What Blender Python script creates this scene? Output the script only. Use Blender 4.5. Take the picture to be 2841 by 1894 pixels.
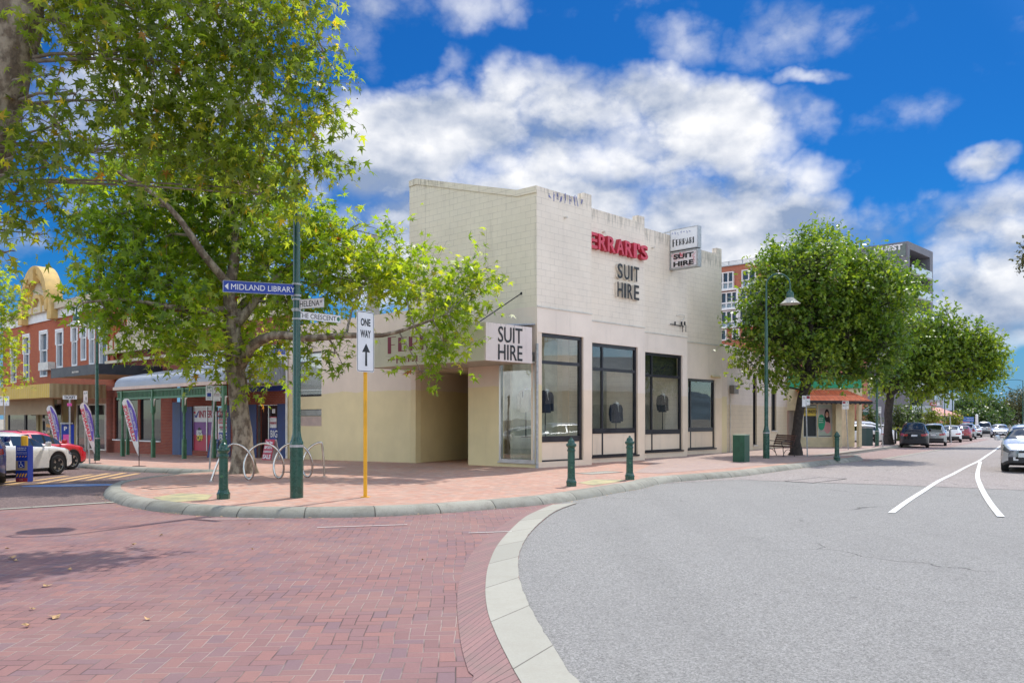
import bpy, bmesh, math, random
import numpy as np
from mathutils import Vector, Matrix
from mathutils.geometry import delaunay_2d_cdt
for o in list(bpy.data.objects): bpy.data.objects.remove(o)
sc = bpy.context.scene
COL = sc.collection
R = math.radians
# ------------------------------------------------ camera, world, sun, exposure
CX, HZ, F, EYE = 1420.5, 1162.0, 2250.0, 1.6      # photo: principal column, horizon row, focal length (px), eye height
cd = bpy.data.cameras.new('camera'); cam = bpy.data.objects.new('camera', cd); COL.objects.link(cam)
cam.location = (0, 0, EYE); cam.rotation_euler = (R(90), 0, 0)
cd.sensor_width = 36; cd.lens = F / 2841 * 36; cd.shift_y = (HZ - 947) / 2841; cd.clip_start = .05; cd.clip_end = 9000
sc.camera = cam
SUN_AZ, SUN_EL = R(28), R(57)
sd = bpy.data.lights.new('sun', 'SUN'); sun = bpy.data.objects.new('sun', sd); COL.objects.link(sun)
sd.energy = 2.55; sd.angle = R(.55); sd.color = (1, .955, .88)
sun.rotation_euler = Vector((math.sin(SUN_AZ)*math.cos(SUN_EL), math.cos(SUN_AZ)*math.cos(SUN_EL), math.sin(SUN_EL))).to_track_quat('Z', 'Y').to_euler()
vs = sc.view_settings; vs.view_transform = 'Standard'; vs.look = 'None'; vs.gamma = 1; vs.use_curve_mapping = False
vs.exposure = .72
sc.cycles.max_bounces = 8; sc.cycles.transparent_max_bounces = 12; sc.cycles.use_denoising = True
sc.cycles.caustics_reflective = False; sc.cycles.caustics_refractive = False; sc.cycles.sample_clamp_indirect = 6

class E:                                    # tiny expression wrapper for shader math
    def __init__(s, t, sock): s.t = t; s.s = sock
    def m(s, op, b=None, c=None, clamp=False):
        n = s.t.nodes.new('ShaderNodeMath'); n.operation = op; n.use_clamp = clamp
        for i, v in enumerate((s, b, c)):
            if v is None: continue
            if isinstance(v, E): s.t.links.new(v.s, n.inputs[i])
            else: n.inputs[i].default_value = v
        return E(s.t, n.outputs[0])
    def __add__(s, b): return s.m('ADD', b)
    def __radd__(s, b): return s.m('ADD', b)
    def __sub__(s, b): return s.m('SUBTRACT', b)
    def __mul__(s, b): return s.m('MULTIPLY', b)
    def __rmul__(s, b): return s.m('MULTIPLY', b)
    def __truediv__(s, b): return s.m('DIVIDE', b)
    def rs(s, b): return (s*-1)+b           # b - s
    def max(s, b): return s.m('MAXIMUM', b)
    def min(s, b): return s.m('MINIMUM', b)
    def floor(s): return s.m('FLOOR')
    def lt(s, b): return s.m('LESS_THAN', b)
    def gt(s, b): return s.m('GREATER_THAN', b)
    def sm(s, a, b, lo=0., hi=1.):
        n = s.t.nodes.new('ShaderNodeMapRange'); n.interpolation_type = 'SMOOTHSTEP'
        s.t.links.new(s.s, n.inputs[0])
        for i, v in ((1, a), (2, b), (3, lo), (4, hi)):
            if isinstance(v, E): s.t.links.new(v.s, n.inputs[i])
            else: n.inputs[i].default_value = v
        return E(s.t, n.outputs[0])
def nd(t, typ, ins=None, **kw):
    n = t.nodes.new(typ)
    for k, v in kw.items(): setattr(n, k, v)
    for k, v in (ins or {}).items():
        s = n.inputs[k]
        if isinstance(v, E): t.links.new(v.s, s)
        elif isinstance(v, bpy.types.NodeSocket): t.links.new(v, s)
        else:
            if isinstance(v, (tuple, list)) and len(v) == 3 and s.type == 'RGBA': v = (*v, 1)
            s.default_value = v
    return n
def noise(t, vec, scale, detail=3, rough=.55, out='Fac'):
    return E(t, nd(t, 'ShaderNodeTexNoise', {'Vector': vec, 'Scale': scale, 'Detail': detail, 'Roughness': rough}).outputs[out])
def mix(t, f, a, b, mode='MIX'):
    n = t.nodes.new('ShaderNodeMix'); n.data_type = 'RGBA'; n.blend_type = mode
    for i, v in ((0, f), (6, a), (7, b)):
        if isinstance(v, E): t.links.new(v.s, n.inputs[i])
        elif isinstance(v, bpy.types.NodeSocket): t.links.new(v, n.inputs[i])
        else: n.inputs[i].default_value = (*v, 1) if isinstance(v, (tuple, list)) else v
    return n.outputs[2]
def sep(t, vec):
    n = nd(t, 'ShaderNodeSeparateXYZ', {0: vec}); return [E(t, n.outputs[i]) for i in range(3)]
def comb(t, x, y, z=0.):
    return nd(t, 'ShaderNodeCombineXYZ', {0: x, 1: y, 2: z}).outputs[0]

# ---- the sky: Nishita plus cumulus laid out by compass direction
w = bpy.data.worlds.new('World'); sc.world = w; w.use_nodes = True
t = w.node_tree; t.nodes.clear()
sky = nd(t, 'ShaderNodeTexSky', sky_type='NISHITA', sun_disc=False, sun_elevation=SUN_EL, sun_rotation=SUN_AZ, air_density=1.0, dust_density=.35, ozone_density=3.0, altitude=20)
hs = nd(t, 'ShaderNodeHueSaturation', {'Color': sky.outputs[0], 'Saturation': 1.25, 'Value': 1.0, 'Hue': .5})
tc = nd(t, 'ShaderNodeTexCoord'); G3 = tc.outputs['Generated']
x, y, z = sep(t, G3)
az = x.m('ARCTAN2', y); el = z.m('ARCSINE')
def ae(px, py):
    a = math.atan((px-CX)/F); return a, math.atan((HZ-py)/F*math.cos(a))
SKYT = (.05, .25, .43)
# blobs: x, y, half width, half height (2352-wide photo pixels), weight
CL = [(930,330,330,170,1.2),(1250,330,300,200,1.3),(1430,330,330,150,1.25),(1640,330,240,130,1.1),(1200,560,520,230,1.3),(1640,640,420,190,1.3),(1780,540,250,140,1.2),(890,500,190,210,.95),(1880,560,180,120,1.0),(2060,560,200,120,.9),(1700,440,150,110,1.0),(1560,520,220,130,1.1),
      (1950,640,300,170,1.2),(1780,420,190,60,.62),(2280,600,260,230,1.2),(2110,560,150,110,.7),(2270,370,110,55,.85),(2230,760,200,90,.9),(2050,860,200,60,.4),
      (1850,80,230,95,.40),(1575,95,150,90,.36),(1080,10,130,100,.40),(830,70,200,120,.46),(980,160,120,50,.5),(1880,188,90,22,.42),(1790,300,130,80,.45),(2080,250,170,70,.28),
      (2330,110,150,90,.34),(1500,5,320,40,.36),(350,180,450,260,.8),(80,560,150,70,.62),(450,520,360,160,.7),(800,620,160,120,.8)]
wob = noise(t, G3, 5.5, 5, .6); wob2 = noise(t, nd(t, 'ShaderNodeVectorMath', {0: G3, 1: (3.1, 7.7, 2.2)}, operation='ADD').outputs[0], 5.5, 5, .6)
def maskat(az, el):
    M = None
    for (px, py, rx, ry, wt) in CL:
        a, e = ae(px*1.2079, py*1.2079)
        kx = rx*1.2079/F*math.cos(a)**2; ky = ry*1.2079/F*math.cos(a)
        qx = (az-a)/kx; qy = (el-e)/ky
        b = (qx*qx+qy*qy).rs(1.)*wt
        M = b if M is None else M.max(b)
    return M
az2 = az+(wob-.5)*.16; el2 = el+(wob2-.5)*.12
M = maskat(az2, el2).max(-.6)
# everywhere outside the photograph's field: scattered cloud so that the ambient light is right
back = noise(t, G3, 2.6, 5, .55)
outf = y.sm(.80, .62)                       # 1 outside the view cone
M = M*outf.rs(1.)+((back-.42)*5.)*outf
st = nd(t, 'ShaderNodeMapping', {'Vector': G3, 'Scale': (1, 1, 1.35)}).outputs[0]
def fb(v):                                  # billowing cauliflower heads plus ragged wisps
    wv = nd(t, 'ShaderNodeVectorMath', {0: v, 1: nd(t, 'ShaderNodeVectorMath', {0: nd(t, 'ShaderNodeTexNoise', {'Vector': v, 'Scale': 14., 'Detail': 5., 'Roughness': .6}).outputs['Color'], 1: (.085, .085, .085)}, operation='MULTIPLY').outputs[0]}, operation='ADD').outputs[0]
    s_ = None
    for sc_, am in ((6.5, .58), (15., .24), (40., .10)):
        d_ = E(t, nd(t, 'ShaderNodeTexVoronoi', {'Vector': wv, 'Scale': sc_}, feature='F1').outputs['Distance'])
        q_ = (d_*d_*1.6).rs(1.)*am; s_ = q_ if s_ is None else s_+q_
    return (s_-.14)*.62+noise(t, v, 9, 8, .62)*.42
f1 = fb(st)
up = nd(t, 'ShaderNodeVectorMath', {0: st, 1: (.006, .006, .022)}, operation='ADD').outputs[0]
f2 = fb(up)
dens = M.min(1.)*1.15+(f1-.5)*1.5
a_ = dens.sm(.10, 1.0)
rel = (f1-f2)*1.9
st2 = nd(t, 'ShaderNodeMapping', {'Vector': G3, 'Scale': (1, 1, 2.2)}).outputs[0]
b1 = noise(t, st2, 5.0, 4, .5); b2 = noise(t, nd(t, 'ShaderNodeVectorMath', {0: st2, 1: (.02, .0, .07)}, operation='ADD').outputs[0], 5.0, 4, .5)
lum = rel+(b1-b2)*2.6+.78+(b1-.5)*.8-M.sm(.35, 1.15)*.26-el.sm(.40, .16)*outf.rs(1.)*.20
lum = lum.m('ADD', 0, clamp=True)
ccol = mix(t, lum, (1.45, 1.85, 2.65), (4.9, 4.9, 4.95))
blue = mix(t, el.sm(.17, .02)*.9, mix(t, 1., hs.outputs[0], SKYT, 'MULTIPLY'), (.85, 1.9, 3.0))
skyc = mix(t, a_*.96, blue, ccol)
skyc = mix(t, outf*.999, skyc, mix(t, a_*.96, mix(t, 1., hs.outputs[0], (.75, .85, .95), 'MULTIPLY'), (10.5, 10.7, 11.0)))
bg = nd(t, 'ShaderNodeBackground', {'Color': skyc, 'Strength': .13})
t.links.new(bg.outputs[0], nd(t, 'ShaderNodeOutputWorld').inputs[0])

# ------------------------------------------------ terrain and photo <-> ground
def sst(a, b, v):
    v = max(0., min(1., (v-a)/(b-a))); return v*v*(3-2*v)
def terr(x, y):
    r = math.hypot(x, y)
    if r < 1: return 0.
    k = .006+.0085*sst(0, 1, (.05-x/r)/.3)
    q = max(0., r-21); q = q*q/(q+3)
    return -min(k*q, .42)
def G(px, py, dz=0.):
    a = (px-CX)/F; b = (HZ-py)/F; Y = 20.
    for _ in range(40): Y = (EYE-(terr(a*Y, Y)+dz))/(-b)
    return Vector((a*Y, Y, terr(a*Y, Y)+dz))
def P(px, py, Y): return Vector(((px-CX)/F*Y, Y, EYE+(HZ-py)/F*Y))
PAV = .12
# ------------------------------------------------ meshes
ORG = {}
def root(name, label, cat, loc=(0, 0, 0), rz=0., group=None, world=False):
    o = bpy.data.objects.new(name, None); COL.objects.link(o); o.location = loc; o.rotation_euler = (0, 0, rz)
    o.empty_display_size = .2
    tag(o, label, cat, group)
    if world: ORG[o.name] = Vector(loc)
    return o
def tag(o, label=None, cat=None, group=None, kind=None):
    if label: o['label'] = label
    if cat: o['category'] = cat
    if group: o['group'] = group
    if kind: o['kind'] = kind
    return o
def dup(o, loc=None, rz=None, label=None, parent=None, sc_=None):
    c = o.copy(); COL.objects.link(c)
    if parent: c.parent = parent
    if loc is not None: c.location = loc
    if rz is not None: c.rotation_euler = (0, 0, rz)
    if sc_: c.scale = (sc_,)*3
    if label: c['label'] = label
    for ch in list(o.children): dup(ch, parent=c)
    return c
class MB:
    def __init__(s): s.v = []; s.f = []; s.uv = {}; s.mi = []; s.cm = 0
    def add(s, vs_, fs):
        b = len(s.v); s.v += [tuple(v) for v in vs_]
        for f in fs: s.f.append(tuple(i+b for i in f)); s.mi.append(s.cm)
        return s
    def hexa(s, p):                          # 8 corners: bottom 4 ccw, top 4 ccw
        return s.add(p, [(3,2,1,0),(4,5,6,7),(0,1,5,4),(1,2,6,5),(2,3,7,6),(3,0,4,7)])
    def box(s, c, d, rz=0., M=None):
        hx, hy, hz = d[0]/2, d[1]/2, d[2]/2
        q = [(-hx,-hy,-hz),(hx,-hy,-hz),(hx,hy,-hz),(-hx,hy,-hz),(-hx,-hy,hz),(hx,-hy,hz),(hx,hy,hz),(-hx,hy,hz)]
        m = M or Matrix.Rotation(rz, 3, 'Z')
        return s.hexa([Vector(c)+m@Vector(k) for k in q])
    def bar(s, a, b, w_, h_, up=(0,0,1)):
        a = Vector(a); b = Vector(b); d = (b-a); L = d.length; d.normalize(); u = Vector(up)
        sx = d.cross(u); sx.normalize(); u = sx.cross(d)
        m = Matrix((sx, d, u)).transposed()
        return s.box((a+b)/2, (w_, L, h_), M=m)
    def tube(s, pts, r, n=8, cap=True):
        pts = [Vector(p) for p in pts]; N_ = len(pts)
        if not isinstance(r, (list, tuple)): r = [r]*N_
        tg = [(pts[min(i+1, N_-1)]-pts[max(i-1, 0)]).normalized() for i in range(N_)]
        a = Vector((0, 0, 1)) if abs(tg[0].z) < .9 else Vector((1, 0, 0))
        s_ = tg[0].cross(a).normalized(); vs_ = []
        for i in range(N_):
            s_ = (s_-tg[i]*s_.dot(tg[i])).normalized(); q = tg[i].cross(s_)
            for k in range(n):
                an = 2*math.pi*k/n; vs_.append(pts[i]+(s_*math.cos(an)+q*math.sin(an))*r[i])
        fs = [(i*n+k, i*n+(k+1) % n, (i+1)*n+(k+1) % n, (i+1)*n+k) for i in range(N_-1) for k in range(n)]
        if cap: fs += [tuple(range(n-1, -1, -1)), tuple(range((N_-1)*n, N_*n))]
        return s.add(vs_, fs)
    def lathe(s, prof, c=(0,0,0), n=16, M=None):
        vs_ = []; c = Vector(c)
        for (r, z) in prof:
            for k in range(n):
                an = 2*math.pi*(k+.5)/n; v = Vector((r*math.cos(an), r*math.sin(an), z))
                vs_.append(c+(M@v if M else v))
        fs = [(i*n+k, i*n+(k+1) % n, (i+1)*n+(k+1) % n, (i+1)*n+k) for i in range(len(prof)-1) for k in range(n)]
        fs += [tuple(range(n-1, -1, -1)), tuple(range((len(prof)-1)*n, len(prof)*n))]
        return s.add(vs_, fs)
    def prism(s, poly, d):                   # planar polygon of 3d points pushed along vector d
        n = len(poly); d = Vector(d); p = [Vector(v) for v in poly]
        return s.add(p+[v+d for v in p], [tuple(range(n-1, -1, -1)), tuple(range(n, 2*n))]+[(i, (i+1) % n, n+(i+1) % n, n+i) for i in range(n)])
    def build(s, name, mat, parent=None, smooth=False, loc=None, autosm=None):
        o_ = Vector((0, 0, 0)); p = parent
        while p is not None:
            if p.name in ORG: o_ = ORG[p.name]; break
            p = p.parent
        me = bpy.data.meshes.new(name)
        base = Vector(loc) if loc is not None else o_
        me.from_pydata([tuple(Vector(v)-base) for v in s.v], [], s.f)
        bm = bmesh.new(); bm.from_mesh(me); bmesh.ops.recalc_face_normals(bm, faces=bm.faces[:]); bm.to_mesh(me); bm.free()
        for m in (mat if isinstance(mat, (list, tuple)) else [mat]): me.materials.append(m)
        if len(s.f):
            me.polygons.foreach_set('material_index', s.mi)
            if smooth:
                me.polygons.foreach_set('use_smooth', [True]*len(s.f))
                try: me.set_sharp_from_angle(angle=R(autosm or 38))
                except Exception: pass
            boxuv(me, base)
        me.update()
        o = bpy.data.objects.new(name, me); COL.objects.link(o)
        if parent is not None: o.parent = parent
        elif loc is not None: o.location = base
        return o
def boxuv(me, base=Vector((0,0,0))):
    nl = len(me.loops); co = np.empty(len(me.vertices)*3, 'f'); me.vertices.foreach_get('co', co); co = co.reshape(-1, 3)+np.array(base)
    vi = np.empty(nl, 'i'); me.loops.foreach_get('vertex_index', vi)
    npoly = len(me.polygons); nr = np.empty(npoly*3, 'f'); me.polygons.foreach_get('normal', nr); nr = nr.reshape(-1, 3)
    lt = np.empty(npoly, 'i'); me.polygons.foreach_get('loop_total', lt)
    N_ = np.repeat(nr, lt, axis=0); c = co[vi]
    h = np.hypot(N_[:, 0], N_[:, 1]); hh = np.maximum(h, 1e-6)
    u = (-N_[:, 1]*c[:, 0]+N_[:, 0]*c[:, 1])/hh; v = c[:, 2].copy()
    flat = h < .5; u[flat] = c[flat, 0]; v[flat] = c[flat, 1]
    uv = me.uv_layers.new(name='UVMap'); uv.data.foreach_set('uv', np.stack([u, v], 1).astype('f').ravel())

class Fac:                                   # a vertical plane: origin, direction, outward normal towards the camera
    def __init__(s, x, y, dx, dy, n=None):
        L = math.hypot(dx, dy); s.o = Vector((x, y, 0)); s.d = Vector((dx/L, dy/L, 0))
        s.n = Vector((s.d.y, -s.d.x, 0))
        if s.n.dot(Vector((x, y, 0))) > 0: s.n = -s.n
        if n: s.n = Vector(n).normalized()
    def u(s, px, off=0.):
        a = (px-CX)/F; o = s.o+s.n*off
        return (a*o.y-o.x)/(s.d.x-a*s.d.y)
    def z(s, px, py, off=0.):
        p = s.o+s.n*off+s.d*s.u(px, off); return EYE+(HZ-py)/F*p.y
    def pt(s, u, z, off=0.): return s.o+s.d*u+s.n*off+Vector((0, 0, z))
    def at(s, px, py, off=0.): u = s.u(px, off); return s.pt(u, s.z(px, py, off), off)
    def g(s, px, off=0.):                    # ground height there
        p = s.o+s.n*off+s.d*s.u(px, off); return terr(p.x, p.y)+PAV
    def box(s, mb, u0, u1, z0, z1, o0=0., o1=.1):
        if u1 < u0: u0, u1 = u1, u0
        return mb.hexa([s.pt(u0,z0,o0), s.pt(u1,z0,o0), s.pt(u1,z0,o1), s.pt(u0,z0,o1), s.pt(u0,z1,o0), s.pt(u1,z1,o0), s.pt(u1,z1,o1), s.pt(u0,z1,o1)])
    def pbox(s, mb, px0, px1, py0, py1, o0=0., o1=.1):   # heights read at the middle of the span
        pm = (px0+px1)/2; return s.box(mb, s.u(px0, o1), s.u(px1, o1), s.z(pm, py1, o1), s.z(pm, py0, o1), o0, o1)
_tc = {}
def text_mb(mb, body, O, Rv, Uv, width, height, depth=.004, bold=0., align='L', sp=1.):
    """lettering as thin solid letters: O lower-left corner, Rv right unit vector, Uv up unit vector"""
    key = (body, bold, sp)
    if key not in _tc:
        cu = bpy.data.curves.new('t', 'FONT'); cu.body = body; cu.size = 1; cu.extrude = .5; cu.offset = bold; cu.resolution_u = 3; cu.space_character = sp
        ob = bpy.data.objects.new('t', cu); COL.objects.link(ob); dg = bpy.context.evaluated_depsgraph_get()
        me = bpy.data.meshes.new_from_object(ob.evaluated_get(dg))
        _tc[key] = ([tuple(v.co) for v in me.vertices], [tuple(p.vertices) for p in me.polygons])
        bpy.data.objects.remove(ob); bpy.data.curves.remove(cu); bpy.data.meshes.remove(me)
    V, Fs = _tc[key]
    x0 = min(v[0] for v in V); x1 = max(v[0] for v in V); y0 = min(v[1] for v in V); y1 = max(v[1] for v in V)
    O = Vector(O); Rv = Vector(Rv); Uv = Vector(Uv); Nv = Rv.cross(Uv)
    if Nv.dot(Vector((0, -1, 0))) < 0 and abs(Nv.y) > .01: Nv = -Nv
    mb.add([O+Rv*((v[0]-x0)/(x1-x0)*width)+Uv*((v[1]-y0)/(y1-y0)*height)+Nv*((v[2]+.5)*depth) for v in V], Fs)
    return mb
# ------------------------------------------------ materials
MATS = {}
def mat(name, col=None, rough=.7, metal=0., spec=.5, fn=None, var=.06, vscale=3., bump=0., bscale=60., coat=0.):
    m = bpy.data.materials.new(name); m.use_nodes = True; t = m.node_tree; t.nodes.clear()
    out = nd(t, 'ShaderNodeOutputMaterial'); b = nd(t, 'ShaderNodeBsdfPrincipled')
    b.inputs['Roughness'].default_value = rough; b.inputs['Metallic'].default_value = metal; b.inputs['Specular IOR Level'].default_value = spec
    b.inputs['Coat Weight'].default_value = coat; b.inputs['Coat Roughness'].default_value = .04
    t.links.new(b.outputs[0], out.inputs[0])
    if fn: fn(t, b, out)
    else:
        o = nd(t, 'ShaderNodeTexCoord').outputs['Object']
        n = noise(t, o, vscale, 5, .6)
        c1 = tuple(c*(1-var*1.6) for c in col); c2 = tuple(min(1, c*(1+var*1.6)) for c in col)
        t.links.new(mix(t, n.sm(.3, .7), c1, c2), b.inputs['Base Color'])
        if bump:
            bp = nd(t, 'ShaderNodeBump', {'Height': noise(t, o, bscale, 4, .6), 'Strength': bump, 'Distance': .01}); t.links.new(bp.outputs[0], b.inputs['Normal'])
        r2 = n.sm(.3, .7, max(0., rough-.06), min(1, rough+.06)); t.links.new(r2.s, b.inputs['Roughness'])
    MATS[name] = m; return m
def UVn(t): return nd(t, 'ShaderNodeTexCoord').outputs['UV']
def OBn(t): return nd(t, 'ShaderNodeNewGeometry').outputs['Position']
def setc(t, b, c): t.links.new(c, b.inputs['Base Color'])
def setb(t, b, h, s=.4, d=.01): t.links.new(nd(t, 'ShaderNodeBump', {'Height': h, 'Strength': s, 'Distance': d}).outputs[0], b.inputs['Normal'])

# painted concrete block / render; the paint changes colour at the painters' line and is stained along the copings
def wallpaint(top, low=None, line=None, block=(.4, .2), joint=.35, dirt=.5, grime_z=None, smooth=False, line_fn=0.):
    def fn(t, b, out):
        u, v, _ = sep(t, UVn(t)); pos = OBn(t)
        px_, py_, pz = sep(t, pos)
        n1 = noise(t, pos, .9, 5, .6); n2 = noise(t, pos, 7, 6, .65)
        c = mix(t, n1.sm(.25, .8), tuple(k*.93 for k in top), tuple(min(1, k*1.05) for k in top))
        if low:
            c2 = mix(t, n1.sm(.25, .8), tuple(k*.92 for k in low), tuple(min(1, k*1.05) for k in low))
            lz = pz+(noise(t, pos, 1.3, 3)-.5)*.22*(1 if line_fn else .2)
            c = mix(t, lz.sm(line-.012, line+.012), c2, c)
        # streaks running down: noise stretched vertically
        stv = comb(t, u*2.6, pz*.22, 0.)
        sn = noise(t, stv, 1.6, 6, .7)
        k = sn.sm(.52, .78)*dirt*.55
        if grime_z is not None:
            g = pz.sm(grime_z-1.0, grime_z+.35); sn2 = noise(t, comb(t, u*7., pz*.8), 1.5, 5, .7)
            k = k+(sn2*g).sm(.40, .66)*.5
        c = mix(t, k, c, (.16, .135, .10))
        c = mix(t, n2.sm(.62, .8)*.10, c, (.25, .22, .17))
        if not smooth:
            cell = nd(t, 'ShaderNodeTexBrick', {'Vector': comb(t, u, v), 'Scale': 1., 'Mortar Size': .006, 'Mortar Smooth': .25, 'Bias': 0, 'Brick Width': block[0], 'Row Height': block[1], 'Color1': (.35,.35,.35), 'Color2': (.65,.65,.65), 'Mortar': (0,0,0)})
            f = E(t, cell.outputs['Fac'])
            nm = noise(t, pos, 2.2, 4, .6).sm(.3, .62, .25, 1.)
            c = mix(t, f*nm*joint, c, (.24, .20, .15))
            c = mix(t, .10, c, cell.outputs['Color'], 'SOFT_LIGHT')
            setb(t, b, (f*-1.)+n2*.25, .35, .01)
        else: setb(t, b, n2, .12, .01)
        setc(t, b, c)
    return fn
CREAM_T = (.70, .59, .50); CREAM_L = (.66, .50, .33); CREAM_G = (.62, .58, .46)
M_block = mat('painted_block', rough=.75, spec=.3, fn=wallpaint((.89, .78, .64), dirt=.3, grime_z=8.5, joint=.34))
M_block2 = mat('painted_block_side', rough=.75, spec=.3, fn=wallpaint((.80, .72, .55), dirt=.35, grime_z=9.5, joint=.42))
M_render = mat('painted_render', rough=.7, spec=.3, fn=wallpaint((.89, .765, .64), (.87, .72, .54), 2.55, smooth=True, dirt=.3))
M_left = mat('cream_wall_paint', rough=.75, spec=.3, fn=wallpaint((.80, .68, .55), (.80, .68, .40), 2.62, smooth=True, dirt=.12, line_fn=1.))
M_low = mat('low_block_paint', rough=.75, spec=.3, fn=wallpaint((.72, .63, .53), (.70, .59, .42), 2.3, block=(.4, .2), joint=.3, dirt=.4))
M_greywall = mat('grey_block', rough=.8, fn=wallpaint((.38, .36, .32), dirt=.9, joint=.5))

def brickfn(c1, c2, mort, bw=.23, bh=.076, ms=.009, noise_amt=.35, bump=.4):
    def fn(t, b, out):
        pos = OBn(t)
        br = nd(t, 'ShaderNodeTexBrick', {'Vector': UVn(t), 'Scale': 1., 'Mortar Size': ms, 'Mortar Smooth': .2, 'Bias': 0, 'Brick Width': bw, 'Row Height': bh, 'Color1': c1, 'Color2': c2, 'Mortar': mort})
        n = noise(t, pos, 1.2, 5, .6); n2 = noise(t, pos, 40, 3, .6)
        c = mix(t, n.sm(.3, .8)*noise_amt, br.outputs[0], tuple(k*.5 for k in c1)); c = mix(t, n2.sm(.3, .8)*.2, c, tuple(k*.6 for k in c2))
        setc(t, b, c); setb(t, b, (E(t, br.outputs['Fac'])*-1.)+n2*.3, bump, .008)
    return fn
M_brick = mat('red_brick', rough=.85, spec=.25, fn=brickfn((.36, .085, .045), (.27, .06, .04), (.30, .20, .16)))
M_brick_or = mat('orange_brick', rough=.85, spec=.25, fn=brickfn((.50, .13, .055), (.42, .10, .05), (.34, .16, .10), noise_amt=.15))
M_brick_apt = mat('apartment_brick', rough=.85, spec=.25, fn=brickfn((.50, .17, .09), (.40, .12, .07), (.45, .25, .18), noise_amt=.1))

# herringbone clay pavers
def herring(size, rot, cols, mort, moss=.25, wear=.3):
    def fn(t, b, out):
        pos = OBn(t); x, y, z = sep(t, pos)
        wx = (noise(t, pos, .8, 2)-.5)*.10
        ca, sa = math.cos(rot), math.sin(rot)
        X = (x*ca+y*sa+wx)/size; Y = (y*ca-x*sa+wx*.7)/size
        ix, iy = X.floor(), Y.floor(); fx, fy = X-ix, Y-iy
        m = (ix-iy).m('FLOORED_MODULO', 4.)
        hz = m.lt(1.5)
        is1 = m.gt(.5)*hz; is2 = m.gt(1.5)*m.lt(2.5)
        vt = hz.rs(1.)
        u = (fx+is1)*hz+(fy+is2)*vt
        v = fy*hz+fx*vt
        d = u.min(u.rs(2.)).min(v.min(v.rs(1.)))
        idv = comb(t, ix-is1, iy-is2, vt)
        wn = nd(t, 'ShaderNodeTexWhiteNoise', {'Vector': idv}, noise_dimensions='3D')
        r = E(t, wn.outputs['Value']); r2 = sep(t, wn.outputs['Color'])[1]
        cr = nd(t, 'ShaderNodeValToRGB', {0: r}); e = cr.color_ramp; e.interpolation = 'LINEAR'
        while len(e.elements) < len(cols): e.elements.new(.5)
        for i, c in enumerate(cols): e.elements[i].position = i/(len(cols)-1); e.elements[i].color = (*c, 1)
        n1 = noise(t, pos, .55, 4, .55); n2 = noise(t, pos, 90, 3, .7); n3 = noise(t, pos, 9, 5, .6)
        c = mix(t, n2.sm(.25, .8)*.35, cr.outputs[0], tuple(k*.62 for k in cols[0]))
        c = mix(t, n1.sm(.42, .72)*wear, c, (.30, .19, .15)); c = mix(t, n3.sm(.5, .8)*.22, c, (.21, .12, .10))
        gap = (d+(n3-.5)*.03)
        gm = noise(t, pos, 1.1, 4, .6)
        mc = mix(t, gm.sm(.40, .60), tuple(k for k in mort), (.38, .33, .28))
        c = mix(t, gap.sm(.055, .015)*gm.sm(.2, .7, .95, .55), c, mc)
        setc(t, b, c); setb(t, b, gap.sm(.0, .09)+n2*.12+r2*.25, .55, .006)
    return fn
M_pave = mat('red_road_pavers', rough=.8, spec=.3, fn=herring(.113, R(4), [(.24,.132,.125), (.285,.15,.142), (.222,.14,.15), (.325,.162,.14), (.255,.142,.138)], (.065,.05,.045)))
M_foot = mat('footpath_pavers', rough=.85, spec=.3, fn=herring(.11, R(42), [(.50,.27,.19), (.56,.32,.235), (.44,.31,.25), (.60,.38,.29), (.47,.24,.18)], (.24,.17,.14), wear=.3))
M_foot2 = mat('grey_footpath_pavers', rough=.85, spec=.3, fn=herring(.11, R(42), [(.42,.30,.25), (.47,.34,.29), (.38,.29,.27), (.48,.37,.31)], (.26,.2,.17), wear=.3))
def stripfn(cols, mort, pitch, rows=1., wdt=.3, dirt=(.2,.17,.14), spk=.2, jw=.02):
    """strip whose UVs run along it in metres: u = distance along, v = across"""
    def fn(t, b, out):
        pos = OBn(t); u, v, _ = sep(t, UVn(t))
        q = u/pitch; iu = q.floor(); fu = q-iu
        r = E(t, nd(t, 'ShaderNodeTexWhiteNoise', {'W': iu}, noise_dimensions='1D').outputs['Value'])
        n2 = noise(t, pos, 70, 4, .7); n3 = noise(t, pos, 3, 5, .65); n4 = noise(t, pos, 11, 5, .6)
        c = mix(t, r, cols[0], cols[1]); c = mix(t, n2.sm(.3, .75)*spk, c, tuple(k*.5 for k in cols[0])); c = mix(t, n3.sm(.4, .75)*.45, c, dirt); c = mix(t, n4.sm(.55, .75)*.35, c, dirt)
        j = fu.min(fu.rs(1.))*pitch+(n4-.5)*.012
        jk = j.sm(jw, jw*.3)
        c = mix(t, jk*.85, c, mort); setc(t, b, c); setb(t, b, jk.rs(1.)+n2*.15, .5, .008)
    return fn
M_header = mat('header_course_pavers', rough=.8, spec=.3, fn=stripfn([(.27,.16,.155), (.33,.19,.175)], (.08,.055,.05), .118, jw=.007))
M_kerb = mat('kerb_concrete', rough=.85, spec=.3, fn=stripfn([(.30,.295,.245), (.42,.40,.33)], (.07,.065,.05), 1.15, dirt=(.13,.115,.085), spk=.4, jw=.016))
M_band = mat('concrete_band', rough=.85, spec=.3, fn=stripfn([(.36,.345,.29), (.42,.40,.335)], (.12,.11,.09), 1.25, dirt=(.33,.31,.25), jw=.014))

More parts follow.
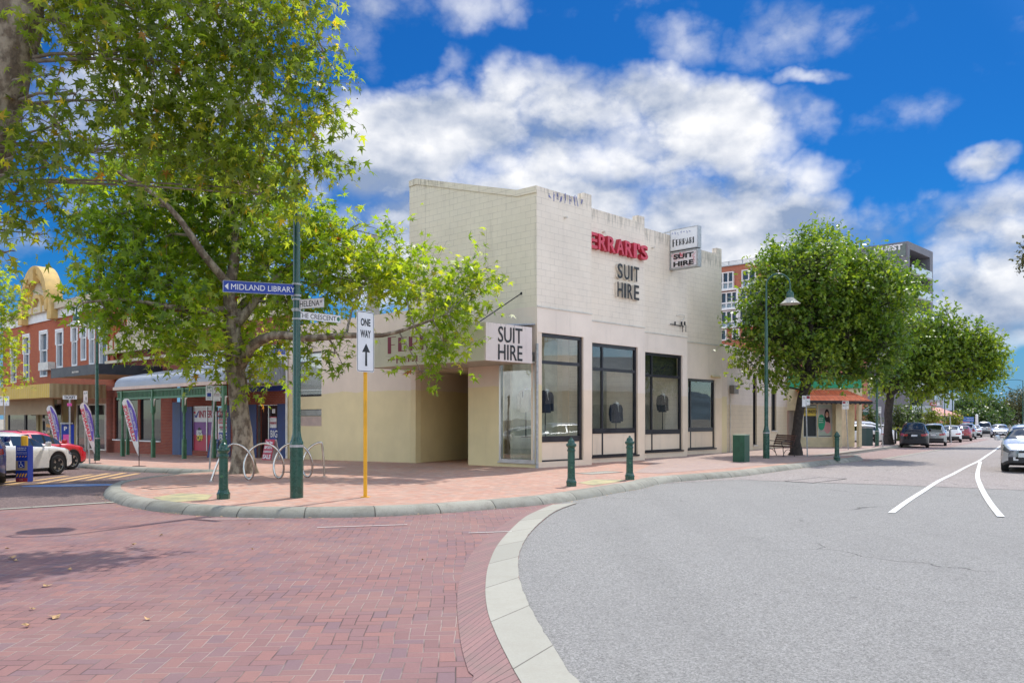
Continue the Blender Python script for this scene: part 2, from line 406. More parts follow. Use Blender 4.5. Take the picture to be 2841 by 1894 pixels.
def asphfn(c1, c2, scale=180., tint=(.2,.18,.17), cracks=True, blot=.25):
    def fn(t, b, out):
        pos = OBn(t)
        vo = nd(t, 'ShaderNodeTexVoronoi', {'Vector': pos, 'Scale': scale*.42}); vo2 = nd(t, 'ShaderNodeTexVoronoi', {'Vector': pos, 'Scale': scale*.17})
        g = noise(t, pos, scale*.8, 3, .8); v = sep(t, vo.outputs['Color'])[0]; v2 = sep(t, vo2.outputs['Color'])[1]
        k = (v*.45+g*.9+v2*.35)-.85
        k = (k*1.5+.5).m('ADD', 0, clamp=True)
        c = mix(t, k, c1, c2)
        n1 = noise(t, pos, .22, 5, .6); n2 = noise(t, pos, 1.7, 5, .65)
        tr = noise(t, nd(t, 'ShaderNodeMapping', {'Vector': pos, 'Rotation': (0, 0, R(-33)), 'Scale': (.9, .07, 1)}).outputs[0], 1., 4, .6)
        c = mix(t, tr.sm(.46, .68)*.10, c, tuple(k_*.9 for k_ in c1)); c = mix(t, noise(t, pos, 5., 2, .5).sm(.74, .80)*.5, c, (.06, .06, .06))
        c = mix(t, n1.sm(.35, .75)*blot, c, tint); c = mix(t, n2.sm(.5, .85)*blot*.7, c, tuple(k_*.6 for k_ in c1))
        if cracks:
            wv = nd(t, 'ShaderNodeVectorMath', {0: pos, 1: nd(t, 'ShaderNodeVectorMath', {0: nd(t, 'ShaderNodeTexNoise', {'Vector': pos, 'Scale': .9, 'Detail': 5.}).outputs['Color'], 1: (1.6, 1.6, 0)}, operation='MULTIPLY').outputs[0]}, operation='ADD').outputs[0]
            cv = nd(t, 'ShaderNodeTexVoronoi', {'Vector': wv, 'Scale': .16}, feature='DISTANCE_TO_EDGE')
            ck = E(t, cv.outputs['Distance']).sm(.004, .0)*noise(t, pos, .35, 3).sm(.5, .62)
            c = mix(t, ck*.75, c, (.05, .048, .045))
        setc(t, b, c); setb(t, b, k+g, .5, .006)
    return fn
M_road = mat('light_asphalt', rough=.9, spec=.2, fn=asphfn((.15,.145,.135), (.43,.415,.39), scale=380., tint=(.26,.25,.235)))
M_road2 = mat('pinkish_asphalt', rough=.9, spec=.2, fn=asphfn((.19,.17,.16), (.46,.41,.38), scale=150, tint=(.36,.30,.27)))
M_road3 = mat('dark_red_asphalt', rough=.9, spec=.2, fn=asphfn((.10,.075,.07), (.27,.19,.175), scale=150, tint=(.17,.11,.10), cracks=False))
M_bay = mat('red_bay_asphalt', rough=.9, spec=.2, fn=asphfn((.24,.17,.155), (.42,.31,.28), scale=150, tint=(.34,.26,.23), cracks=False))
def paintfn(col, worn=.35):
    def fn(t, b, out):
        pos = OBn(t); n = noise(t, pos, 6, 6, .75); g = noise(t, pos, 120, 2, .7)
        c = mix(t, (n*g*2.).sm(.40, .30)*worn+(g-.5)*.1, col, (.30, .29, .28)); setc(t, b, c); setb(t, b, g, .3, .004)
    return fn
M_white = mat('road_paint_white', rough=.7, fn=paintfn((.74,.74,.71), .6))
M_oldwhite = mat('road_paint_faded', rough=.8, fn=paintfn((.55,.53,.50), 1.))
M_yel = mat('road_paint_yellow', rough=.7, fn=paintfn((.66,.40,.16), .8))
M_blue_p = mat('road_paint_blue', rough=.7, fn=paintfn((.13,.22,.42), 1.6))
M_tact = mat('tactile_yellow', rough=.8, fn=lambda t, b, out: (lambda pos: (setc(t, b, mix(t, noise(t, pos, 2.5, 5, .7).sm(.35, .65), (.50,.43,.22), (.30,.28,.17))), setb(t, b, E(t, nd(t, 'ShaderNodeTexVoronoi', {'Vector': pos, 'Scale': 14.}, distance='EUCLIDEAN').outputs['Distance']), .6, .01)))(OBn(t)))
M_ground = mat('earth', (.30,.26,.20), .95, var=.2, vscale=.05)
M_hill = mat('hazed_hill_scrub', (.105,.15,.17), 1., var=.18, vscale=.01)  # blue distance haze mixed into the scrub colour

M_green = mat('green_gloss_paint', (.012,.075,.05), .28, spec=.5, var=.12, vscale=8, bump=.05, coat=.3)
M_green2 = mat('verandah_green_paint', (.06,.17,.085), .5, var=.15, vscale=5)
M_bgreen = mat('utility_green_paint', (.018,.085,.045), .5, var=.12, vscale=5, bump=.05)
M_lid = mat('pale_green_lid', (.32,.42,.30), .6)
M_steel = mat('stainless_steel', (.58,.55,.50), .22, metal=1., var=.08)
M_galv = mat('galvanised_steel', (.42,.43,.43), .5, metal=.6, var=.12, vscale=12)
M_yellow = mat('yellow_powdercoat', (.80,.42,.015), .45, var=.06)
M_signw = mat('sign_white', (.78,.78,.77), .4, var=.03)
M_signb = mat('sign_black', (.012,.012,.014), .45)
M_signblue = mat('sign_blue', (.006,.035,.30), .4, var=.04)
M_whitep = mat('white_paint', (.76,.76,.74), .5, var=.05)
M_offw = mat('off_white_paint', (.66,.62,.54), .55, var=.08)
M_black = mat('black_frame', (.018,.018,.024), .35, var=.2)
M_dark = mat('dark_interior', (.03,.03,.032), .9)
M_alu = mat('aluminium', (.55,.56,.56), .35, metal=.8)
M_red = mat('red_acrylic', (.62,.03,.07), .4, var=.08)
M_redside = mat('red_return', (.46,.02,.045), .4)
M_maroon = mat('maroon_paint', (.19,.008,.035), .5)
M_awn = mat('awning_fascia', rough=.6, fn=wallpaint((.62,.61,.48), smooth=True, dirt=.25))
M_awnend = mat('awning_end_panel', rough=.6, fn=wallpaint((.76,.66,.60), smooth=True, dirt=.35, grime_z=4.3))
M_soffit = mat('soffit', (.50,.46,.38), .7, var=.12)
M_int = mat('interior_wall', (.62,.61,.50), .9, var=.08)
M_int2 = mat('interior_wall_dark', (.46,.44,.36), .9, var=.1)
M_carpet = mat('shop_floor', (.12,.10,.09), .9)
M_navy = mat('navy_cloth', (.012,.018,.04), .9, var=.2, vscale=40)
M_creamcloth = mat('cream_cloth', (.55,.51,.42), .9, var=.1, vscale=30)
M_shirt = mat('white_cloth', (.75,.75,.74), .9)
M_skin = mat('mannequin_cream', (.62,.55,.47), .5)
def tilefn(t, b, out):
    u, v, _ = sep(t, UVn(t)); pos = OBn(t)
    n = noise(t, pos, 2.5, 5, .6); br = nd(t, 'ShaderNodeTexBrick', {'Vector': UVn(t), 'Scale': 1., 'Mortar Size': .012, 'Brick Width': .3, 'Row Height': .33, 'Color1': (.62,.17,.06), 'Color2': (.50,.12,.05), 'Mortar': (.09,.03,.02)})
    setc(t, b, mix(t, n.sm(.5, .8)*.45, br.outputs[0], (.60,.36,.24)))
M_tile = mat('terracotta_tiles', rough=.75, fn=tilefn)
def corrfn(col, per=.076, axis=0):
    def fn(t, b, out):
        u, v, _ = sep(t, UVn(t)); q = (u if axis == 0 else v)*(2*math.pi/per)
        s = q.m('SINE'); n = noise(t, OBn(t), 1.5, 4)
        setc(t, b, mix(t, n.sm(.3, .8), tuple(k*.85 for k in col), col)); setb(t, b, s, .8, .012)
    return fn
M_corr = mat('grey_corrugated_roof', rough=.45, spec=.5, fn=corrfn((.42,.45,.49)))
M_rib = mat('brown_ribbed_fascia', rough=.7, fn=corrfn((.40,.30,.17), .22))
M_ylwfas = mat('yellow_fascia', rough=.6, fn=corrfn((.62,.42,.06), .3))
M_bgefas = mat('beige_fascia', rough=.6, fn=corrfn((.50,.40,.22), .3))
M_blackfas = mat('black_fascia', (.02,.022,.028), .5, var=.2)
M_pedim = mat('ochre_stucco', (.62,.42,.15), .8, var=.12, vscale=1.2)
M_pedim2 = mat('cream_stucco', (.62,.53,.38), .8, var=.1, vscale=1.2)
M_orange = mat('orange_board', (.75,.15,.05), .6, var=.06)
M_navyb = mat('navy_blue_paint', (.025,.05,.16), .6, var=.1)
M_slate = mat('slate_blue_paint', (.06,.10,.20), .6, var=.1)
M_purple = mat('poster_purple', (.22,.07,.28), .5, var=.05)
M_crimson = mat('poster_crimson', (.48,.03,.07), .5, var=.05)
M_yellowprint = mat('yellow_print', (.78,.70,.05), .5)
M_pink = mat('pink_plastic', (.75,.10,.38), .5)
M_bark = mat('plane_bark', rough=.9, fn=lambda t, b, out: (lambda pos, n, n2: (setc(t, b, mix(t, n.sm(.42, .62), mix(t, n2.sm(.4, .7), (.17,.125,.085), (.10,.075,.055)), (.36,.30,.22))), setb(t, b, n2+n, .9, .03)))(OBn(t), noise(t, nd(t, 'ShaderNodeMapping', {'Vector': OBn(t), 'Scale': (1, 1, .55)}).outputs[0], 6, 5, .6), noise(t, OBn(t), 17, 6, .65)))
M_bark2 = mat('dark_bark', (.045,.036,.030), .9, var=.3, vscale=8, bump=.8, bscale=18)
M_twig = mat('grey_twig', (.22,.185,.15), .9, var=.2, vscale=10)

def leafmat(name, cols, trans, tw=.42, rough=.42):
    def fn(t, b, out):
        at = nd(t, 'ShaderNodeAttribute'); at.attribute_name = 'tone'; f = E(t, at.outputs['Fac'])
        cr = nd(t, 'ShaderNodeValToRGB', {0: f}); e = cr.color_ramp
        while len(e.elements) < len(cols): e.elements.new(.5)
        for i, (p, c) in enumerate(cols): e.elements[i].position = p; e.elements[i].color = (*c, 1)
        setc(t, b, cr.outputs[0])
        tr = nd(t, 'ShaderNodeBsdfTranslucent', {'Color': mix(t, 1., cr.outputs[0], trans, 'MULTIPLY')})
        ms = nd(t, 'ShaderNodeMixShader', {0: tw, 1: b.outputs[0], 2: tr.outputs[0]}); t.links.new(ms.outputs[0], out.inputs[0])
    return mat(name, rough=rough, spec=.45, fn=fn)
M_leafA = leafmat('plane_leaves', [(0,(.065,.12,.015)), (.5,(.15,.235,.02)), (.88,(.28,.34,.035)), (.97,(.32,.22,.03)), (1,(.24,.07,.03))], (3.4,3.1,1.1), .5)
M_leafB = leafmat('old_plane_leaves', [(0,(.07,.11,.018)), (.5,(.135,.18,.025)), (.86,(.24,.27,.032)), (.96,(.42,.32,.03)), (1,(.28,.13,.03))], (3.0,3.0,1.2), .58)
M_leafC = leafmat('dense_street_leaves', [(0,(.04,.09,.018)), (.55,(.10,.175,.022)), (1,(.25,.31,.035))], (3.2,3.1,1.1), .32)
M_leafD = leafmat('far_leaves', [(0,(.035,.07,.018)), (.6,(.06,.105,.022)), (1,(.12,.15,.03))], (2.2,2.2,1.3), .35)
M_leafO = leafmat('olive_leaves', [(0,(.055,.065,.025)), (1,(.13,.12,.045))], (2.,2.,1.2), .3)
M_leafY = leafmat('lime_leaves', [(0,(.10,.15,.02)), (.7,(.22,.26,.03)), (1,(.40,.20,.03))], (2.,2.,1.2), .35)
M_seed = mat('seed_ball', (.05,.03,.02), .9)

def glassfn(refl=.10, tint=(.75,.80,.78)):
    def fn(t, b, out):
        n = noise(t, OBn(t), .7, 2); ge = nd(t, 'ShaderNodeNewGeometry'); dt = E(t, nd(t, 'ShaderNodeVectorMath', {0: ge.outputs['Normal'], 1: ge.outputs['Incoming']}, operation='DOT_PRODUCT').outputs['Value']).m('ABSOLUTE')
        f = (dt.rs(1.).m('POWER', 5.)*.9+refl).m('ADD', 0, clamp=True)
        bp = nd(t, 'ShaderNodeBump', {'Height': n, 'Strength': .04, 'Distance': .05})
        g = nd(t, 'ShaderNodeBsdfGlossy', {'Roughness': .008, 'Color': (.95,.97,1.), 'Normal': bp.outputs[0]}); tr = nd(t, 'ShaderNodeBsdfTransparent', {'Color': tint})
        ms = nd(t, 'ShaderNodeMixShader', {0: f, 1: tr.outputs[0], 2: g.outputs[0]}); t.links.new(ms.outputs[0], out.inputs[0])
    return fn
M_glass = mat('shop_glass', fn=glassfn(.075, (.93,.95,.93)))
M_glassd = mat('dark_window_glass', (.02,.025,.03), .05, spec=.8)
M_glassb = mat('bluish_window_glass', (.10,.14,.18), .08, spec=.8)
M_paleglass = mat('frosted_balustrade', (.45,.52,.54), .3, spec=.6)
# vehicles
def paint(name, c, metal=.3): return mat(name, c, .3, metal=metal, spec=.5, var=.01, coat=1.)
M_psilver = paint('silver_car_paint', (.60,.62,.64), .55); M_pwarm = paint('champagne_car_paint', (.70,.68,.64), .0)
M_pwhite = paint('white_car_paint', (.78,.78,.77), 0.); M_pred = paint('red_car_paint', (.60,.01,.02), 0.); M_pblue = paint('blue_car_paint', (.01,.035,.20), .3)
M_pblack = mat('black_car_paint', (.006,.008,.014), .25, spec=.35, coat=.25); M_pgrey = paint('grey_car_paint', (.30,.31,.32), .5); M_pdkred = paint('dark_red_car_paint', (.28,.02,.03), .2)
M_cglass = mat('car_glass', (.012,.016,.018), .04, spec=1.)
M_tyre = mat('tyre_rubber', (.015,.015,.015), .85); M_rim = mat('alloy_rim', (.42,.40,.38), .3, metal=.9); M_trim = mat('black_plastic_trim', (.025,.025,.027), .6)
M_tl = mat('tail_lamp', (.35,.01,.012), .15, spec=.8); M_hl = mat('head_lamp', (.13,.14,.16), .08, metal=.3, spec=1.); M_plate = mat('number_plate', (.72,.74,.78), .4)
# ------------------------------------------------ ground
def struct(o): o['kind'] = 'structure'; return o
def sheet(name, poly, dz, m, step=1.5, kind=True, parent=None):
    """polygon (xy) laid on the terrain, dz above it"""
    pts = [Vector((p[0], p[1])) for p in poly]; n = len(pts)
    ring = []
    for i in range(n):
        a, b = pts[i], pts[(i+1) % n]; k = max(1, int((b-a).length/step))
        ring += [a.lerp(b, j/k) for j in range(k)]
    nr = len(ring); ed = [(i, (i+1) % nr) for i in range(nr)]
    x0 = min(p.x for p in ring); x1 = max(p.x for p in ring); y0 = min(p.y for p in ring); y1 = max(p.y for p in ring)
    st = max(step, (x1-x0)/60, (y1-y0)/60); inner = []
    if max(x1-x0, y1-y0) > 2:
        xx = np.arange(x0+st*.37, x1, st); yy = np.arange(y0+st*.41, y1, st)
        inner = [Vector((float(a), float(b))) for a in xx for b in yy]
    V, _, Fs, *_r = delaunay_2d_cdt(ring+inner, ed, [], 1, 1e-5)
    mb = MB(); mb.add([(v.x, v.y, terr(v.x, v.y)+dz) for v in V], Fs)
    o = mb.build(name, m, parent)
    for p in o.data.polygons:
        if p.normal.z < 0: o.data.flip_normals(); break
    return struct(o) if kind else o
# earth out to the horizon
mb = MB(); rad = [0, 5, 10, 15, 18, 21, 24, 28, 34, 40, 50, 60, 80, 100, 150, 300, 800, 2500, 6000]; nseg = 72
for r in rad[1:]:
    for k in range(nseg):
        a = 2*math.pi*k/nseg; x, y = r*math.cos(a), r*math.sin(a); mb.v.append((x, y, terr(x, y)-.06))
mb.v.append((0, 0, -.06)); c0 = len(mb.v)-1
fs = [(c0, k, (k+1) % nseg) for k in range(nseg)]
for i in range(len(rad)-2):
    fs += [(i*nseg+k, (i+1)*nseg+k, (i+1)*nseg+(k+1) % nseg, i*nseg+(k+1) % nseg) for k in range(nseg)]
mb.f = fs; mb.mi = [0]*len(fs)
struct(mb.build('ground', M_ground))
mb = MB(); hn = 60
for k in range(hn+1):
    a = R(20+k*60/hn); hz = 62+22*math.sin(k*.35)+14*math.sin(k*.9+1)+6*math.sin(k*2.3)
    for rr, zz in ((2300, -2), (2700, hz*.75), (3000, hz*1.15), (3600, -5)): mb.v.append((rr*math.sin(a), rr*math.cos(a), zz))
mb.f = [(k*4+j, k*4+j+1, (k+1)*4+j+1, (k+1)*4+j) for k in range(hn) for j in range(3)]; mb.mi = [0]*len(mb.f)
struct(mb.build('hills', M_hill, smooth=True))

A = Vector((-.746, .666, 0)).normalized(); B = Vector((.702, .712, 0)).normalized()
D2 = lambda px, py, dz=0: tuple(G(px*1.2079, py*1.2079, dz)[:2])
S2 = lambda px, py, dz=0: tuple(G(px, py, dz)[:2])
KERB = [S2(*p) for p in [(-260,1262),(-60,1276),(188,1294),(300,1304),(400,1309),(520,1314),(592,1317),(500,1324),(415,1333),(345,1344),(300,1355),(287,1367),(292,1379),(332,1397),(410,1413),(507,1424),(628,1431),(773,1434),
        (906,1433),(1051,1430),(1196,1423),(1329,1413),(1510,1397),(1620,1381),(1721,1363),(1780,1353),(1836,1339),(1933,1330),(2053,1320),(2174,1304),(2295,1288),(2378,1278),(2395,1274),(2372,1268)]]
def resample(path, step):
    out = []
    P_ = [Vector(p) for p in path]
    # Catmull-Rom
    for i in range(len(P_)-1):
        p0 = P_[max(i-1, 0)]; p1 = P_[i]; p2 = P_[i+1]; p3 = P_[min(i+2, len(P_)-1)]
        n = max(1, int((p2-p1).length/step))
        for j in range(n):
            u = j/n; out.append(.5*((2*p1)+(p2-p0)*u+(2*p0-5*p1+4*p2-p3)*u*u+(3*p1-p0-3*p2+p3)*u**3))
    out.append(P_[-1]); return out
kp = resample([Vector((*p, 0)) for p in KERB], .25)
def strip(name, path, prof, m, side=1, scale=None, parent=None, struct_=True):
    """sweep a cross-section (offset, height) along a path; UV = (length, across)"""
    mb = MB(); n = len(path); k = len(prof); L = [0.]; uvs = []
    for i in range(n):
        a = path[max(i-1, 0)]; b = path[min(i+1, n-1)]; tg = (b-a); tg.z = 0; tg.normalize(); nn = Vector((-tg.y, tg.x, 0))*side
        if i: L.append(L[-1]+(path[i]-path[i-1]).length)
        s_ = scale(path[i], i) if scale else 1.
        for (o_, h_) in prof:
            p = path[i]+nn*o_*s_; mb.v.append((p.x, p.y, terr(p.x, p.y)+h_))
    mb.f = [(i*k+j, (i+1)*k+j, (i+1)*k+j+1, i*k+j+1) for i in range(n-1) for j in range(k-1)]; mb.mi = [0]*len(mb.f)
    o = mb.build(name, m, parent, smooth=True, autosm=50)
    ul = o.data.uv_layers[0]
    for poly in o.data.polygons:
        for li in poly.loop_indices:
            vi = o.data.loops[li].vertex_index; ul.data[li].uv = (L[vi//k], prof[vi % k][0])
    return struct(o) if struct_ else o
rampP = Vector((*S2(1780, 1352), 0))
def kscale(p, i):
    return 1.
strip('kerb', kp, [(0, -.03), (.02, .03), (.10, .105), (.16, .13), (.33, .134), (.36, .09)], M_kerb, side=1, scale=kscale)
lowk = [kp[-1]]+[Vector((*q_, 0)) for q_ in (S2(2268, 1266, .1), S2(2468, 1240, .1))]; sdv = (lowk[2]-lowk[1]).normalized(); lowk.append(lowk[2]+sdv*90)
strip('kerb', resample(lowk, .6), [(0, -.04), (.01, .10), (.03, .126), (.25, .130), (.28, .09)], M_band, side=1)
# footpath block: everything behind the kerb
inner = []
for i, p in enumerate(kp[::3]):
    j = i*3; a = kp[max(j-2, 0)]; b = kp[min(j+2, len(kp)-1)]; tg = (b-a).normalized(); nn = Vector((-tg.y, tg.x, 0)); q = p+nn*.24; inner.append((q.x, q.y))
e1, e2 = S2(2268, 1266, .1), S2(2468, 1240, .1)
sd_ = Vector((e2[0]-e1[0], e2[1]-e1[1])).normalized(); e3 = (e2[0]+sd_.x*90, e2[1]+sd_.y*90)
sheet('footpath', inner+[e1, e2, e3, (e3[0]-30, e3[1]+10), (-20, 120), (-75, 100), (-60, 60)], PAV, M_foot, step=1.3)
gp = [S2(1800, 1290, PAV), S2(1700, 1345, PAV)] 
sheet('footpath', [S2(1815,1285,PAV), S2(1760,1310,PAV), S2(1830,1313,PAV), S2(1933,1305,PAV), S2(2053,1296,PAV), S2(2174,1284,PAV), S2(2295,1272,PAV), S2(2362,1264,PAV), (e1[0]+.0, e1[1]), e2, e3, (e3[0]-12, e3[1]+4), (22, 60), (14, 47), (9, 38), (6.8,34), (4.6,31)], PAV+.004, M_foot2)
# road sheets
sheet('road', [(-60, -12), (60, -12), (140, 200), (60, 230), (-70, 110)], -.02, M_road, step=3)
far = [S2(*p) for p in [(1815,1340),(1933,1334),(2053,1328),(2200,1334),(2460,1342),(2841,1357),(3300,1385)]]
sheet('road', far+[(60, 20), (140, 200), (60, 200), (e3[0], e3[1]), e2, e1, S2(2378,1270), S2(2330,1275), S2(2174,1296), S2(2053,1312), S2(1933,1322)], -.016, M_road2, step=1.5)
sheet('parking_bays', [S2(2270,1268), S2(2416,1279), S2(2616,1244), (S2(2616,1244)[0]+sd_.x*40, S2(2616,1244)[1]+sd_.y*40), (e2[0]+sd_.x*45, e2[1]+sd_.y*45), S2(2468,1242)], -.012, M_bay)
bandL = [S2(px*1.2079, py*1.2079) for px, py in [(1270,1157),(1235,1171),(1200,1190),(1150,1240),(1124,1290),(1115,1345),(1120,1400),(1138,1450),(1162,1500),(1200,1568)]]
bandR = [S2(px*1.2079, py*1.2079) for px, py in [(1326,1153),(1290,1166),(1262,1181),(1217,1222),(1193,1268),(1192,1320),(1210,1376),(1242,1436),(1285,1505),(1335,1568)]]
hdrL = [S2(px*1.2079, py*1.2079) for px, py in [(1240,1163),(1205,1176),(1160,1199),(1088,1262),(1059,1320),(1050,1370),(1053,1430),(1062,1490),(1077,1540),(1084,1568)]]
bandL += [(.35, 3.5), (1.6, 1.8), (4, .2)]; bandR += [(.85, 3.4), (2.0, 2.1), (4.2, .7)]; hdrL += [(-.45, 3.3), (.9, 1.2), (3.6, -.5)]
v3 = lambda L: [Vector((*p, 0)) for p in L]
bl, br, hl = resample(v3(bandL), .12), resample(v3(bandR), .12), resample(v3(hdrL), .12)
def ribbon(name, a, b, dz, m, n=110, jag=0., seed=1):
    rnd = random.Random(seed); mb = MB(); L = 0; us = []
    for i in range(n):
        u = i/(n-1); p = a[min(int(u*(len(a)-1)), len(a)-1)].lerp(a[min(int(u*(len(a)-1))+1, len(a)-1)], u*(len(a)-1) % 1)
        q = b[min(int(u*(len(b)-1)), len(b)-1)].lerp(b[min(int(u*(len(b)-1))+1, len(b)-1)], u*(len(b)-1) % 1)
        if i: L += (q-lq).length
        lq = q; us.append(L); q2 = q+(q-p).normalized()*rnd.uniform(-jag, jag)
        mb.v += [(p.x, p.y, terr(p.x, p.y)+dz), (q2.x, q2.y, terr(q2.x, q2.y)+dz)]
    mb.f = [(2*i, 2*i+1, 2*i+3, 2*i+2) for i in range(n-1)]; mb.mi = [0]*len(mb.f)
    o = mb.build(name, m); ul = o.data.uv_layers[0]
    for poly in o.data.polygons:
        if poly.normal.z < 0: pass
        for li in poly.loop_indices:
            vi = o.data.loops[li].vertex_index; ul.data[li].uv = (us[vi//2], vi % 2)
    return struct(o)
# paver threshold
kin = [(p.x, p.y) for p in kp if p.y < 19 and p.x < -.5]
kin = [p for p in kin if p[0] > -7.8 and p[1] < 15.5]
sheet('road_paving', [tuple(p) for p in hdrL[::-1]][3:] and [(p[0], p[1]) for p in bandR[:1]]+[(p.x, p.y) for p in br[4::4]]+[(4.2, -8), (-30, -8), (-30, 12.5), S2(-400, 1432), S2(0, 1411), S2(318, 1391), S2(350,1396), S2(410,1409), S2(507,1420), S2(628,1427), S2(773,1430), S2(906,1429), S2(1051,1426), S2(1196,1419), S2(1329,1409), S2(1500,1394)], -.016, M_pave, step=1.2)
ribbon('paving_header_course', hl, bl, -.010, M_header)
ribbon('concrete_band', bl, br, -.005, M_band, n=160, jag=.012)
# dark bays street on the left
sheet('side_street', [S2(318, 1391), S2(0, 1411), S2(-400, 1433), (-30, 12.5), (-45, 22), (-60, 60), S2(-260,1261), S2(-60,1275), S2(188,1293), S2(300,1303), S2(400,1308), S2(520,1313), S2(592,1316), S2(500,1322), S2(415,1331), S2(345,1342), S2(300,1353), S2(285,1367), S2(290,1380)], -.010, M_road3)
strip('concrete_strip', resample(v3([S2(-400,1432.5), S2(0,1410.5), S2(318,1391)]), .4), [(-.09, -.004), (.09, -.004)], M_band)
hat = [((107,1340),(254,1315)),((172,1337),(301,1312)),((245,1331),(346,1310.5)),((20,1343),(187,1319)),((308,1326),(384,1312)),((-60,1346),(95,1326))]
for a, b in hat:
    p, q = Vector((*S2(*a), 0)), Vector((*S2(*b), 0)); strip('road_marking', resample([p, q], .4), [(-.09, -.004), (.09, -.004)], M_yel)
strip('road_marking', resample(v3([S2(-80,1347), S2(30,1344), S2(120,1341)]), .4), [(-.07, -.002), (.07, -.002)], M_yel)
strip('road_marking', resample(v3([S2(332,1333), S2(386,1330)]), .4), [(-.09, -.004), (.09, -.004)], M_oldwhite)
c = Vector((*S2(200, 1345), 0)); el_ = [(c.x+1.15*math.cos(a)*.95-.25*math.sin(a), c.y+.4*math.sin(a)+.25*math.cos(a)) for a in [2*math.pi*k/24 for k in range(24)]]
sheet('road_marking', el_, -.004, M_blue_p, step=.4)
strip('road_marking', resample(v3([S2(170,1346), S2(205,1344.5), S2(235,1345.5)]), .2), [(-.07, -.001), (.07, -.001)], M_oldwhite)
# the white lines of the main road
l1 = [(2473,1420),(2520,1386),(2566,1357),(2605,1332),(2644,1313),(2682,1293),(2716,1277),(2740,1261),(2761,1247),(2775,1236)]
l2 = [(2777,1431),(2744,1389),(2720,1346),(2712,1314),(2720,1279)]
strip('road_marking', resample(v3([S2(*p) for p in l1]), .3), [(-.055, -.009), (.055, -.009)], M_white)
strip('road_marking', resample(v3([S2(*p) for p in l2]), .3), [(-.055, -.005), (.055, -.005)], M_white)
strip('road_marking', resample(v3([S2(2268,1267), S2(2340,1258), S2(2468,1241)]), .5), [(-.12, -.004), (.12, -.004)], M_band)
strip('road_marking', resample(v3([S2(2416,1279), S2(2500,1264), S2(2616,1245)]), .5), [(-.1, -.004), (.1, -.004)], M_band)
for a, b in (((560,1434),(760,1433)), ((880,1457),(1130,1449)), ((1300,1472),(1420,1468))):
    strip('road_marking', resample(v3([S2(a[0],a[1]+4), S2(b[0],b[1]+4)]), .3), [(-.02, -.004), (.02, -.004)], M_oldwhite)
# tactile ramps in the footpath, access covers
sheet('tactile_paving', [S2(423,1380,PAV), S2(500,1368,PAV), S2(590,1372,PAV), S2(575,1386,PAV), S2(470,1394,PAV)], PAV+.006, M_tact, step=.5)
sheet('tactile_paving', [S2(1604,1339,PAV), S2(1650,1330,PAV), S2(1738,1331,PAV), S2(1718,1336,PAV), S2(1645,1346,PAV)], PAV+.006, M_tact, step=.5)
def cover(px, py, w_, d_, dz, label, m=None):
    c = G(px, py, dz); o = root('access_cover', label, 'cover', c, math.atan2(B.y, B.x), world=False)
    MB().box((0, 0, .002), (w_, d_, .006)).build('plate', m or M_galv, o)
    f = MB()
    for s_ in (-1, 1): f.box((0, s_*(d_/2+.02), .0025), (w_+.08, .035, .009)); f.box((s_*(w_/2+.02), 0, .0025), (.035, d_, .009))
    f.build('frame', M_trim, o)
cover(2265, 1331, 2.0, .7, -.016, 'long flush steel grate in the asphalt near the kerb', M_road2)
cover(1662, 1311, 1.3, .55, PAV, 'pale rectangular cover in the footpath behind the two bollards', M_band)
cover(470, 1351, .9, .5, PAV, 'dull rectangular cover in the shaded footpath by the bike rack', M_foot)

# litter of dry leaves: countable handful on the pavers, drifts in the gutter
rnd = random.Random(5)
def dryleaf(p, s):
    mb = MB(); a = rnd.uniform(0, 6.28)
    pts = []
    for k in range(7):
        an = a+2*math.pi*k/7; r = s*(1 if k % 2 else .55)*rnd.uniform(.7, 1.1); pts.append((p[0]+r*math.cos(an), p[1]+r*math.sin(an), terr(*p[:2])+p[2]+rnd.uniform(.004, .03)))
    mb.add(pts+[(p[0], p[1], terr(*p[:2])+p[2]+.006)], [(k, (k+1) % 7, 7) for k in range(7)]); return mb
M_dry = mat('dry_leaf', (.42,.26,.12), .8, var=.4, vscale=20)
for i, (px, py, s) in enumerate([(32,1548,.06),(42,1556,.05),(130,1626,.05),(155,1712,.07),(410,1718,.035),(370,1512,.045),(446,1485,.035),(75,1738,.045),(195,1582,.03),(20,1523,.035),(90,1690,.03),(700,1525,.02),(1172,1555,.02),(690,1454,.03)]):
    p = G(px, py, -.012); o = dryleaf((p.x, p.y, -.012), s).build('fallen_leaf', M_dry)
    tag(o, 'small dry curled leaf lying on the red paving', 'leaf', 'fallen leaves on the paving')
mb = MB()
for i in range(900):
    j = rnd.randrange(len(kp)); q = kp[j]; a = kp[min(j+1, len(kp)-1)]-kp[max(j-1, 0)]; a.normalize(); nn = Vector((-a.y, a.x, 0))
    p = q-nn*abs(rnd.gauss(0, .10))-nn*.02+a*rnd.uniform(-.2, .2)
    s = rnd.uniform(.008, .03); b0 = rnd.uniform(0, 6.28); z = terr(p.x, p.y)-.008+rnd.uniform(0, .012)
    mb.add([(p.x+s*math.cos(b0+k*2.1), p.y+s*math.sin(b0+k*2.1), z+rnd.uniform(0, .01)) for k in range(3)], [(0, 1, 2)])
tag(mb.build('gutter_litter', M_dry), 'dry leaf crumbs gathered along the kerb gutter', 'litter', kind='stuff')
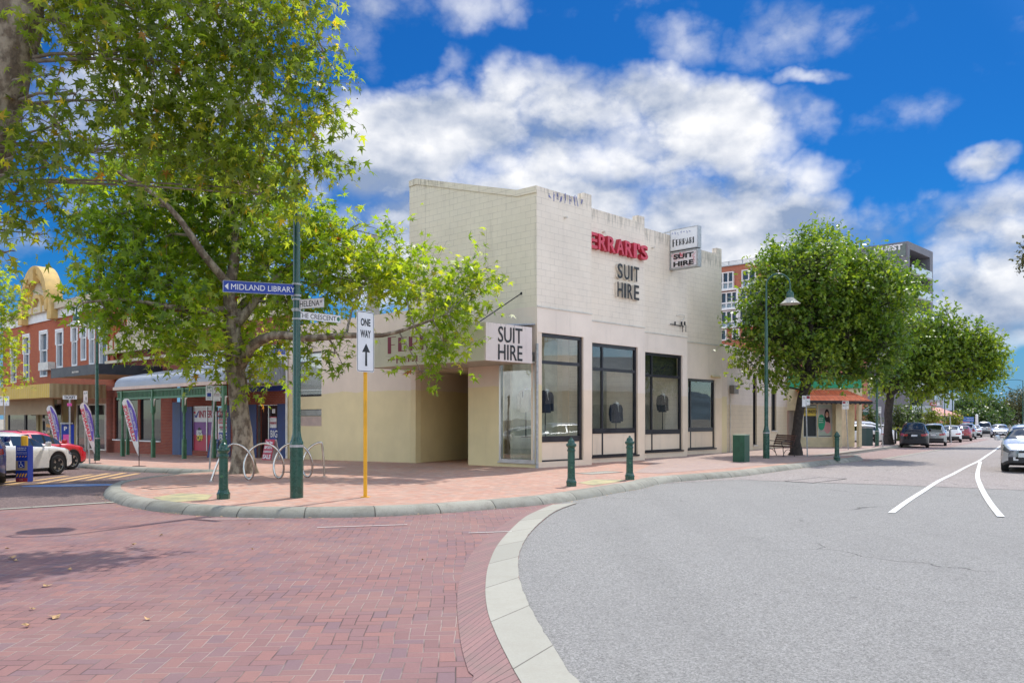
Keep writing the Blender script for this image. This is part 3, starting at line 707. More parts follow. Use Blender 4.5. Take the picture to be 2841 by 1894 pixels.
# ------------------------------------------------ the corner shop building
C0 = Vector((.76, 24.8, 0))
FL = Fac(C0.x, C0.y, A.x, A.y)                       # left street frontage (u grows away to the left)
def on_ray(px, Y): return Vector(((px-CX)/F*Y, Y, 0))
bays = []; o = C0.copy()
edges = [1489, 1641, 1788, 1906, 2002]; dist = 24.8
for i in range(4):
    fc = Fac(o.x, o.y, B.x, B.y); u1 = fc.u(edges[i+1]); bays.append((fc, u1))
    e = fc.pt(u1, 0); o = on_ray(edges[i+1], e.y/.955)
nB = bays[0][0].n
bld = root('shop_building', 'cream painted blockwork corner shop with stepped parapet and tall black framed windows', 'building', tuple(C0), world=True)
DEPTH = 6.0
WZ = []
def base(fc, px, off=0.): return fc.g(px, off)
PT = .22                                             # wall thickness
def wall_cells(mbx, fc, us, zs, openings, o0, o1):
    """fill a grid of wall cells except the openings"""
    for i in range(len(us)-1):
        for j in range(len(zs)-1):
            um, zm = (us[i]+us[i+1])/2, (zs[j]+zs[j+1])/2
            if any(a < um < b and c < zm < d for a, b, c, d in openings): continue
            fc.box(mbx, us[i], us[i+1], zs[j], zs[j+1], o0, o1)
# window openings measured per bay: px left, px right, py head left, py sill left, px of mullion, transom
OPEN = [dict(l=1490.5, r=1618, head=921, sill=1225, low=1282, mull=None, tran=1002),
        dict(l=1642, r=1769, head=950, sill=1201, low=1266, mull=1676, tran=1022),
        dict(l=1789, r=1893, head=976, sill=1203, low=1252, mull=1813, tran=1040),
        dict(l=1908, r=1984, head=1049, sill=1196, low=1245, mull=1920, tran=None)]
SOFF = [849.6, 889.4, 921, 948]
TOPS = [(516, 548, 1606, 541), (578, 606, 1758, 603), (633, 653, 1896, 651), (683, 692, 1970, 690)]
up = MB(); lo = MB(); capm = MB(); ledge = MB()
shop_z = []
for i, (fc, u1) in enumerate(bays):
    L = edges[i]; O = OPEN[i]; ext = 0. if i == 0 else -1.25
    zt = fc.z(L+3, TOPS[i][0] if i else 516); zs = fc.z(L+3, SOFF[i])
    zb = min(fc.g(L+2), fc.g(edges[i+1]))-.3
    dep = DEPTH+.8*(3-i)*0+1.2
    ua, ub = ext, u1
    # upper blockwork
    fc.box(up, ua, ub, zs, zt, -.24, 0)
    pier = fc.u(TOPS[i][2]); zp = fc.z(edges[i+1]-2, [548-8, 600, 648, 692][i])
    pier_w = .42
    pz = {0: 548, 1: 604, 2: 653, 3: 692}[i]
    ztp = fc.z(edges[i+1]-1, {0: 541, 1: 602, 2: 651, 3: 691}[i])
    if ztp < zt+.12: ztp = zt+.22
    if i != 2: fc.box(up, ub-pier_w, ub, zt, ztp, -.24, 0)
    # return side wall of this bay (faces right-back) and roof
    q0, q1 = fc.pt(ub, 0, -.24), fc.pt(ub, 0, -1.6)
    fc.box(up, ub-.22, ub, zb, zt, -1.6, -.24)
    # lower rendered part with opening
    wl, wr = fc.u(O['l']), fc.u(O['r']); wl = max(wl, .02 if i else .02)
    zh = fc.z(O['l']+2, O['head']); zsl = fc.z(O['l']+2, O['low'])
    wall_cells(lo, fc, [ua, wl, wr, ub], [zb, zsl, zh, zs], [(wl, wr, zsl, zh)], -.24, .012)
    fc.box(ledge, ua, ub+.012, zs-.022, zs+.022, 0, .035)
    shop_z.append((fc, wl, wr, zh, zsl, zs, zt, zb))
# gable-like top of the left side: upper blockwork on the side street
zs0 = bays[0][0].z(1492, 849.6); uL = FL.u(1136); zb = -.6
z_c = bays[0][0].z(1492, 516)
def zL(px, py): return FL.z(px, py)
prof = [(0.0, zs0), (0.0, z_c), (FL.u(1436), zL(1436, 528)), (FL.u(1155), zL(1155, 496)), (uL, zL(1138, 503)), (uL, zs0)]
sideb = MB(); sideb.prism([FL.pt(u, z, -.001) for u, z in prof], FL.n*-.24)
capm.prism([FL.pt(u, z, .03) for u, z in [(0, z_c+.004), (0, z_c-.20), (FL.u(1436), zL(1436, 528)-.2), (FL.u(1155), zL(1155, 496)-.2), (uL, zL(1138, 503)-.2), (uL, zL(1138, 503)+.004), (FL.u(1155), zL(1155, 496)+.004), (FL.u(1436), zL(1436, 528)+.004)]], FL.n*-.30)
# end wall at the far left of the upper volume, back wall and roof slab
FE = Fac(*FL.pt(uL, 0)[:2], B.x, B.y); FE.n = Vector((A.x, A.y, 0))
FE.box(sideb, .25, 12, zs0-1, 8.6, -.24, 0)
endp = bays[3][0].pt(bays[3][1], 0)
def quad_roof(mbx, pts, z, th=.15): mbx.prism([Vector((p.x, p.y, z)) for p in pts], (0, 0, -th))
roof = MB(); Lb = FL.pt(uL-.1, 0, -.2)
rp = [FL.pt(3.2, 0, -.3)]
for fc_, u_ in bays: rp += [fc_.pt(0, 0, -3.2), fc_.pt(u_-.15, 0, -3.2)]  # slab cut back: unseen opening added so skylight brightens the shop rooms
quad_roof(roof, rp+[endp+A*5, Lb+B*9, Lb], 7.0)
FB = Fac(*(Lb+B*11).xy[:2], B.x, B.y)
up.build('upper_wall', M_block, bld); sideb.build('upper_side_wall', M_block2, bld); lo.build('lower_wall', M_render, bld)
capm.build('coping', M_block2, bld); ledge.build('ledge', M_offw, bld); roof.build('roof', M_greywall, bld)
# cream frontage on the side street: pier, recess, long wall
z5 = FL.z(1080, 868)
lw = MB(); up_ = FL.u
uP, uR, uE = up_(1299), up_(1153), up_(897)
gw = (up_(1385), up_(1484))                            # corner display window
zwh, zwb = FL.z(1390, 1005), FL.z(1390, 1278)
wall_cells(lw, FL, [.0, max(gw[1], .06), gw[0], uP], [-.5, zwb, zwh+.25, zs0], [(max(gw[1], .06), gw[0], zwb, zwh+.25)], -.24, 0.)
FL.box(lw, uP, uR, 3.3, zs0, -.24, 0)                   # lintel over the recess
# small windows of the long wall
w1 = (up_(892), up_(812)); uEnd = up_(797)
z1t, z1b, z2t, z2b, z3b = FL.z(850, 977), FL.z(850, 1100), FL.z(850, 1135), FL.z(850, 1154), FL.z(850, 1181)
wall_cells(lw, FL, [uR, w1[0], w1[1], uEnd], [-.8, z2b, z2t, z1b, z1t, z5], [(w1[0], w1[1], z2b, z2t), (w1[0], w1[1], z1b, z1t)], -.24, 0.)
FL.box(lw, uR, uL, z5, zs0, -.24, 0)
# skewed wall inside the recess
r0, r1 = FL.pt(uR, 0, -.001), Vector((-1.55, 32.2, 0))
dr = (r1-r0).normalized(); FR = Fac(r0.x, r0.y, dr.x, dr.y)
FR.box(lw, 0, (r1-r0).length, -.6, 3.6, -.2, 0)
p0 = FL.pt(uP, 0, -.24); dp = (Vector((-1.1, 31.8, 0))-p0); FP = Fac(p0.x, p0.y, dp.x, dp.y); FP.n = -A
lw.prism([p0+Vector((0,0,-.6)), p0+dp+Vector((0,0,-.6)), p0+dp+B*.2+Vector((0,0,-.6)), p0+B*.2+Vector((0,0,-.6))], (0, 0, 4.2))
lw.prism([FL.pt(uP-.3, 3.3, -.1), FL.pt(uR+.3, 3.3, -.1), r1+Vector((0,1,3.3)), p0+dp+Vector((1,1,3.3))], (0, 0, .1))
lw.build('side_wall', M_left, bld)
dm = MB(); dc = (r1+p0+dp)/2; dm.box((dc.x, dc.y+.15, 1.5), (1.3, .08, 3.6)); dm.build('recess_door', M_dark, bld)
bk = MB(); Fk = Fac(*(FL.pt(up_(1046), 0, -3.0))[:2], A.x, A.y)
Fk.pbox(bk, 1043, 1018, 652, 900, -.2, 0); bk.build('roof_block', M_greywall, bld)
rf = MB(); rf.prism([FL.pt(uR, z5-.3, -.2), FL.pt(uEnd, z5-.3, -.2), FL.pt(uEnd, z5-.3, -8), FL.pt(uR, z5-.3, -8)], (0, 0, -.1)); rf.build('low_roof', M_greywall, bld)
# painted band below the slit window and the window reveal panel
pb = MB(); FL.box(pb, w1[0], w1[1], z3b, z2b-.01, 0, .006); pb.build('painted_band', mat('mauve_paint', (.50,.38,.32), .7), bld)
# ---- windows
def frame_rect(mbx, fc, u0, u1, z0, z1, w_, o0, o1):
    fc.box(mbx, u0, u0+w_, z0, z1, o0, o1); fc.box(mbx, u1-w_, u1, z0, z1, o0, o1); fc.box(mbx, u0+w_, u1-w_, z1-w_, z1, o0, o1); fc.box(mbx, u0+w_, u1-w_, z0, z0+w_, o0, o1)
for i, (fc, wl, wr, zh, zsl, zs, zt, zb) in enumerate(shop_z):
    O = OPEN[i]; fb_ = MB(); off = -.10; m_ = O['mull']
    zsill = fc.z(O['l']+2, O['sill'])
    wdt = .11 if i == 0 else .09
    fc.box(fb_, wl, wl+wdt+.02, zsl, zh, off-.06, off+.04); fc.box(fb_, wr-wdt, wr, zsl, zh, off-.06, off+.04)
    fc.box(fb_, wl+wdt, wr-wdt, zh-.11, zh, off-.06, off+.04); fc.box(fb_, wl+wdt, wr-wdt, zsill-.02, zsill+.16, off-.06, off+.045)
    fc.box(fb_, wl, wr, zsl, zsl+.05, off-.06, off+.05)
    if O['tran']:
        ztr = fc.z(O['l']+2, O['tran']); fc.box(fb_, wl+wdt, wr-wdt, ztr-.05, ztr+.05, off-.055, off+.035)
    if m_:
        um = fc.u(m_); fc.box(fb_, um-.04, um+.04, zsl+.05, zh-.11, off-.05, off+.03)
    fo = fb_.build('window', M_black, bld)
    g_ = MB()
    if O['tran']:
        fc.box(g_, wl+wdt, wr-wdt, zsill+.16, ztr-.05, off-.012, off-.004); fc.box(g_, wl+wdt, wr-wdt, ztr+.05, zh-.11, off-.012, off-.004)
    else: fc.box(g_, wl+wdt, wr-wdt, zsill+.16, zh-.11, off-.012, off-.004)
    g_.build('pane', M_glass, fo)
    sp = MB(); fc.box(sp, wl+wdt, wr-wdt, zsl+.05, zsill-.02, off-.05, off+.02); sp.build('spandrel_panel', M_render, fo)
    if i: s2 = MB(); fc.box(s2, wl-.02, wr+.05, zsl-.06, zsl, -.05, .06); s2.build('sill', M_black, fo)
    if i in (1, 2): bh = MB(); fc.box(bh, wl-.3, wr+.28, ztr-.03, zh+.25, -.42, -.36); bh.build('shade_panel', M_dark, bld)  # added dark panel: its colour stands for the unlit space above the ceiling
    # room behind
    rm = MB(); d_ = [1.3, 1.9, 1.9, 1.6][i]
    lo_ = .26 if i == 0 else wl-.4
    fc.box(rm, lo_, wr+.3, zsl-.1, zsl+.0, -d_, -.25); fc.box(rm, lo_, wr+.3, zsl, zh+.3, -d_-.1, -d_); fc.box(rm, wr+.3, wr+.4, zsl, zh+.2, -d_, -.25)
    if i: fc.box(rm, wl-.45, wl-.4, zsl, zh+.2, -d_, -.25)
    rm.build('interior', [M_int, M_int2, M_int2, M_dark][i], bld)  # last bay's room walls coloured near-black to stand for an unlit room
# corner display window in an aluminium frame
cu0, cu1 = max(gw[1], .06), gw[0]
fb_ = MB(); frame_rect(fb_, FL, cu0, cu1, zwb, zwh+.25, .07, -.10, .01); fo = fb_.build('corner_window', M_alu, bld)
g_ = MB(); FL.box(g_, cu0+.07, cu1-.07, zwb+.07, zwh+.18, -.05, -.042); g_.build('pane', M_glass, fo)
s2 = MB(); FL.box(s2, cu0-.05, cu1+.02, zwb-.05, zwb, -.05, .06); s2.build('sill', M_alu, fo)
rm = MB(); FL.box(rm, 1.32, uP+2.2, -.3, 5.2, -2.5, -2.4); FL.box(rm, -.0, uP+.1, zwb-.1, zwb, -2.4, -.25); rm.build('interior', M_int2, bld)
dpn = MB(); dpn.tube([FL.pt(-.05, .05, .05), FL.pt(-.05, 3.9, .05)], .045, 10); dpn.build('downpipe', M_galv, bld)
# side windows with blind
fb_ = MB(); frame_rect(fb_, FL, w1[0], w1[1], z1b, z1t, .06, -.14, -.06); FL.box(fb_, w1[0], w1[1], z1t-.42, z1t-.36, -.14, -.06); FL.box(fb_, w1[1]-.35, w1[1]-.31, z1b, z1t, -.14, -.06)
fo = fb_.build('window', M_black, bld); g_ = MB(); FL.box(g_, w1[0], w1[1], z1b, z1t, -.11, -.10); g_.build('pane', M_glass, fo)
bl_ = MB()
for k in range(34): z = z1b+.1+k*.05; FL.box(bl_, w1[0]+.05, w1[1]-.40, z, z+.042, -.15, -.135) if z < z1t-.05 else None
bl_.build('blind', M_signw, fo)
fb_ = MB(); frame_rect(fb_, FL, w1[0], w1[1], z2b, z2t, .03, -.12, -.05); fo = fb_.build('window', M_black, bld); g_ = MB(); FL.box(g_, w1[0], w1[1], z2b, z2t, -.10, -.09); g_.build('pane', M_glassd, fo)
rm = MB(); FL.box(rm, w1[0]-.3, w1[1]+.3, z2b-.2, z1t+.2, -1.6, -1.5); rm.build('interior', M_dark, bld)
dp2 = MB(); dp2.tube([FL.pt(uEnd-.06, -.1, .07), FL.pt(uEnd-.06, z5-.3, .07)], .05, 10); dp2.build('downpipe', M_whitep, bld)
# small vents, conduit cluster and bracket on the wall
for i, px, py in ((0, 1566, 604), (1, 1672, 644), (2, 1808, 688)):
    fc = bays[i][0]; p = fc.at(px, py); MB().tube([p, p+fc.n*.12], .035, 8).build('vent_pipe', M_offw, bld)
fc = bays[2][0]; cb = MB()
a_, b_ = fc.at(1855, 899), fc.at(1893, 906)
cb.tube([a_+fc.n*.08, b_+fc.n*.08], .018, 6)
for px in (1867, 1885, 1894):
    p = fc.at(px, 896)+fc.n*.1; cb.tube([p+Vector((0,0,.05)), p-Vector((0,0,.10))], .035, 6)
for px in (1887, 1896): p = fc.at(px, 902)+fc.n*.12; q = fc.at(px, 921)+fc.n*.12; cb.tube([p, q], .016, 6)
cb.build('service_bracket', M_signb, bld)
cc = MB(); cc.tube([fc.at(1876, 875)+fc.n*.02, fc.at(1882, 873)+fc.n*.12, fc.at(1890, 875)+fc.n*.14, fc.at(1892, 884)+fc.n*.1, fc.at(1884, 893)+fc.n*.1, fc.at(1888, 900)+fc.n*.1], .02, 6); cc.build('conduit', M_offw, bld)
# graffiti squiggle under the first coping
def scrawl(fc, pts, m, name='graffiti', r=.012, off=.004, parent=None):
    mb = MB()
    for st in pts:
        mb.tube([fc.at(px, py)+fc.n*off for px, py in st], r, 4)
    return mb.build(name, m, parent)
M_graf = mat('blue_spray_paint', (.22,.24,.46), .6)
rnd = random.Random(3); sq = []
for k in range(9):
    x0_ = 1522+k*10.2+(6 if k > 4 else 0); yb = 552+(x0_-1520)*.19
    sq.append([(x0_+rnd.uniform(-1, 7), yb-rnd.uniform(6, 24)+j % 2*13) for j in range(6)])
scrawl(bays[0][0], sq, M_graf, parent=bld)
# wall light above the last window
lt = MB(); fc = bays[3][0]; lt.tube([fc.at(1970, 1044)+fc.n*.08, fc.at(1994, 1046)+fc.n*.08], .06, 8); lt.build('wall_light', mat('yellowed_plastic', (.62,.50,.24), .4), bld)

# ---- awning over the side entrance
W = C0-B*2.15; FA = Fac(W.x, W.y, A.x, A.y); uAe = FA.u(1008)
zab, zat = FA.z(1347, 999), FA.z(1347, 893)
aw = root('awning', 'pale green-grey box awning over the side street entrance', 'awning', tuple(W), world=True)
fm = MB(); FA.box(fm, 0.0, uAe, zab, zat, -.06, 0); fm.build('fascia', M_awn, aw)
FT = Fac(W.x, W.y, B.x, B.y)
em = MB(); FT.box(em, -.004, FT.u(1476), zab, zat, -.06, .003); em.build('end_panel', M_awnend, aw)
sm_ = MB(); sm_.prism([W+A*.05+B*.06+Vector((0,0,zab+.02)), W+A*uAe+B*.06+Vector((0,0,zab+.02)), W+A*uAe+B*2.13+Vector((0,0,zab+.02)), W+A*.05+B*2.13+Vector((0,0,zab+.02))], (0,0,.05)); sm_.build('soffit', M_soffit, aw)
sm_ = MB(); sm_.prism([W+A*.05+B*.06+Vector((0,0,zat-.1)), W+A*uAe+B*.06+Vector((0,0,zat-.1)), W+A*uAe+B*2.13+Vector((0,0,zat+.1)), W+A*.05+B*2.13+Vector((0,0,zat+.1))], (0,0,.04)); sm_.build('top', M_corr, aw)
rd = MB(); e0 = FL.at(1446, 814); e1_ = FA.at(1325, 896, -.2); rd.tube([e0, e1_], .017, 6); rd.tube([e0, e0-FL.n*.02], .05, 8); rd.build('stay_rod', M_signb, aw)
# art-deco lettering
def deco(mb, fc, word, u0, z0, h, wl, gap, off, flip=1, d=.004):
    """letters with a thick stem and hairline arms; u0 = screen-left edge, flip=-1 where u grows to the left"""
    def q(x, z): return fc.pt(u0+flip*x, z0+z, off)
    def poly(pts): mb.prism([q(*p) for p in pts], fc.n*d)
    def rect(x0, z0_, x1, z1): poly([(x0, z0_), (x1, z0_), (x1, z1), (x0, z1)])
    x = 0.
    for ch in word:
        w_ = wl*(.9 if ch != 'I' else .42); hh = h*(1.22 if x == 0 else 1.); s = w_*.40; th = h*.045; zz = 0 if x else -h*.11
        if ch == ' ': x += wl*.5; continue
        if ch == 'A':
            poly([(x, 0), (x+w_*.5, 0), (x+w_*.5, h)]); poly([(x+w_-th*1.4, 0), (x+w_, 0), (x+w_*.5+th, h), (x+w_*.5-th*.2, h)]); rect(x+w_*.5, h*.25, x+w_*.86, h*.25+th)
        elif ch == 'I': rect(x, 0, x+w_*.8, h)
        else:
            rect(x, zz, x+s, zz+hh)
            if ch in 'FE': rect(x+s, zz+hh-th, x+w_, zz+hh); rect(x+s, zz+hh*.5, x+w_*.85, zz+hh*.5+th)
            if ch in 'EL': rect(x+s, zz, x+w_, zz+th)
            if ch in 'RP':
                cx_, cz, ra = x+s, h*.72, h*.28
                for k in range(8):
                    a0, a1 = -math.pi/2+math.pi*k/8, -math.pi/2+math.pi*(k+1)/8
                    f = (w_-s)/ra
                    poly([(cx_+ra*math.cos(a0)*f, cz+ra*math.sin(a0)), (cx_+ra*math.cos(a1)*f, cz+ra*math.sin(a1)), (cx_+(ra-th)*math.cos(a1)*f, cz+(ra-th)*math.sin(a1)), (cx_+(ra-th)*math.cos(a0)*f, cz+(ra-th)*math.sin(a0))])
                if ch == 'R': poly([(x+s, h*.44), (x+s+th*1.5, h*.44), (x+w_+th, 0), (x+w_-th*.8, 0)])
            if ch == 'O':
                for k in range(14):
                    a0, a1 = math.pi*2*k/14, math.pi*2*(k+1)/14; r_ = w_*.5
                    poly([(x+r_+r_*math.cos(a0), h/2+h/2*math.sin(a0)), (x+r_+r_*math.cos(a1), h/2+h/2*math.sin(a1)), (x+r_+(r_-th)*math.cos(a1)*.8, h/2+(h/2-th)*math.sin(a1)), (x+r_+(r_-th)*math.cos(a0)*.8, h/2+(h/2-th)*math.sin(a0))])
            if ch == 'M': rect(x+w_-th, 0, x+w_, h); poly([(x+s, h), (x+s+th, h), (x+w_*.75, h*.3), (x+w_*.7, h*.3)]); poly([(x+w_-th, h), (x+w_, h), (x+w_*.75, h*.3), (x+w_*.7, h*.3)])
        x += w_+gap
    return x
lt = MB(); uF = FA.u(1076); hh = .42
deco(lt, FA, 'FERRARI', uF, zab+.46, .44, .46, .10, .003, flip=-1)
lt.build('lettering', M_maroon, aw)
lt = MB(); FA.box(lt, FA.u(1076), FA.u(1097), zab+.20, zab+.235, .001, .006); deco(lt, FA, 'FORMAL', FA.u(1100), zab+.11, .18, .16, .045, .003, flip=-1); lt.build('lettering', M_maroon, aw)
lt = MB(); RR = B; UU = Vector((0,0,1))
def ftext(mb, fc, body, pxl, pyt, pxr, pyb, depth=.01, off=.004, bold=0., align=None):
    u0, u1 = fc.u(pxl, off), fc.u(pxr, off); pm = (pxl+pxr)/2; z0, z1 = fc.z(pm, pyb, off), fc.z(pm, pyt, off)
    Rv = fc.d*(1 if u1 > u0 else -1)
    return text_mb(mb, body, fc.pt(u0, z0, off), Rv, (0,0,1), abs(u1-u0), z1-z0, depth, bold)
ftext(lt, FT, 'SUIT', 1382, 908, 1449, 951, .012, .006, .005); ftext(lt, FT, 'HIRE', 1382, 957, 1449, 999, .012, .006, .005)
lt.build('lettering', M_signb, aw)

# ---- signs on the front
fc = bays[1][0]
s1 = root('wall_sign', 'raised red letters of the shop name on the front wall', 'sign', tuple(fc.pt(1, 7.5)), world=True)
zt, zbm = fc.z(1650, 650), fc.z(1650, 693); uu0 = -.84; uu1 = fc.u(1788)-.02
name = "FERRARI'S"; ws = {"I": .42, "'": .3}; tot = sum(ws.get(c, 1.) for c in name)+.14*(len(name)-1); un = (uu1-uu0)/tot; x_ = uu0
for ch in name:
    w_ = ws.get(ch, 1.)*un; m1 = MB(); m2 = MB()
    zz = zbm+(zt-zbm)*.62 if ch == "'" else zbm; hh_ = (zt-zbm)*(.38 if ch == "'" else 1)
    text_mb(m1, ch, fc.pt(x_, zz, .16), fc.d, (0,0,1), w_, hh_, .022, .022); text_mb(m2, ch, fc.pt(x_, zz, .015), fc.d, (0,0,1), w_, hh_, .145, .022)
    l_ = m1.build('letter', M_red, s1); m2.build('return', M_redside, l_); x_ += w_+.14*un
s2_ = root('wall_sign', 'raised thin black letters SUIT HIRE on pale backing on the front wall', 'sign', tuple(fc.pt(2, 6)), world=True)
for word, (l, t_, r, b_) in (('SUIT', (1706, 737, 1766, 778)), ('HIRE', (1706, 788, 1766, 829))):
    ws = {'I': .35}; tot = sum(ws.get(c, 1.) for c in word)+.3*(len(word)-1)
    u0, u1 = fc.u(l), fc.u(r); z0, z1 = fc.z(1736, b_), fc.z(1736, t_); un = (u1-u0)/tot; x_ = u0
    for ch in word:
        w_ = ws.get(ch, 1.)*un; m1 = MB(); m2 = MB()
        text_mb(m1, ch, fc.pt(x_, z0, .11), fc.d, (0,0,1), w_, z1-z0, .012, .012); text_mb(m2, ch, fc.pt(x_-.0, z0, .01), fc.d, (0,0,1), w_, z1-z0, .098, .012)
        l_ = m1.build('letter', M_signb, s2_); m2.build('return', M_offw, l_); x_ += w_+.3*un
# projecting double box sign
fc = bays[2][0]; p0 = fc.pt(fc.u(1858), 0, .02); FS = Fac(p0.x, p0.y, fc.n.x, fc.n.y); FS.n = -fc.d
bs = root('projecting_sign', 'grey box sign standing out from the parapet with a red spattered SUIT HIRE panel', 'sign', tuple(p0), world=True)
wS = 1.28; zt, zm, zb_ = FS.z(1860, 641), FS.z(1860, 704), FS.z(1860, 748)
zb_ = EYE+(HZ-749)/F*p0.y; zt = EYE+(HZ-640)/F*p0.y; zm = EYE+(HZ-700)/F*p0.y
m1 = MB(); FS.box(m1, 0, wS, zm+.02, zt, -.24, 0); m1.build('upper_box', M_signw, bs)
m1 = MB(); FS.box(m1, 0, wS, zb_, zm-.02, -.24, 0); lb_ = m1.build('lower_box', M_galv, bs)
m1 = MB(); frame_rect(m1, FS, -.01, wS+.01, zm+.02, zt+.01, .03, -.25, .012); frame_rect(m1, FS, -.01, wS+.01, zb_-.01, zm-.02, .05, -.25, .012); m1.build('frame', M_galv, bs)
M_spat = mat('spattered_panel', rough=.5, fn=lambda t, b, out: (lambda pos: setc(t, b, mix(t, (noise(t, pos, 2.2, 6, .7)*.8+noise(t, pos, 18, 3, .8)*.3).sm(.57, .68), (.72,.68,.68), (.55,.09,.12))))(OBn(t)))
m1 = MB(); FS.box(m1, .06, wS-.06, zb_+.06, zm-.08, 0, .004); m1.build('panel', M_spat, bs)
m1 = MB(); deco(m1, FS, 'FERRARI', .12, zm+.22, .24, .15, .022, .004); m1.build('lettering', M_signb, bs)
m1 = MB(); hgt = (zm-zb_); text_mb(m1, 'SUIT', FS.pt(.16, zb_+hgt*.54, .006), FS.d, (0,0,1), wS-.34, hgt*.28, .006, .045); text_mb(m1, 'HIRE', FS.pt(.16, zb_+hgt*.13, .006), FS.d, (0,0,1), wS-.34, hgt*.28, .006, .045); m1.build('lettering', M_signb, bs)
MB().bar(p0+Vector((0,0,zt-.05)), p0-fc.n*.3+Vector((0,0,zt-.05)), .05, .05).build('bracket', M_galv, bs); m1 = MB(); m1.bar(p0+Vector((0,0,zb_+.05)), p0-fc.n*.1+Vector((0,0,zb_+.05)), .05, .05); m1.build('bracket', M_galv, bs)
sq = [[(1863+k*8+rnd.uniform(-1,5), 650-k*1.2+rnd.uniform(-6, 5)) for j in range(5)] for k in range(7)]
mb = MB()
for st in sq: mb.tube([FS.at(px, py, .006) for px, py in st], .006, 4)
mb.build('graffiti', M_graf, bs)

# ---- suits on stands in the windows
def mannequin(p, rz, jacket, jm, cat='mannequin', label='', shirt=True, hh=1.0):
    r_ = root('mannequin', label, cat, p, rz)
    def ell(prof, sy, mb, n=18):
        rows = len(prof); vs_ = []
        for (rx, z) in prof:
            for k in range(n):
                a = 2*math.pi*k/n; ex = .85; c_, s_ = math.cos(a), math.sin(a)
                vs_.append((rx*math.copysign(abs(c_)**ex, c_), rx*sy*math.copysign(abs(s_)**ex, s_), z*hh))
        mb.add(vs_, [(i*n+k, i*n+(k+1) % n, (i+1)*n+(k+1) % n, (i+1)*n+k) for i in range(rows-1) for k in range(n)]+[tuple(range(n-1, -1, -1)), tuple(range((rows-1)*n, rows*n))])
    m = MB(); ell([(.21,.80),(.205,.95),(.19,1.08),(.20,1.2),(.225,1.32),(.232,1.40),(.20,1.46),(.12,1.50),(.07,1.52)], .55, m); m.build('jacket', jm, r_, smooth=True)
    m = MB()
    for s_ in (-1, 1): m.tube([(s_*.20,0,1.43),(s_*.265,.0,1.32),(s_*.29,.01,1.12),(s_*.285,-.02,.92),(s_*.28,-.03,.86)], [.075,.075,.062,.052,.05], 10)
    m.build('sleeves', jm, r_, smooth=True)
    if shirt:
        m = MB(); m.add([(-.055,-.125,1.475),(.055,-.125,1.475),(.0,-.142,1.18)], [(0,1,2)]); m.prism([(-.065,-.09,1.49),(.065,-.09,1.49),(.055,-.08,1.545),(-.055,-.08,1.545)], (0,.14,0)); m.build('shirt', M_shirt, r_)
        m = MB(); m.prism([(-.015,-.146,1.46),(.015,-.146,1.46),(.02,-.150,1.3),(0,-.150,1.24),(-.02,-.150,1.3)], (0,-.006,0)); m.build('tie', M_dark, r_)
    m = MB(); m.lathe([(.05,1.50),(.05,1.58),(.02,1.60)]); m.build('neck', M_skin, r_, smooth=True)
    m = MB(); m.lathe([(.16,0),(.16,.02),(.02,.03),(.018,.82)], n=14); m.build('stand', M_trim, r_)
    return r_
def inroom(i, px, off, zfloor): fc = bays[i][0]; return fc.pt(fc.u(px, off), zfloor, off)
ang = math.atan2(B.y, B.x)
mannequin(inroom(0, 1513, -.42, shop_z[0][4]+.72), ang-.1, 1, M_navy, label='mannequin torso in navy jacket and white shirt in the corner window', hh=1.0)
mannequin(inroom(1, 1709, -.45, shop_z[1][4]+.35), ang-.1, 1, M_navy, label='mannequin torso in navy jacket behind the second shop window')
mannequin(inroom(2, 1838, -.5, shop_z[2][4]+.75), ang-.1, 1, M_dark, label='mannequin torso in black jacket behind the third shop window')
p = FL.pt(FL.u(1459, -.42), zwb+.75, -.42); mannequin(p, math.atan2(-A.y, -A.x), 1, M_creamcloth, label='mannequin torso in cream jacket behind the side street glass', shirt=True)
# shelf of small boxes and counter behind the second and third windows
fc = bays[1][0]; cn = root('display_counter', 'dark display counter with small boxes behind the second window', 'counter', tuple(fc.pt(.6, shop_z[1][4], -1.4)), world=True)
m = MB(); fc.box(m, .1, 1.3, shop_z[1][4]-.0, shop_z[1][4]+1.25, -1.9, -1.3); m.build('body', M_trim, cn)
m = MB(); 
for k in range(5): fc.box(m, .2+k*.2, .3+k*.2, shop_z[1][4]+1.25, shop_z[1][4]+1.5+.06*(k % 3), -1.7, -1.5)
m.build('boxes', M_signw, cn)
fc = bays[2][0]; cn = root('display_table', 'low dark table behind the third window', 'table', tuple(fc.pt(1, shop_z[2][4], -1.4)), world=True)
m = MB(); fc.box(m, .2, 2.0, shop_z[2][4]+.62, shop_z[2][4]+.70, -2.0, -1.3); m.build('tabletop', M_trim, cn)
for u_ in (.25, 1.9):
    for o_ in (-1.95, -1.4): m = MB(); fc.box(m, u_, u_+.06, shop_z[2][4], shop_z[2][4]+.62, o_, o_+.06); m.build('leg', M_trim, cn)
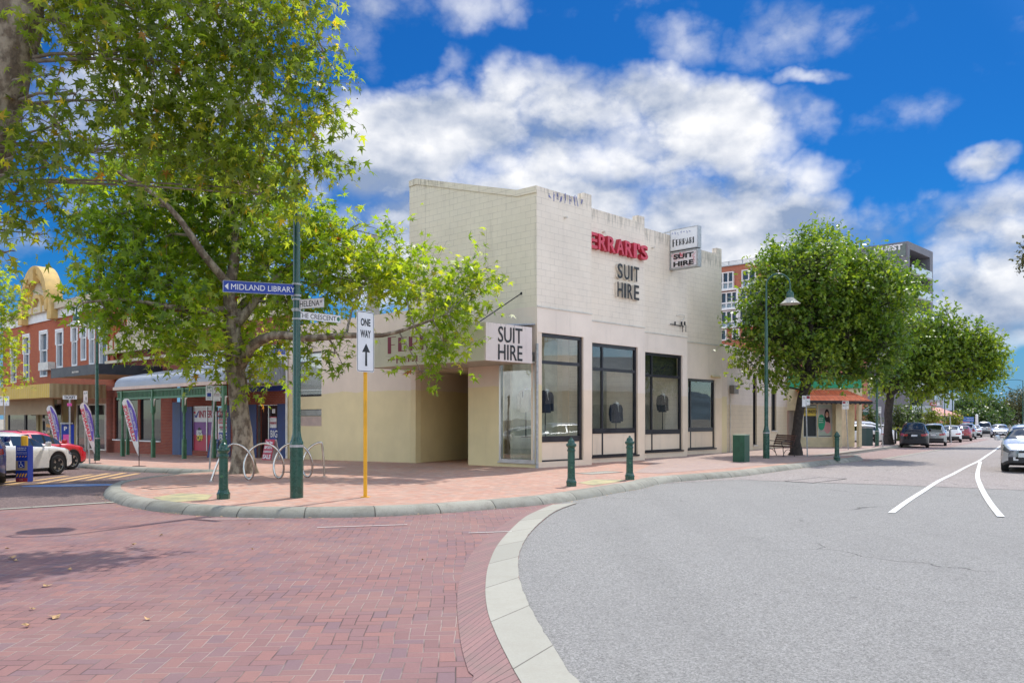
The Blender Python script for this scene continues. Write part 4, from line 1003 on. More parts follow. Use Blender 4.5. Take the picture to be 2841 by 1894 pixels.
# ------------------------------------------------ street furniture
def mk_bollard(label, loc, first=[None]):
    if first[0] is None:
        o = root('bollard', label, 'bollard', (0, 0, 0), group='dark green cast bollards')
        m = MB(); m.lathe([(.118,-.03),(.118,.07),(.122,.075),(.122,.10),(.105,.125),(.098,.15),(.098,.165),(.088,.18)], n=8); m.build('base', M_green, o, smooth=True, autosm=30)
        m = MB(); m.lathe([(.086,.17),(.082,.45),(.080,.76),(.092,.775),(.094,.80),(.082,.815)], n=24); m.build('shaft', M_green, o, smooth=True)
        m = MB(); m.lathe([(.080,.81),(.080,.85),(.096,.865),(.112,.885),(.118,.91),(.108,.935),(.082,.945),(.080,.96),(.072,.995),(.050,1.025),(.026,1.04),(.030,1.052),(.022,1.07),(.0,1.078)], n=24); m.build('cap', M_green, o, smooth=True)
        m = MB(); m.tube([(.0,-.083,.42),(.0,-.095,.42)], .028, 12); m.tube([(.0,-.095,.42),(.0,-.10,.42)], .016, 10); m.build('crest', M_green2, o)
        first[0] = o; o.location = loc; return o
    c = dup(first[0], loc, None, label); c['group'] = 'dark green cast bollards'; return c
mk_bollard('dark green bollard in front of the spiral bike rack', G(620, 1383, PAV))
mk_bollard('dark green bollard nearest the corner shop, beside the yellow tactile paving', G(1585, 1348, PAV))
mk_bollard('dark green bollard right of the tactile paving, before the second shop window', G(1747, 1330, PAV))
mk_bollard('dark green bollard at the far end of the footpath nib, right of the bench', G(2322, 1275, PAV))

def mk_lamp(label, px, py, rz, sc_=1., dz=PAV, first=[None]):
    loc = G(px, py, dz)
    if first[0] is None:
        o = root('street_lamp', label, 'street lamp', (0, 0, 0), group='green swan-neck street lamps')
        m = MB(); m.lathe([(.118,-.03),(.118,.95),(.118,1.0),(.098,1.03),(.080,1.12),(.072,1.2),(.066,3.2),(.060,5.0),(.060,5.02)], n=16); m.build('pole', M_green, o, smooth=True, autosm=60)
        m = MB(); m.lathe([(.124,.905),(.124,.95)], n=16); m.build('band', M_galv, o, smooth=True)
        m = MB(); pts = [(0,0,5.0),(0,0,5.9),(0,0,6.25)]+[(.41-.41*math.cos(a), 0, 6.25+.42*math.sin(a)) for a in [math.pi*k/12 for k in range(1, 12)]]+[(.82,0,6.20),(.82,0,6.08)]
        m.tube(pts, [.036]*2+[.032]*(len(pts)-2), 10); m.build('swan_neck', M_green, o, smooth=True, autosm=60)
        m = MB(); m.lathe([(.03,6.10),(.045,6.08),(.05,6.04),(.10,6.01),(.13,5.95),(.14,5.86),(.135,5.78)], c=(.82,0,0), n=20); m.build('lamp_housing', M_green, o, smooth=True)
        m = MB(); m.lathe([(.135,5.79),(.17,5.74),(.25,5.66),(.36,5.58),(.36,5.565),(.25,5.64),(.13,5.72)], c=(.82,0,0), n=28); sh = m.build('lamp_shade', mat('shade_enamel', (.52,.50,.42), .35), o, smooth=True)
        m = MB(); m.lathe([(.05,5.72),(.06,5.62),(.03,5.58)], c=(.82,0,0), n=12); m.build('bulb', M_signw, sh, smooth=True)
        first[0] = o; o.location = loc; o.rotation_euler = (0, 0, rz); o.scale = (sc_,)*3; return o
    c = dup(first[0], loc, rz, label, sc_=sc_); c['group'] = 'green swan-neck street lamps'; return c
lp = mk_lamp('green swan-neck lamp post carrying the street name signs', 823, 1380, R(188), 1.05)
mk_lamp('green swan-neck lamp post beside the bench', 2126, 1271, R(-14), 1.08)
mk_lamp('green swan-neck lamp post behind the row of feather flags', 269, 1277, R(185), .97)
mk_lamp('green lamp post next to the litter bin, head hidden in foliage', 2433, 1237, R(20), 1.0)
mk_lamp('green lamp post behind the parked black car', 2557, 1208, R(20), 1.05)
mk_lamp('green lamp post rising behind the white hatchback', 2621, 1204, R(160), 1.0)
mk_lamp('most distant swan-neck lamp, before the big background trees', 2643, 1199, R(-5), 1.2)
# two slim poles with long arms over the road on the right
for px, py, s_, lab in ((2838, 1196, 1., 'taller slim street light with a long arm over the road, at the right edge'), (2842, 1188, .95, 'slim street light with a long arm, further back at the right edge')):
    loc = G(px, py, 0); o = root('street_light', lab, 'street lamp', loc, R(180)); 
    hz_ = (1162-1055 if s_ == 1. else 1162-1083)/F*loc.y+EYE-loc.z
    arm = (50 if s_ == 1. else 38)/F*loc.y
    MB().lathe([(.10,0),(.06,hz_)], n=8).build('pole', M_green, o, smooth=True)
    MB().tube([(0,0,hz_-.05),(arm*.3,0,hz_+.12),(arm*.7,0,hz_+.1),(arm,0,hz_-.05),(arm,0,hz_-.3)], .045, 6).build('arm', M_green, o)
    MB().lathe([(.08,hz_-.1),(.16,hz_-.45),(.42,hz_-.72),(.40,hz_-.74)], c=(arm,0,0), n=12).build('lamp_shade', M_green, o, smooth=True)

# street name signs on the first lamp post: each its own thing
def panel_sign(name, label, cat, a, b, ht, hb, m_face, body, m_txt, arrow=None, thick=.012, border=None, logo=None, tmar=(.12,.08,.25)):
    """a: end at the pole, b: free end (world points at mid height)"""
    a = Vector(a); b = Vector(b); left = a if a.x < b.x else b; right = b if a.x < b.x else a
    o = root(name, label, cat, a, world=True); d = (right-left); L = d.length; d.normalize(); n = Vector((d.y, -d.x, 0)); n.normalize(); 
    if n.y > 0: n = -n
    U = Vector((0,0,1)); H = ht
    q = lambda x, z, o_: left+d*x+U*(z-H/2)+n*o_
    m = MB(); m.hexa([q(0,0,-thick/2), q(L,0,-thick/2), q(L,0,thick/2), q(0,0,thick/2), q(0,H,-thick/2), q(L,H,-thick/2), q(L,H,thick/2), q(0,H,thick/2)]); pn = m.build('panel', m_face, o)
    if border:
        m = MB(); t = .006
        for (x0, z0, x1, z1) in ((0,0,L,t),(0,H-t,L,H),(0,0,t,H),(L-t,0,L,H)): m.hexa([q(x0,z0,thick/2), q(x1,z0,thick/2), q(x1,z0,thick/2+.003), q(x0,z0,thick/2+.003), q(x0,z1,thick/2), q(x1,z1,thick/2), q(x1,z1,thick/2+.003), q(x0,z1,thick/2+.003)])
        m.build('border', border, o)
    m = MB(); x0 = tmar[0]*L if arrow or logo == 'l' else .04*L
    text_mb(m, body, q(x0, H*tmar[2], thick/2+.001), d, U, L*(1-tmar[1])-x0, H*(1-2*tmar[2]), .002, .0); m.build('lettering', m_txt, o)
    if arrow: m = MB(); m.prism([q(.02*L, H*.5, thick/2+.001), q(.065*L, H*.22, thick/2+.001), q(.065*L, H*.78, thick/2+.001)], n*.002); m.build('arrow', m_txt, o)
    if logo:
        cx = .06*L if logo == 'l' else .945*L; m = MB(); m.prism([q(cx+.035*math.cos(k), H*.5+H*.28*math.sin(k), thick/2+.001) for k in [math.pi*j/6 for j in range(12)]], n*.002); m.build('emblem', M_green2, o)
        if body.startswith('HELENA'):
            m = MB(); text_mb(m, 'ST', q(L*.87, H*.5, thick/2+.001), d, U, L*.09, H*.26, .002, .01); m.build('lettering', m_txt, o)
    m = MB(); m.tube([a-Vector((0,0,ht/2+.02)), a-Vector((0,0,ht/2-.012))], .085, 14); m.tube([a+Vector((0,0,ht/2-.012)), a+Vector((0,0,ht/2+.02))], .085, 14); m.build('clamp', M_galv, o, smooth=True)
    return o
lpx, lpy = lp.location.x, lp.location.y
zz = lambda y, Y: EYE+(HZ-y)/F*Y
panel_sign('direction_sign', 'blue direction sign with white lettering for the library', 'sign', (lpx-.0, lpy, zz(805, 15.3)), (-5.0, 14.02, zz(793.5, 14.02)), .205, 0, M_signblue, 'MIDLAND LIBRARY', M_signw, arrow=1, border=M_galv, tmar=(.10,.03,.26))
panel_sign('street_name_sign', 'small white street name sign reading HELENA ST', 'sign', (lpx+.0, lpy, zz(845, 15.3)), (-3.47, 14.95, zz(839, 14.95)), .175, 0, M_signw, 'HELENA', M_signb, logo='l', border=M_galv, tmar=(.13,.15,.2))
panel_sign('street_name_sign', 'longer white street name sign reading THE CRESCENT', 'sign', (lpx+.0, lpy, zz(873.5, 15.3)), (-3.37, 15.94, zz(886, 15.94)), .15, 0, M_signw, 'THE CRESCENT', M_signb, logo='r', border=M_galv, tmar=(.1,.11,.2))
for ch in [c for c in COL.objects if c.name.startswith('street_name_sign') and c.type == 'EMPTY']: pass

# one-way sign on its yellow post
b = G(1007, 1381, PAV); o = root('one_way_sign', 'tall white ONE WAY sign on a yellow square post', 'sign', b, world=True)
MB().box((b.x+.01, b.y+.19, b.z+1.5), (.062, .062, 3.04)).build('post', M_yellow, o)
lz, rzz = P(985, 950, 15.15), P(1033, 950, 15.5); d = (rzz-lz); d.z = 0; L = d.length; d.normalize(); n = Vector((d.y, -d.x, 0)); U = Vector((0,0,1)); z0 = zz(1035, 15.33)+.02; z1 = zz(864, 15.33); H = z1-z0
def rrect(o_, ins, rad, off, seg=5):
    pts = []
    for cx, cy, a0 in ((L-ins-rad, ins+rad, -90), (L-ins-rad, H-ins-rad, 0), (ins+rad, H-ins-rad, 90), (ins+rad, ins+rad, 180)):
        for k in range(seg+1): a = R(a0+90*k/seg); pts.append(Vector((lz.x, lz.y, z0))+d*(cx+rad*math.cos(a))+U*(cy+rad*math.sin(a))+n*off)
    return pts
MB().prism(rrect(o, 0, .04, .045), n*.004).build('panel', M_signw, o)
m = MB(); a_, b_ = rrect(o, .012, .034, .0495), rrect(o, .024, .026, .0495); k = len(a_); m.add(a_+b_, [(i, (i+1) % k, k+(i+1) % k, k+i) for i in range(k)]); m.build('border', M_signb, o)
q = lambda x, z: Vector((lz.x, lz.y, z0))+d*x*L+U*z*H+n*.050
m = MB(); text_mb(m, 'ONE', q(.22, .755), d, U, L*.56, H*.125, .002, .03); text_mb(m, 'WAY', q(.20, .565), d, U, L*.60, H*.125, .002, .03); m.build('lettering', M_signb, o)
m = MB(); m.prism([q(*p) for p in [(.47,.10),(.59,.10),(.58,.33),(.76,.325),(.53,.47),(.30,.325),(.48,.33)]], n*.002); m.build('arrow', M_signb, o)
m = MB(); m.box((b.x+.01, b.y+.19, b.z+.004), (.16,.16,.012)); m.build('footing', M_yellow, o)

# spiral bike rack
pa, pb = G(586, 1335, PAV), G(900, 1322, PAV); ax = (pb-pa); Lr = ax.length; ax.normalize(); sv = Vector((-ax.y, ax.x, 0))
o = root('bike_rack', 'stainless steel spiral bike rack around the tree bay', 'bike rack', pa, world=True)
pts = []; pitch = Lr*.262; x1 = Lr*.185; Hh = .44; Nt = 4
for k in range(0, 18): th = math.pi*k/18; pts.append((x1-x1*math.sin((math.pi-th)/2), Hh*(1-math.cos(th)), 0.))
for k in range(0, int(36*3.0)+1):
    th = math.pi+2*math.pi*k/36; x = x1+pitch*(th-math.pi)/(2*math.pi)-.25*math.sin(th); zc = 1-math.cos(th)
    pts.append((x, .02+(Hh-.01)*zc, .11*math.sin(th)))
xt = pts[-1][0]
for k in range(1, 19): th = math.pi+math.pi*k/18; pts.append((xt+(Lr-xt)*math.sin((th-math.pi)/2), Hh*(1-math.cos(th)), 0.))
MB().tube([pa+ax*x+sv*y+Vector((0,0,z)) for x, z, y in pts], .027, 10).build('tube', M_steel, o, smooth=True, autosm=70)
for p in (pa, pb): MB().lathe([(.075,0),(.075,.012),(.03,.02)], c=p, n=16).build('base_flange', M_steel, o)

# parking sign posts
def post_sign(label, bx, by, tx, ty, panels, dz=PAV, r=.028, group=None):
    b = G(bx, by, dz); t = P(tx, ty, b.y); o = root('parking_sign', label, 'sign', b, group=group, world=True)
    MB().tube([b-Vector((0,0,.05)), t], r, 8).build('post', M_galv, o, smooth=True)
    for (x0, y0, x1, y1, rows) in panels:
        a = P(x0, y1, b.y-.05); c = P(x1, y0, b.y-.05); w_ = c.x-a.x; h_ = c.z-a.z; q = lambda x, z, o_=0.: Vector((a.x+x*w_, a.y-o_, a.z+z*h_))
        pn = MB().prism([q(0,0), q(1,0), q(1,1), q(0,1)], (0,.006,0)).build('panel', M_signw, o)
        for (kind, x, z, x2, z2, m_) in rows:
            m = MB()
            if kind == 'ring':
                k = 14; cxx, czz = (x+x2)/2, (z+z2)/2; ra = (x2-x)/2*w_
                m.add([q(cxx, czz, .002)+Vector((f*ra*math.cos(2*math.pi*j/k), 0, f*ra*math.sin(2*math.pi*j/k))) for f in (1, .78) for j in range(k)], [(j, (j+1) % k, k+(j+1) % k, k+j) for j in range(k)])
                m.bar(q(cxx, czz, .003)+Vector((-ra*.6,0,ra*.6)), q(cxx, czz, .003)+Vector((ra*.6,0,-ra*.6)), ra*.18, .002, up=(0,1,0))
                text_mb(m, 'S', q(cxx-.12, czz, .001)-Vector((0,0,ra*.5)), (1,0,0), (0,0,1), ra*.75, ra*1.0, .001, .03)
                m.build('symbol', m_, pn)
            elif kind == 'box': m.prism([q(x,z,.001), q(x2,z,.001), q(x2,z2,.001), q(x,z2,.001)], (0,-.001,0)); m.build('field', m_, pn)
            else: text_mb(m, kind, q(x, z, .003), (1,0,0), (0,0,1), (x2-x)*w_, (z2-z)*h_, .001, .012); m.build('lettering', m_, pn)
    return o
M_tmar = mat('sign_maroon', (.26,.02,.04), .5); M_tgrn = mat('sign_green_ink', (.02,.16,.08), .5)
post_sign('leaning grey sign post with 3P disabled and no stopping plates by the tree', 581, 1301.5, 597, 1072, [
    (571, 1069, 589.5, 1110, [('3P', .12, .76, .88, .95, M_tgrn), ('9 - 6', .15, .60, .85, .70, M_tgrn), ('box', .2, .25, .8, .5, M_signblue), ('ONLY', .2, .14, .8, .21, M_tgrn), ('<-->', .2, .04, .8, .09, M_signb)]),
    (591, 1070.5, 611, 1112, [('ring', .18, .68, .82, .94, M_tmar), ('ROAD', .12, .44, .88, .50, M_tmar), ('OR VERGE', .08, .34, .92, .40, M_tmar), ('-->', .2, .06, .8, .10, M_signb)])])
post_sign('sign post with two 3P plates at the far left edge', 14, 1262, 13, 1097, [(-6, 1098.6, 8, 1125, [('3P', .1, .72, .9, .93, M_tgrn), ('8 - 5', .1, .4, .9, .55, M_tgrn)]), (11.2, 1098.6, 25.3, 1125, [('3P', .15, .72, .85, .93, M_tgrn), ('8 - 5', .15, .42, .85, .54, M_tgrn), ('^', .4, .08, .6, .18, M_signb)])])
post_sign('grey sign post with a small white plate behind the middle feather flag', 249, 1285, 238, 1088, [(231.3, 1084, 243, 1116, [('5 P', .15, .72, .85, .88, M_tgrn), ('box', .55, .2, .72, .48, M_signb), ('---', .15, .06, .85, .1, M_tgrn)])])
post_sign('leaning sign post with no stopping and red-topped plates in front of the street tree', 2240, 1266.5, 2236, 1098, [(2225.5, 1097, 2235.7, 1128, [('ring', .15, .66, .85, .92, M_tmar), ('<--', .2, .05, .8, .1, M_signb)]), (2237, 1096.5, 2247.3, 1124, [('box', .08, .66, .92, .96, M_tmar), ('9-5', .15, .32, .85, .48, M_tgrn), ('-->', .2, .05, .8, .1, M_signb)])])
post_sign('leaning sign post with a red-headed plate in front of the tiled awning', 2353.5, 1247, 2346, 1113, [(2337, 1112, 2346.6, 1134.6, [('box', .1, .68, .9, .94, M_tmar), ('8-4', .15, .35, .85, .5, M_tgrn)]), (2347.4, 1112, 2355, 1134.6, [('3P', .15, .72, .85, .92, M_tgrn), ('8-5', .15, .4, .85, .52, M_tgrn)])])
post_sign('leaning sign post with one narrow plate beside the litter bin', 2450, 1239, 2441, 1128, [(2437.6, 1127.5, 2445, 1145.5, [('3P', .15, .7, .85, .92, M_tgrn), ('8-5', .15, .38, .85, .5, M_tgrn)])], r=.03)
# ticket sign
b = Vector(((193.7-CX)/F*31.5, 31.5, 0)); b.z = terr(b.x, b.y)+PAV; o = root('ticket_sign', 'grey pole with a white TICKET plate and pink tag', 'sign', b, world=True)
MB().tube([b, P(193.7, 1107, b.y)], .032, 8).build('post', M_galv, o, smooth=True)
a = P(174, 1107.3, b.y-.05); c = P(213, 1096.3, b.y-.05)
MB().prism([a, Vector((c.x, a.y, a.z)), c, Vector((a.x, a.y, c.z))], (0,.01,0)).build('panel', M_signw, o)
m = MB(); text_mb(m, 'TICKET', a+Vector((.05,-.001,.025)), (1,0,0), (0,0,1), c.x-a.x-.1, c.z-a.z-.05, .002, .03); m.build('lettering', M_signb, o)
a = P(186, 1126, b.y-.05); c = P(198, 1118, b.y-.05); MB().prism([a, Vector((c.x, a.y, a.z)), c, Vector((a.x, a.y, c.z))], (0,.03,0)).build('tag', M_pink, o)
# parking machine
b = Vector(((188-CX)/F*33.5, 33.5, 0)); b.z = terr(b.x, b.y)+PAV; o = root('ticket_machine', 'tall blue parking ticket machine with white P and pink notice', 'machine', b, rz=.15)
MB().box((0,0,.72), (.36,.34,1.5)).build('body', M_signblue, o); MB().box((-.19,0,.80), (.03,.32,1.5)).build('side_panel', M_galv, o)
m = MB(); text_mb(m, 'P', (-.08,-.175,1.22), (1,0,0), (0,0,1), .12, .17, .004, .04); m.build('lettering', M_signw, o)
MB().box((.02,-.176,.88), (.26,.01,.36)).build('notice', M_pink, o); MB().box((.02,-.176,1.52), (.36,.36,.05)).build('cap', M_galv, o)

# feather flags, seen from behind so the print reads mirrored
def flag(label, tx, ty, bx, by, Y=None, hang=0, sc_=1.):
    b = G(bx, by, PAV) if Y is None else Vector(((bx-CX)/F*Y, Y, terr((bx-CX)/F*Y, Y)+PAV))
    o = root('feather_flag', label, 'flag', b, group='feather flags along the kerb', world=True)
    T = P(tx, ty, b.y); Hf = T.z-b.z; k = Hf/2.75
    q = lambda x, z: Vector((b.x+x*k, b.y, b.z+z*k))
    lean = (T.x-b.x)/k
    # outline: pole side on the right (screen), straight free edge on the left
    mast = [(0,.0),(0,.45)]+[(-.02-.05*s-.30*max(0, s-.45)**1.3*1.9-.02, .45+2.28*s**.93) for s in [j/14 for j in range(1, 15)]]
    mast = [(0,0),(-.005,.5),(-.02,1.0),(-.04,1.5),(-.09,1.95),(-.17,2.28),(-.28,2.55),(-.40,2.70),(-.52,2.74),(-.63,2.68)]
    edge = [(-.70,2.56),(-.62,2.2),(-.50,1.75),(-.37,1.3),(-.24,.9),(-.12,.58),(-.03,.40)]
    MB().tube([q(*p) for p in mast], [.016*k]*3+[.012*k]*7, 6).build('pole', M_trim, o)
    def strip_(mm, la, lb, off):
        n_ = 14
        def at(Lp, s):
            x = s*(len(Lp)-1); i = min(int(x), len(Lp)-2); f = x-i; return (Lp[i][0]*(1-f)+Lp[i+1][0]*f, Lp[i][1]*(1-f)+Lp[i+1][1]*f)
        V = []
        for i in range(n_+1):
            p_, r_ = at(la, i/n_), at(lb, i/n_)
            for j in range(5):
                f = j/4; x, z = p_[0]*(1-f)+r_[0]*f, p_[1]*(1-f)+r_[1]*f; v = q(x, z); v.y += .03*math.sin(z*5+x*6)*k-off; V.append(v)
        mm.add(V, [(i*5+j, i*5+j+1, (i+1)*5+j+1, (i+1)*5+j) for i in range(n_) for j in range(4)])
    m1 = MB(); ml = mast[::-1]; el2 = [(-.66,2.62)]+edge
    strip_(m1, [(-.63,2.68)]+edge, ml[:-1]+[(0,.40)], 0.); s_ = m1.build('sail', M_whitep, o, smooth=True)
    m2 = MB(); strip_(m2, [(-.50,2.64),(-.42,2.3),(-.33,1.9),(-.21,1.45),(-.09,1.0)], [(-.44,2.67),(-.19,2.25),(-.12,1.95),(-.065,1.5),(-.05,1.0)], .006); m2.build('purple_panel', mat('flag_purple', (.16,.11,.50), .7), s_)
    for word, p0_, p1_, hh_, m_ in (('CLEARANCE', (-.645, 2.44), (-.235, 1.0), .145, M_red), ('SLATER GARTRELL', (-.385, 2.36), (-.155, 1.45), .08, M_signw)):
        m3 = MB(); a_ = q(*p0_); b__ = q(*p1_); dv = (b__-a_); Lw = dv.length; dv.normalize(); up_v = Vector((-dv.z, 0, dv.x)); up_v = up_v if up_v.x < 0 else -up_v
        # mirrored print: word runs upwards, letter tops towards the pole
        start = b__; text_mb(m3, word, start-Vector((0,.045*k,0)), -dv, -up_v if False else -up_v, Lw, hh_*k, .002, .03 if hh_ > .1 else .01); m3.build('lettering', m_, s_)
    MB().box((b.x, b.y, b.z+.008), (.42*k, .3*k, .012)).build('base_plate', M_trim, o)
    return o
flag('largest white and purple CLEARANCE feather flag, nearest the verandah', 355, 1103, 386, 1293)
flag('middle white and purple CLEARANCE feather flag next to the lamp post', 240, 1115, 264, 1285)
flag('smallest CLEARANCE feather flag, standing behind the parked cars', 145, 1123, 168, 1275, Y=32)
# disabled bay marker round a yellow bollard
b = G(68, 1335, 0); o = root('bay_marker', 'yellow bollard wrapped in a blue accessible parking board', 'bollard', b, world=True)
w_ = 32.5/F*b.y; H = 99/F*b.y
MB().lathe([(w_*.265, 0),(w_*.265, H+.22),(w_*.25, H+.255),(w_*.12, H+.265)], c=b, n=20).build('bollard', M_yellow, o, smooth=True)
m = MB(); m.box((b.x, b.y, b.z+H/2), (w_, w_*.8, H)); m.build('board', M_signblue, o)
fy = b.y-w_*.4-.001; X = lambda f: b.x-w_/2+f*w_; Z = lambda f: b.z+H*f
def rect(mm, x0, z0, x1, z1, off=.002, sk=0.): mm.prism([(X(x0), fy-off, Z(z0)), (X(x1), fy-off, Z(z0)), (X(x1+sk), fy-off, Z(z1)), (X(x0+sk), fy-off, Z(z1))], (0,-.002,0))
m = MB(); rect(m, 0, 0, 1, .11); m.build('foot_band', M_tmar, o)
m = MB()
for k in range(4): rect(m, .02+k*.24, .14, .13+k*.24, .235, .002, .12) if k < 4 else None
for k in range(4): rect(m, .05+k*.24, .69, .14+k*.24, .725, .002, .08) if k < 4 else None
m.build('hazard_stripes', M_yellow, o)
m = MB(); rect(m, .0, .32, 1., .585); m.build('photo_band', mat('tan_print', (.35,.27,.17), .6), o)
m = MB(); rect(m, .22, .39, .76, .575, .004); m.build('symbol_field', M_signblue, o)
m = MB(); s_ = w_*.5/10; cx_, cz_ = X(.47), Z(.40)
m.tube([(cx_+s_*a, fy-.009, cz_+s_*c) for a, c in [(-.4,8),(-.2,5),(1.5,5),(2.6,2),(4,2.2)]], s_*.45, 5)
m.tube([(cx_+s_*(-.4+2.6*math.cos(R(a))), fy-.009, cz_+s_*(3+2.6*math.sin(R(a)))) for a in range(130, 340, 15)], s_*.4, 5); m.lathe([(s_*.9,0),(s_*.9,.002)], c=(cx_-s_*.5, fy-.009, cz_+s_*9.2), n=10, M=Matrix.Rotation(R(90), 3, 'X')); m.build('wheelchair_symbol', M_signw, o)
m = MB(); text_mb(m, "THIS BAY IS", (X(.10), fy-.003, Z(.925)), (1,0,0), (0,0,1), w_*.8, H*.035, .002, .03); text_mb(m, 'SOMEONES DAY', (X(.10), fy-.003, Z(.875)), (1,0,0), (0,0,1), w_*.8, H*.03, .002, .03)
for k in range(3): text_mb(m, 'leave these bays for those who', (X(.06), fy-.003, Z(.825-k*.028)), (1,0,0), (0,0,1), w_*.88, H*.014, .002, .01)
text_mb(m, 'city of swan', (X(.3), fy-.003, Z(.05)), (1,0,0), (0,0,1), w_*.3, H*.02, .002, .01); m.build('lettering', M_signw, o)

# utility box
b = G(2068, 1281, PAV); o = root('utility_box', 'dark green electrical cabinet on the footpath', 'cabinet', b, rz=math.atan2(B.y, B.x)+.18)
w1_, w2_, hb = .56, .42, .98
MB().box((0, .15, hb/2-.01), (w1_, w2_, hb-.03)).build('body', M_bgreen, o); MB().box((0, .15, hb-.02), (w1_+.02, w2_+.02, .03)).build('lid', M_lid, o); MB().box((-.285, .15, .5), (.012, w2_-.08, .8)).build('door', M_bgreen, o)
# wall meter box and pipe on the low wall are added with that wall

# park bench, iron arms and slats
b = G(2146, 1265, PAV); o = root('park_bench', 'park bench with brown slats and curled black iron arms under the tree', 'bench', b, rz=R(-77))
M_slat = mat('brown_slats', (.075,.030,.022), .5, var=.25, vscale=8); M_iron = mat('black_cast_iron', (.015,.014,.016), .45)
Lb_ = 1.5
m = MB()
for k in range(5): m.box((0, .06+k*.085, .43-.01*abs(k-2)), (Lb_, .062, .03))
m.build('seat', M_slat, o)
m = MB()
for k in range(5): m.box((0, .47+k*.030, .52+k*.085), (Lb_, .025, .062), M=Matrix.Rotation(-.3, 3, 'X'))
m.build('backrest', M_slat, o)
for s_ in (-1, 1):
    x = s_*(Lb_/2-.06); m = MB(); 
    m.tube([(x,.02,0),(x,.05,.14),(x,.02,.30),(x,.03,.41)], .018, 6); m.tube([(x,.56,0),(x,.50,.15),(x,.44,.32),(x,.42,.42),(x,.50,.6),(x,.62,.93)], .018, 6)
    m.tube([(x,.03,.41),(x,.42,.42)], .018, 6); m.tube([(x,.05,.12),(x,.14,.26),(x,.25,.31),(x,.37,.26),(x,.50,.13)], .013, 6)
    m.build('leg_frame', M_iron, o)
    m = MB(); m.tube([(x,.03,.42),(x,-.04,.50),(x,-.05,.58),(x,.02,.64),(x,.14,.66),(x,.30,.64),(x,.52,.62)], .016, 6); m.build('armrest', M_iron, o)
# litter bin
b = G(2406, 1236, PAV); o = root('litter_bin', 'slate green litter bin enclosure by the lamp post', 'bin', b, rz=.25)
MB().box((0,0,.56), (.46,.46,1.12)).build('body', mat('bin_green', (.035,.075,.065), .5), o); MB().box((0,0,1.14), (.54,.54,.05)).build('lid', M_galv, o); MB().box((.25,0,.5), (.02,.36,.8)).build('side_panel', M_whitep, o)
# small dark posts along the far footpath and before the tiled shop
def mk_post(label, px, py, h, r, first=[None]):
    loc = G(px, py, PAV)
    if first[0] is None:
        o = root('guard_post', label, 'bollard', (0,0,0), group='plain black guard posts'); MB().lathe([(.07,-.02),(.07,.92),(.05,.95)], n=12).build('shaft', M_black, o, smooth=True); MB().lathe([(.09,-.01),(.09,.02)], n=12).build('base', M_black, o); first[0] = o; o.location = loc; return
    c = dup(first[0], loc, None, label); c['group'] = 'plain black guard posts'
mk_post('plain black post left of the shop poster', 2251, 1234, .95, .07); mk_post('plain black post at the middle of the poster window', 2274, 1233.5, .95, .07); mk_post('plain black post right of the poster window', 2294, 1233.5, .95, .07)
mk_post('plain dark post between hedge and parked black car', 2484, 1231, .95, .07); mk_post('plain dark post behind the white hatchback', 2636, 1225, .95, .07)
post_sign('thin leaning sign post beside the white hatchback', 2639, 1226, 2636, 1155, [], r=.04)
# ------------------------------------------------ shops along the side street
M_bgl = M_glassd
# sports shop: brick front with blue painted parts
sh = root('sports_shop', 'red brick shop with blue painted base and sports store sign boards', 'building', tuple(FL.pt(12, 0)), world=True)
u0, u1 = FL.u(795), FL.u(500)
zB = FL.z(700, 1120); zT = FL.z(760, 905)
m = MB(); um = FL.u(640)
ops = [(FL.u(784), FL.u(712), -.5, FL.z(750, 1121)), (FL.u(640), FL.u(532), FL.z(560, 1250), FL.z(580, 1126))]
wall_cells(m, FL, sorted([u0, FL.u(784), FL.u(712), FL.u(640), FL.u(532), u1]), [-.8, FL.z(560, 1250), FL.z(750, 1121), FL.z(580, 1126), zT+.4], ops, -.25, 0)
wall_o = m.build('brick_wall', M_brick, sh)
m = MB(); FL.box(m, u0, u1+6, zT+.4, zT+1.6, -.25, .05); m.build('parapet', M_pedim2, sh)
for a, b_ in ((793, 770), (712, 690), (640, 618+12)): m = MB(); FL.box(m, FL.u(a), FL.u(b_), -.8, FL.z(780, 1120), 0, .012); m.build('painted_base', M_navyb, sh)
m = MB()
for a, b_ in ((533, 519), (519, 500),): FL.box(m, FL.u(a, .012), FL.u(b_, .012), -.9, FL.z(515, 1128 if a == 519 else 1128), 0, .012)
m.build('painted_column', M_navyb, sh); m = MB(); FL.box(m, FL.u(500, .02), FL.u(478, .02), -.9, FL.z(490, 1115), 0, .02); m.build('painted_column', M_slate, sh)
# poster windows
def poster(px0, px1, py0, py1, m_, par, off=.0, th=.01, name='poster'):
    mm = MB(); FL.box(mm, FL.u(px0, off), FL.u(px1, off), FL.z((px0+px1)/2, py1, off), FL.z((px0+px1)/2, py0, off), off-th, off); return mm.build(name, m_, par)
d = -.08
wf = MB()
for px in (532.5, 571, 597, 639): FL.box(wf, FL.u(px+1.2), FL.u(px-1.2), FL.z(560, 1250), FL.z(580, 1126), -.12, -.04)
FL.box(wf, FL.u(639), FL.u(532.5), FL.z(580, 1128), FL.z(580, 1126), -.115, -.045); FL.box(wf, FL.u(639), FL.u(532.5), FL.z(560, 1253), FL.z(560, 1250), -.115, -.045)
wfo = wf.build('window', M_alu, sh)
poster(533, 598, 1126, 1170, M_signw, wfo, d, name='poster_top'); 
poster(533, 598, 1170, 1206, M_purple, wfo, d, name='poster_middle'); poster(533, 598, 1206, 1250, M_crimson, wfo, d, name='poster_bottom')
def ft(m_, body, x0, y0, x1, y1, par, off=.006, bold=.02, fac=FL):
    mm = MB(); ftext(mm, fac, body, x0, y0, x1, y1, .004, off, bold); mm.build('lettering', m_, par)
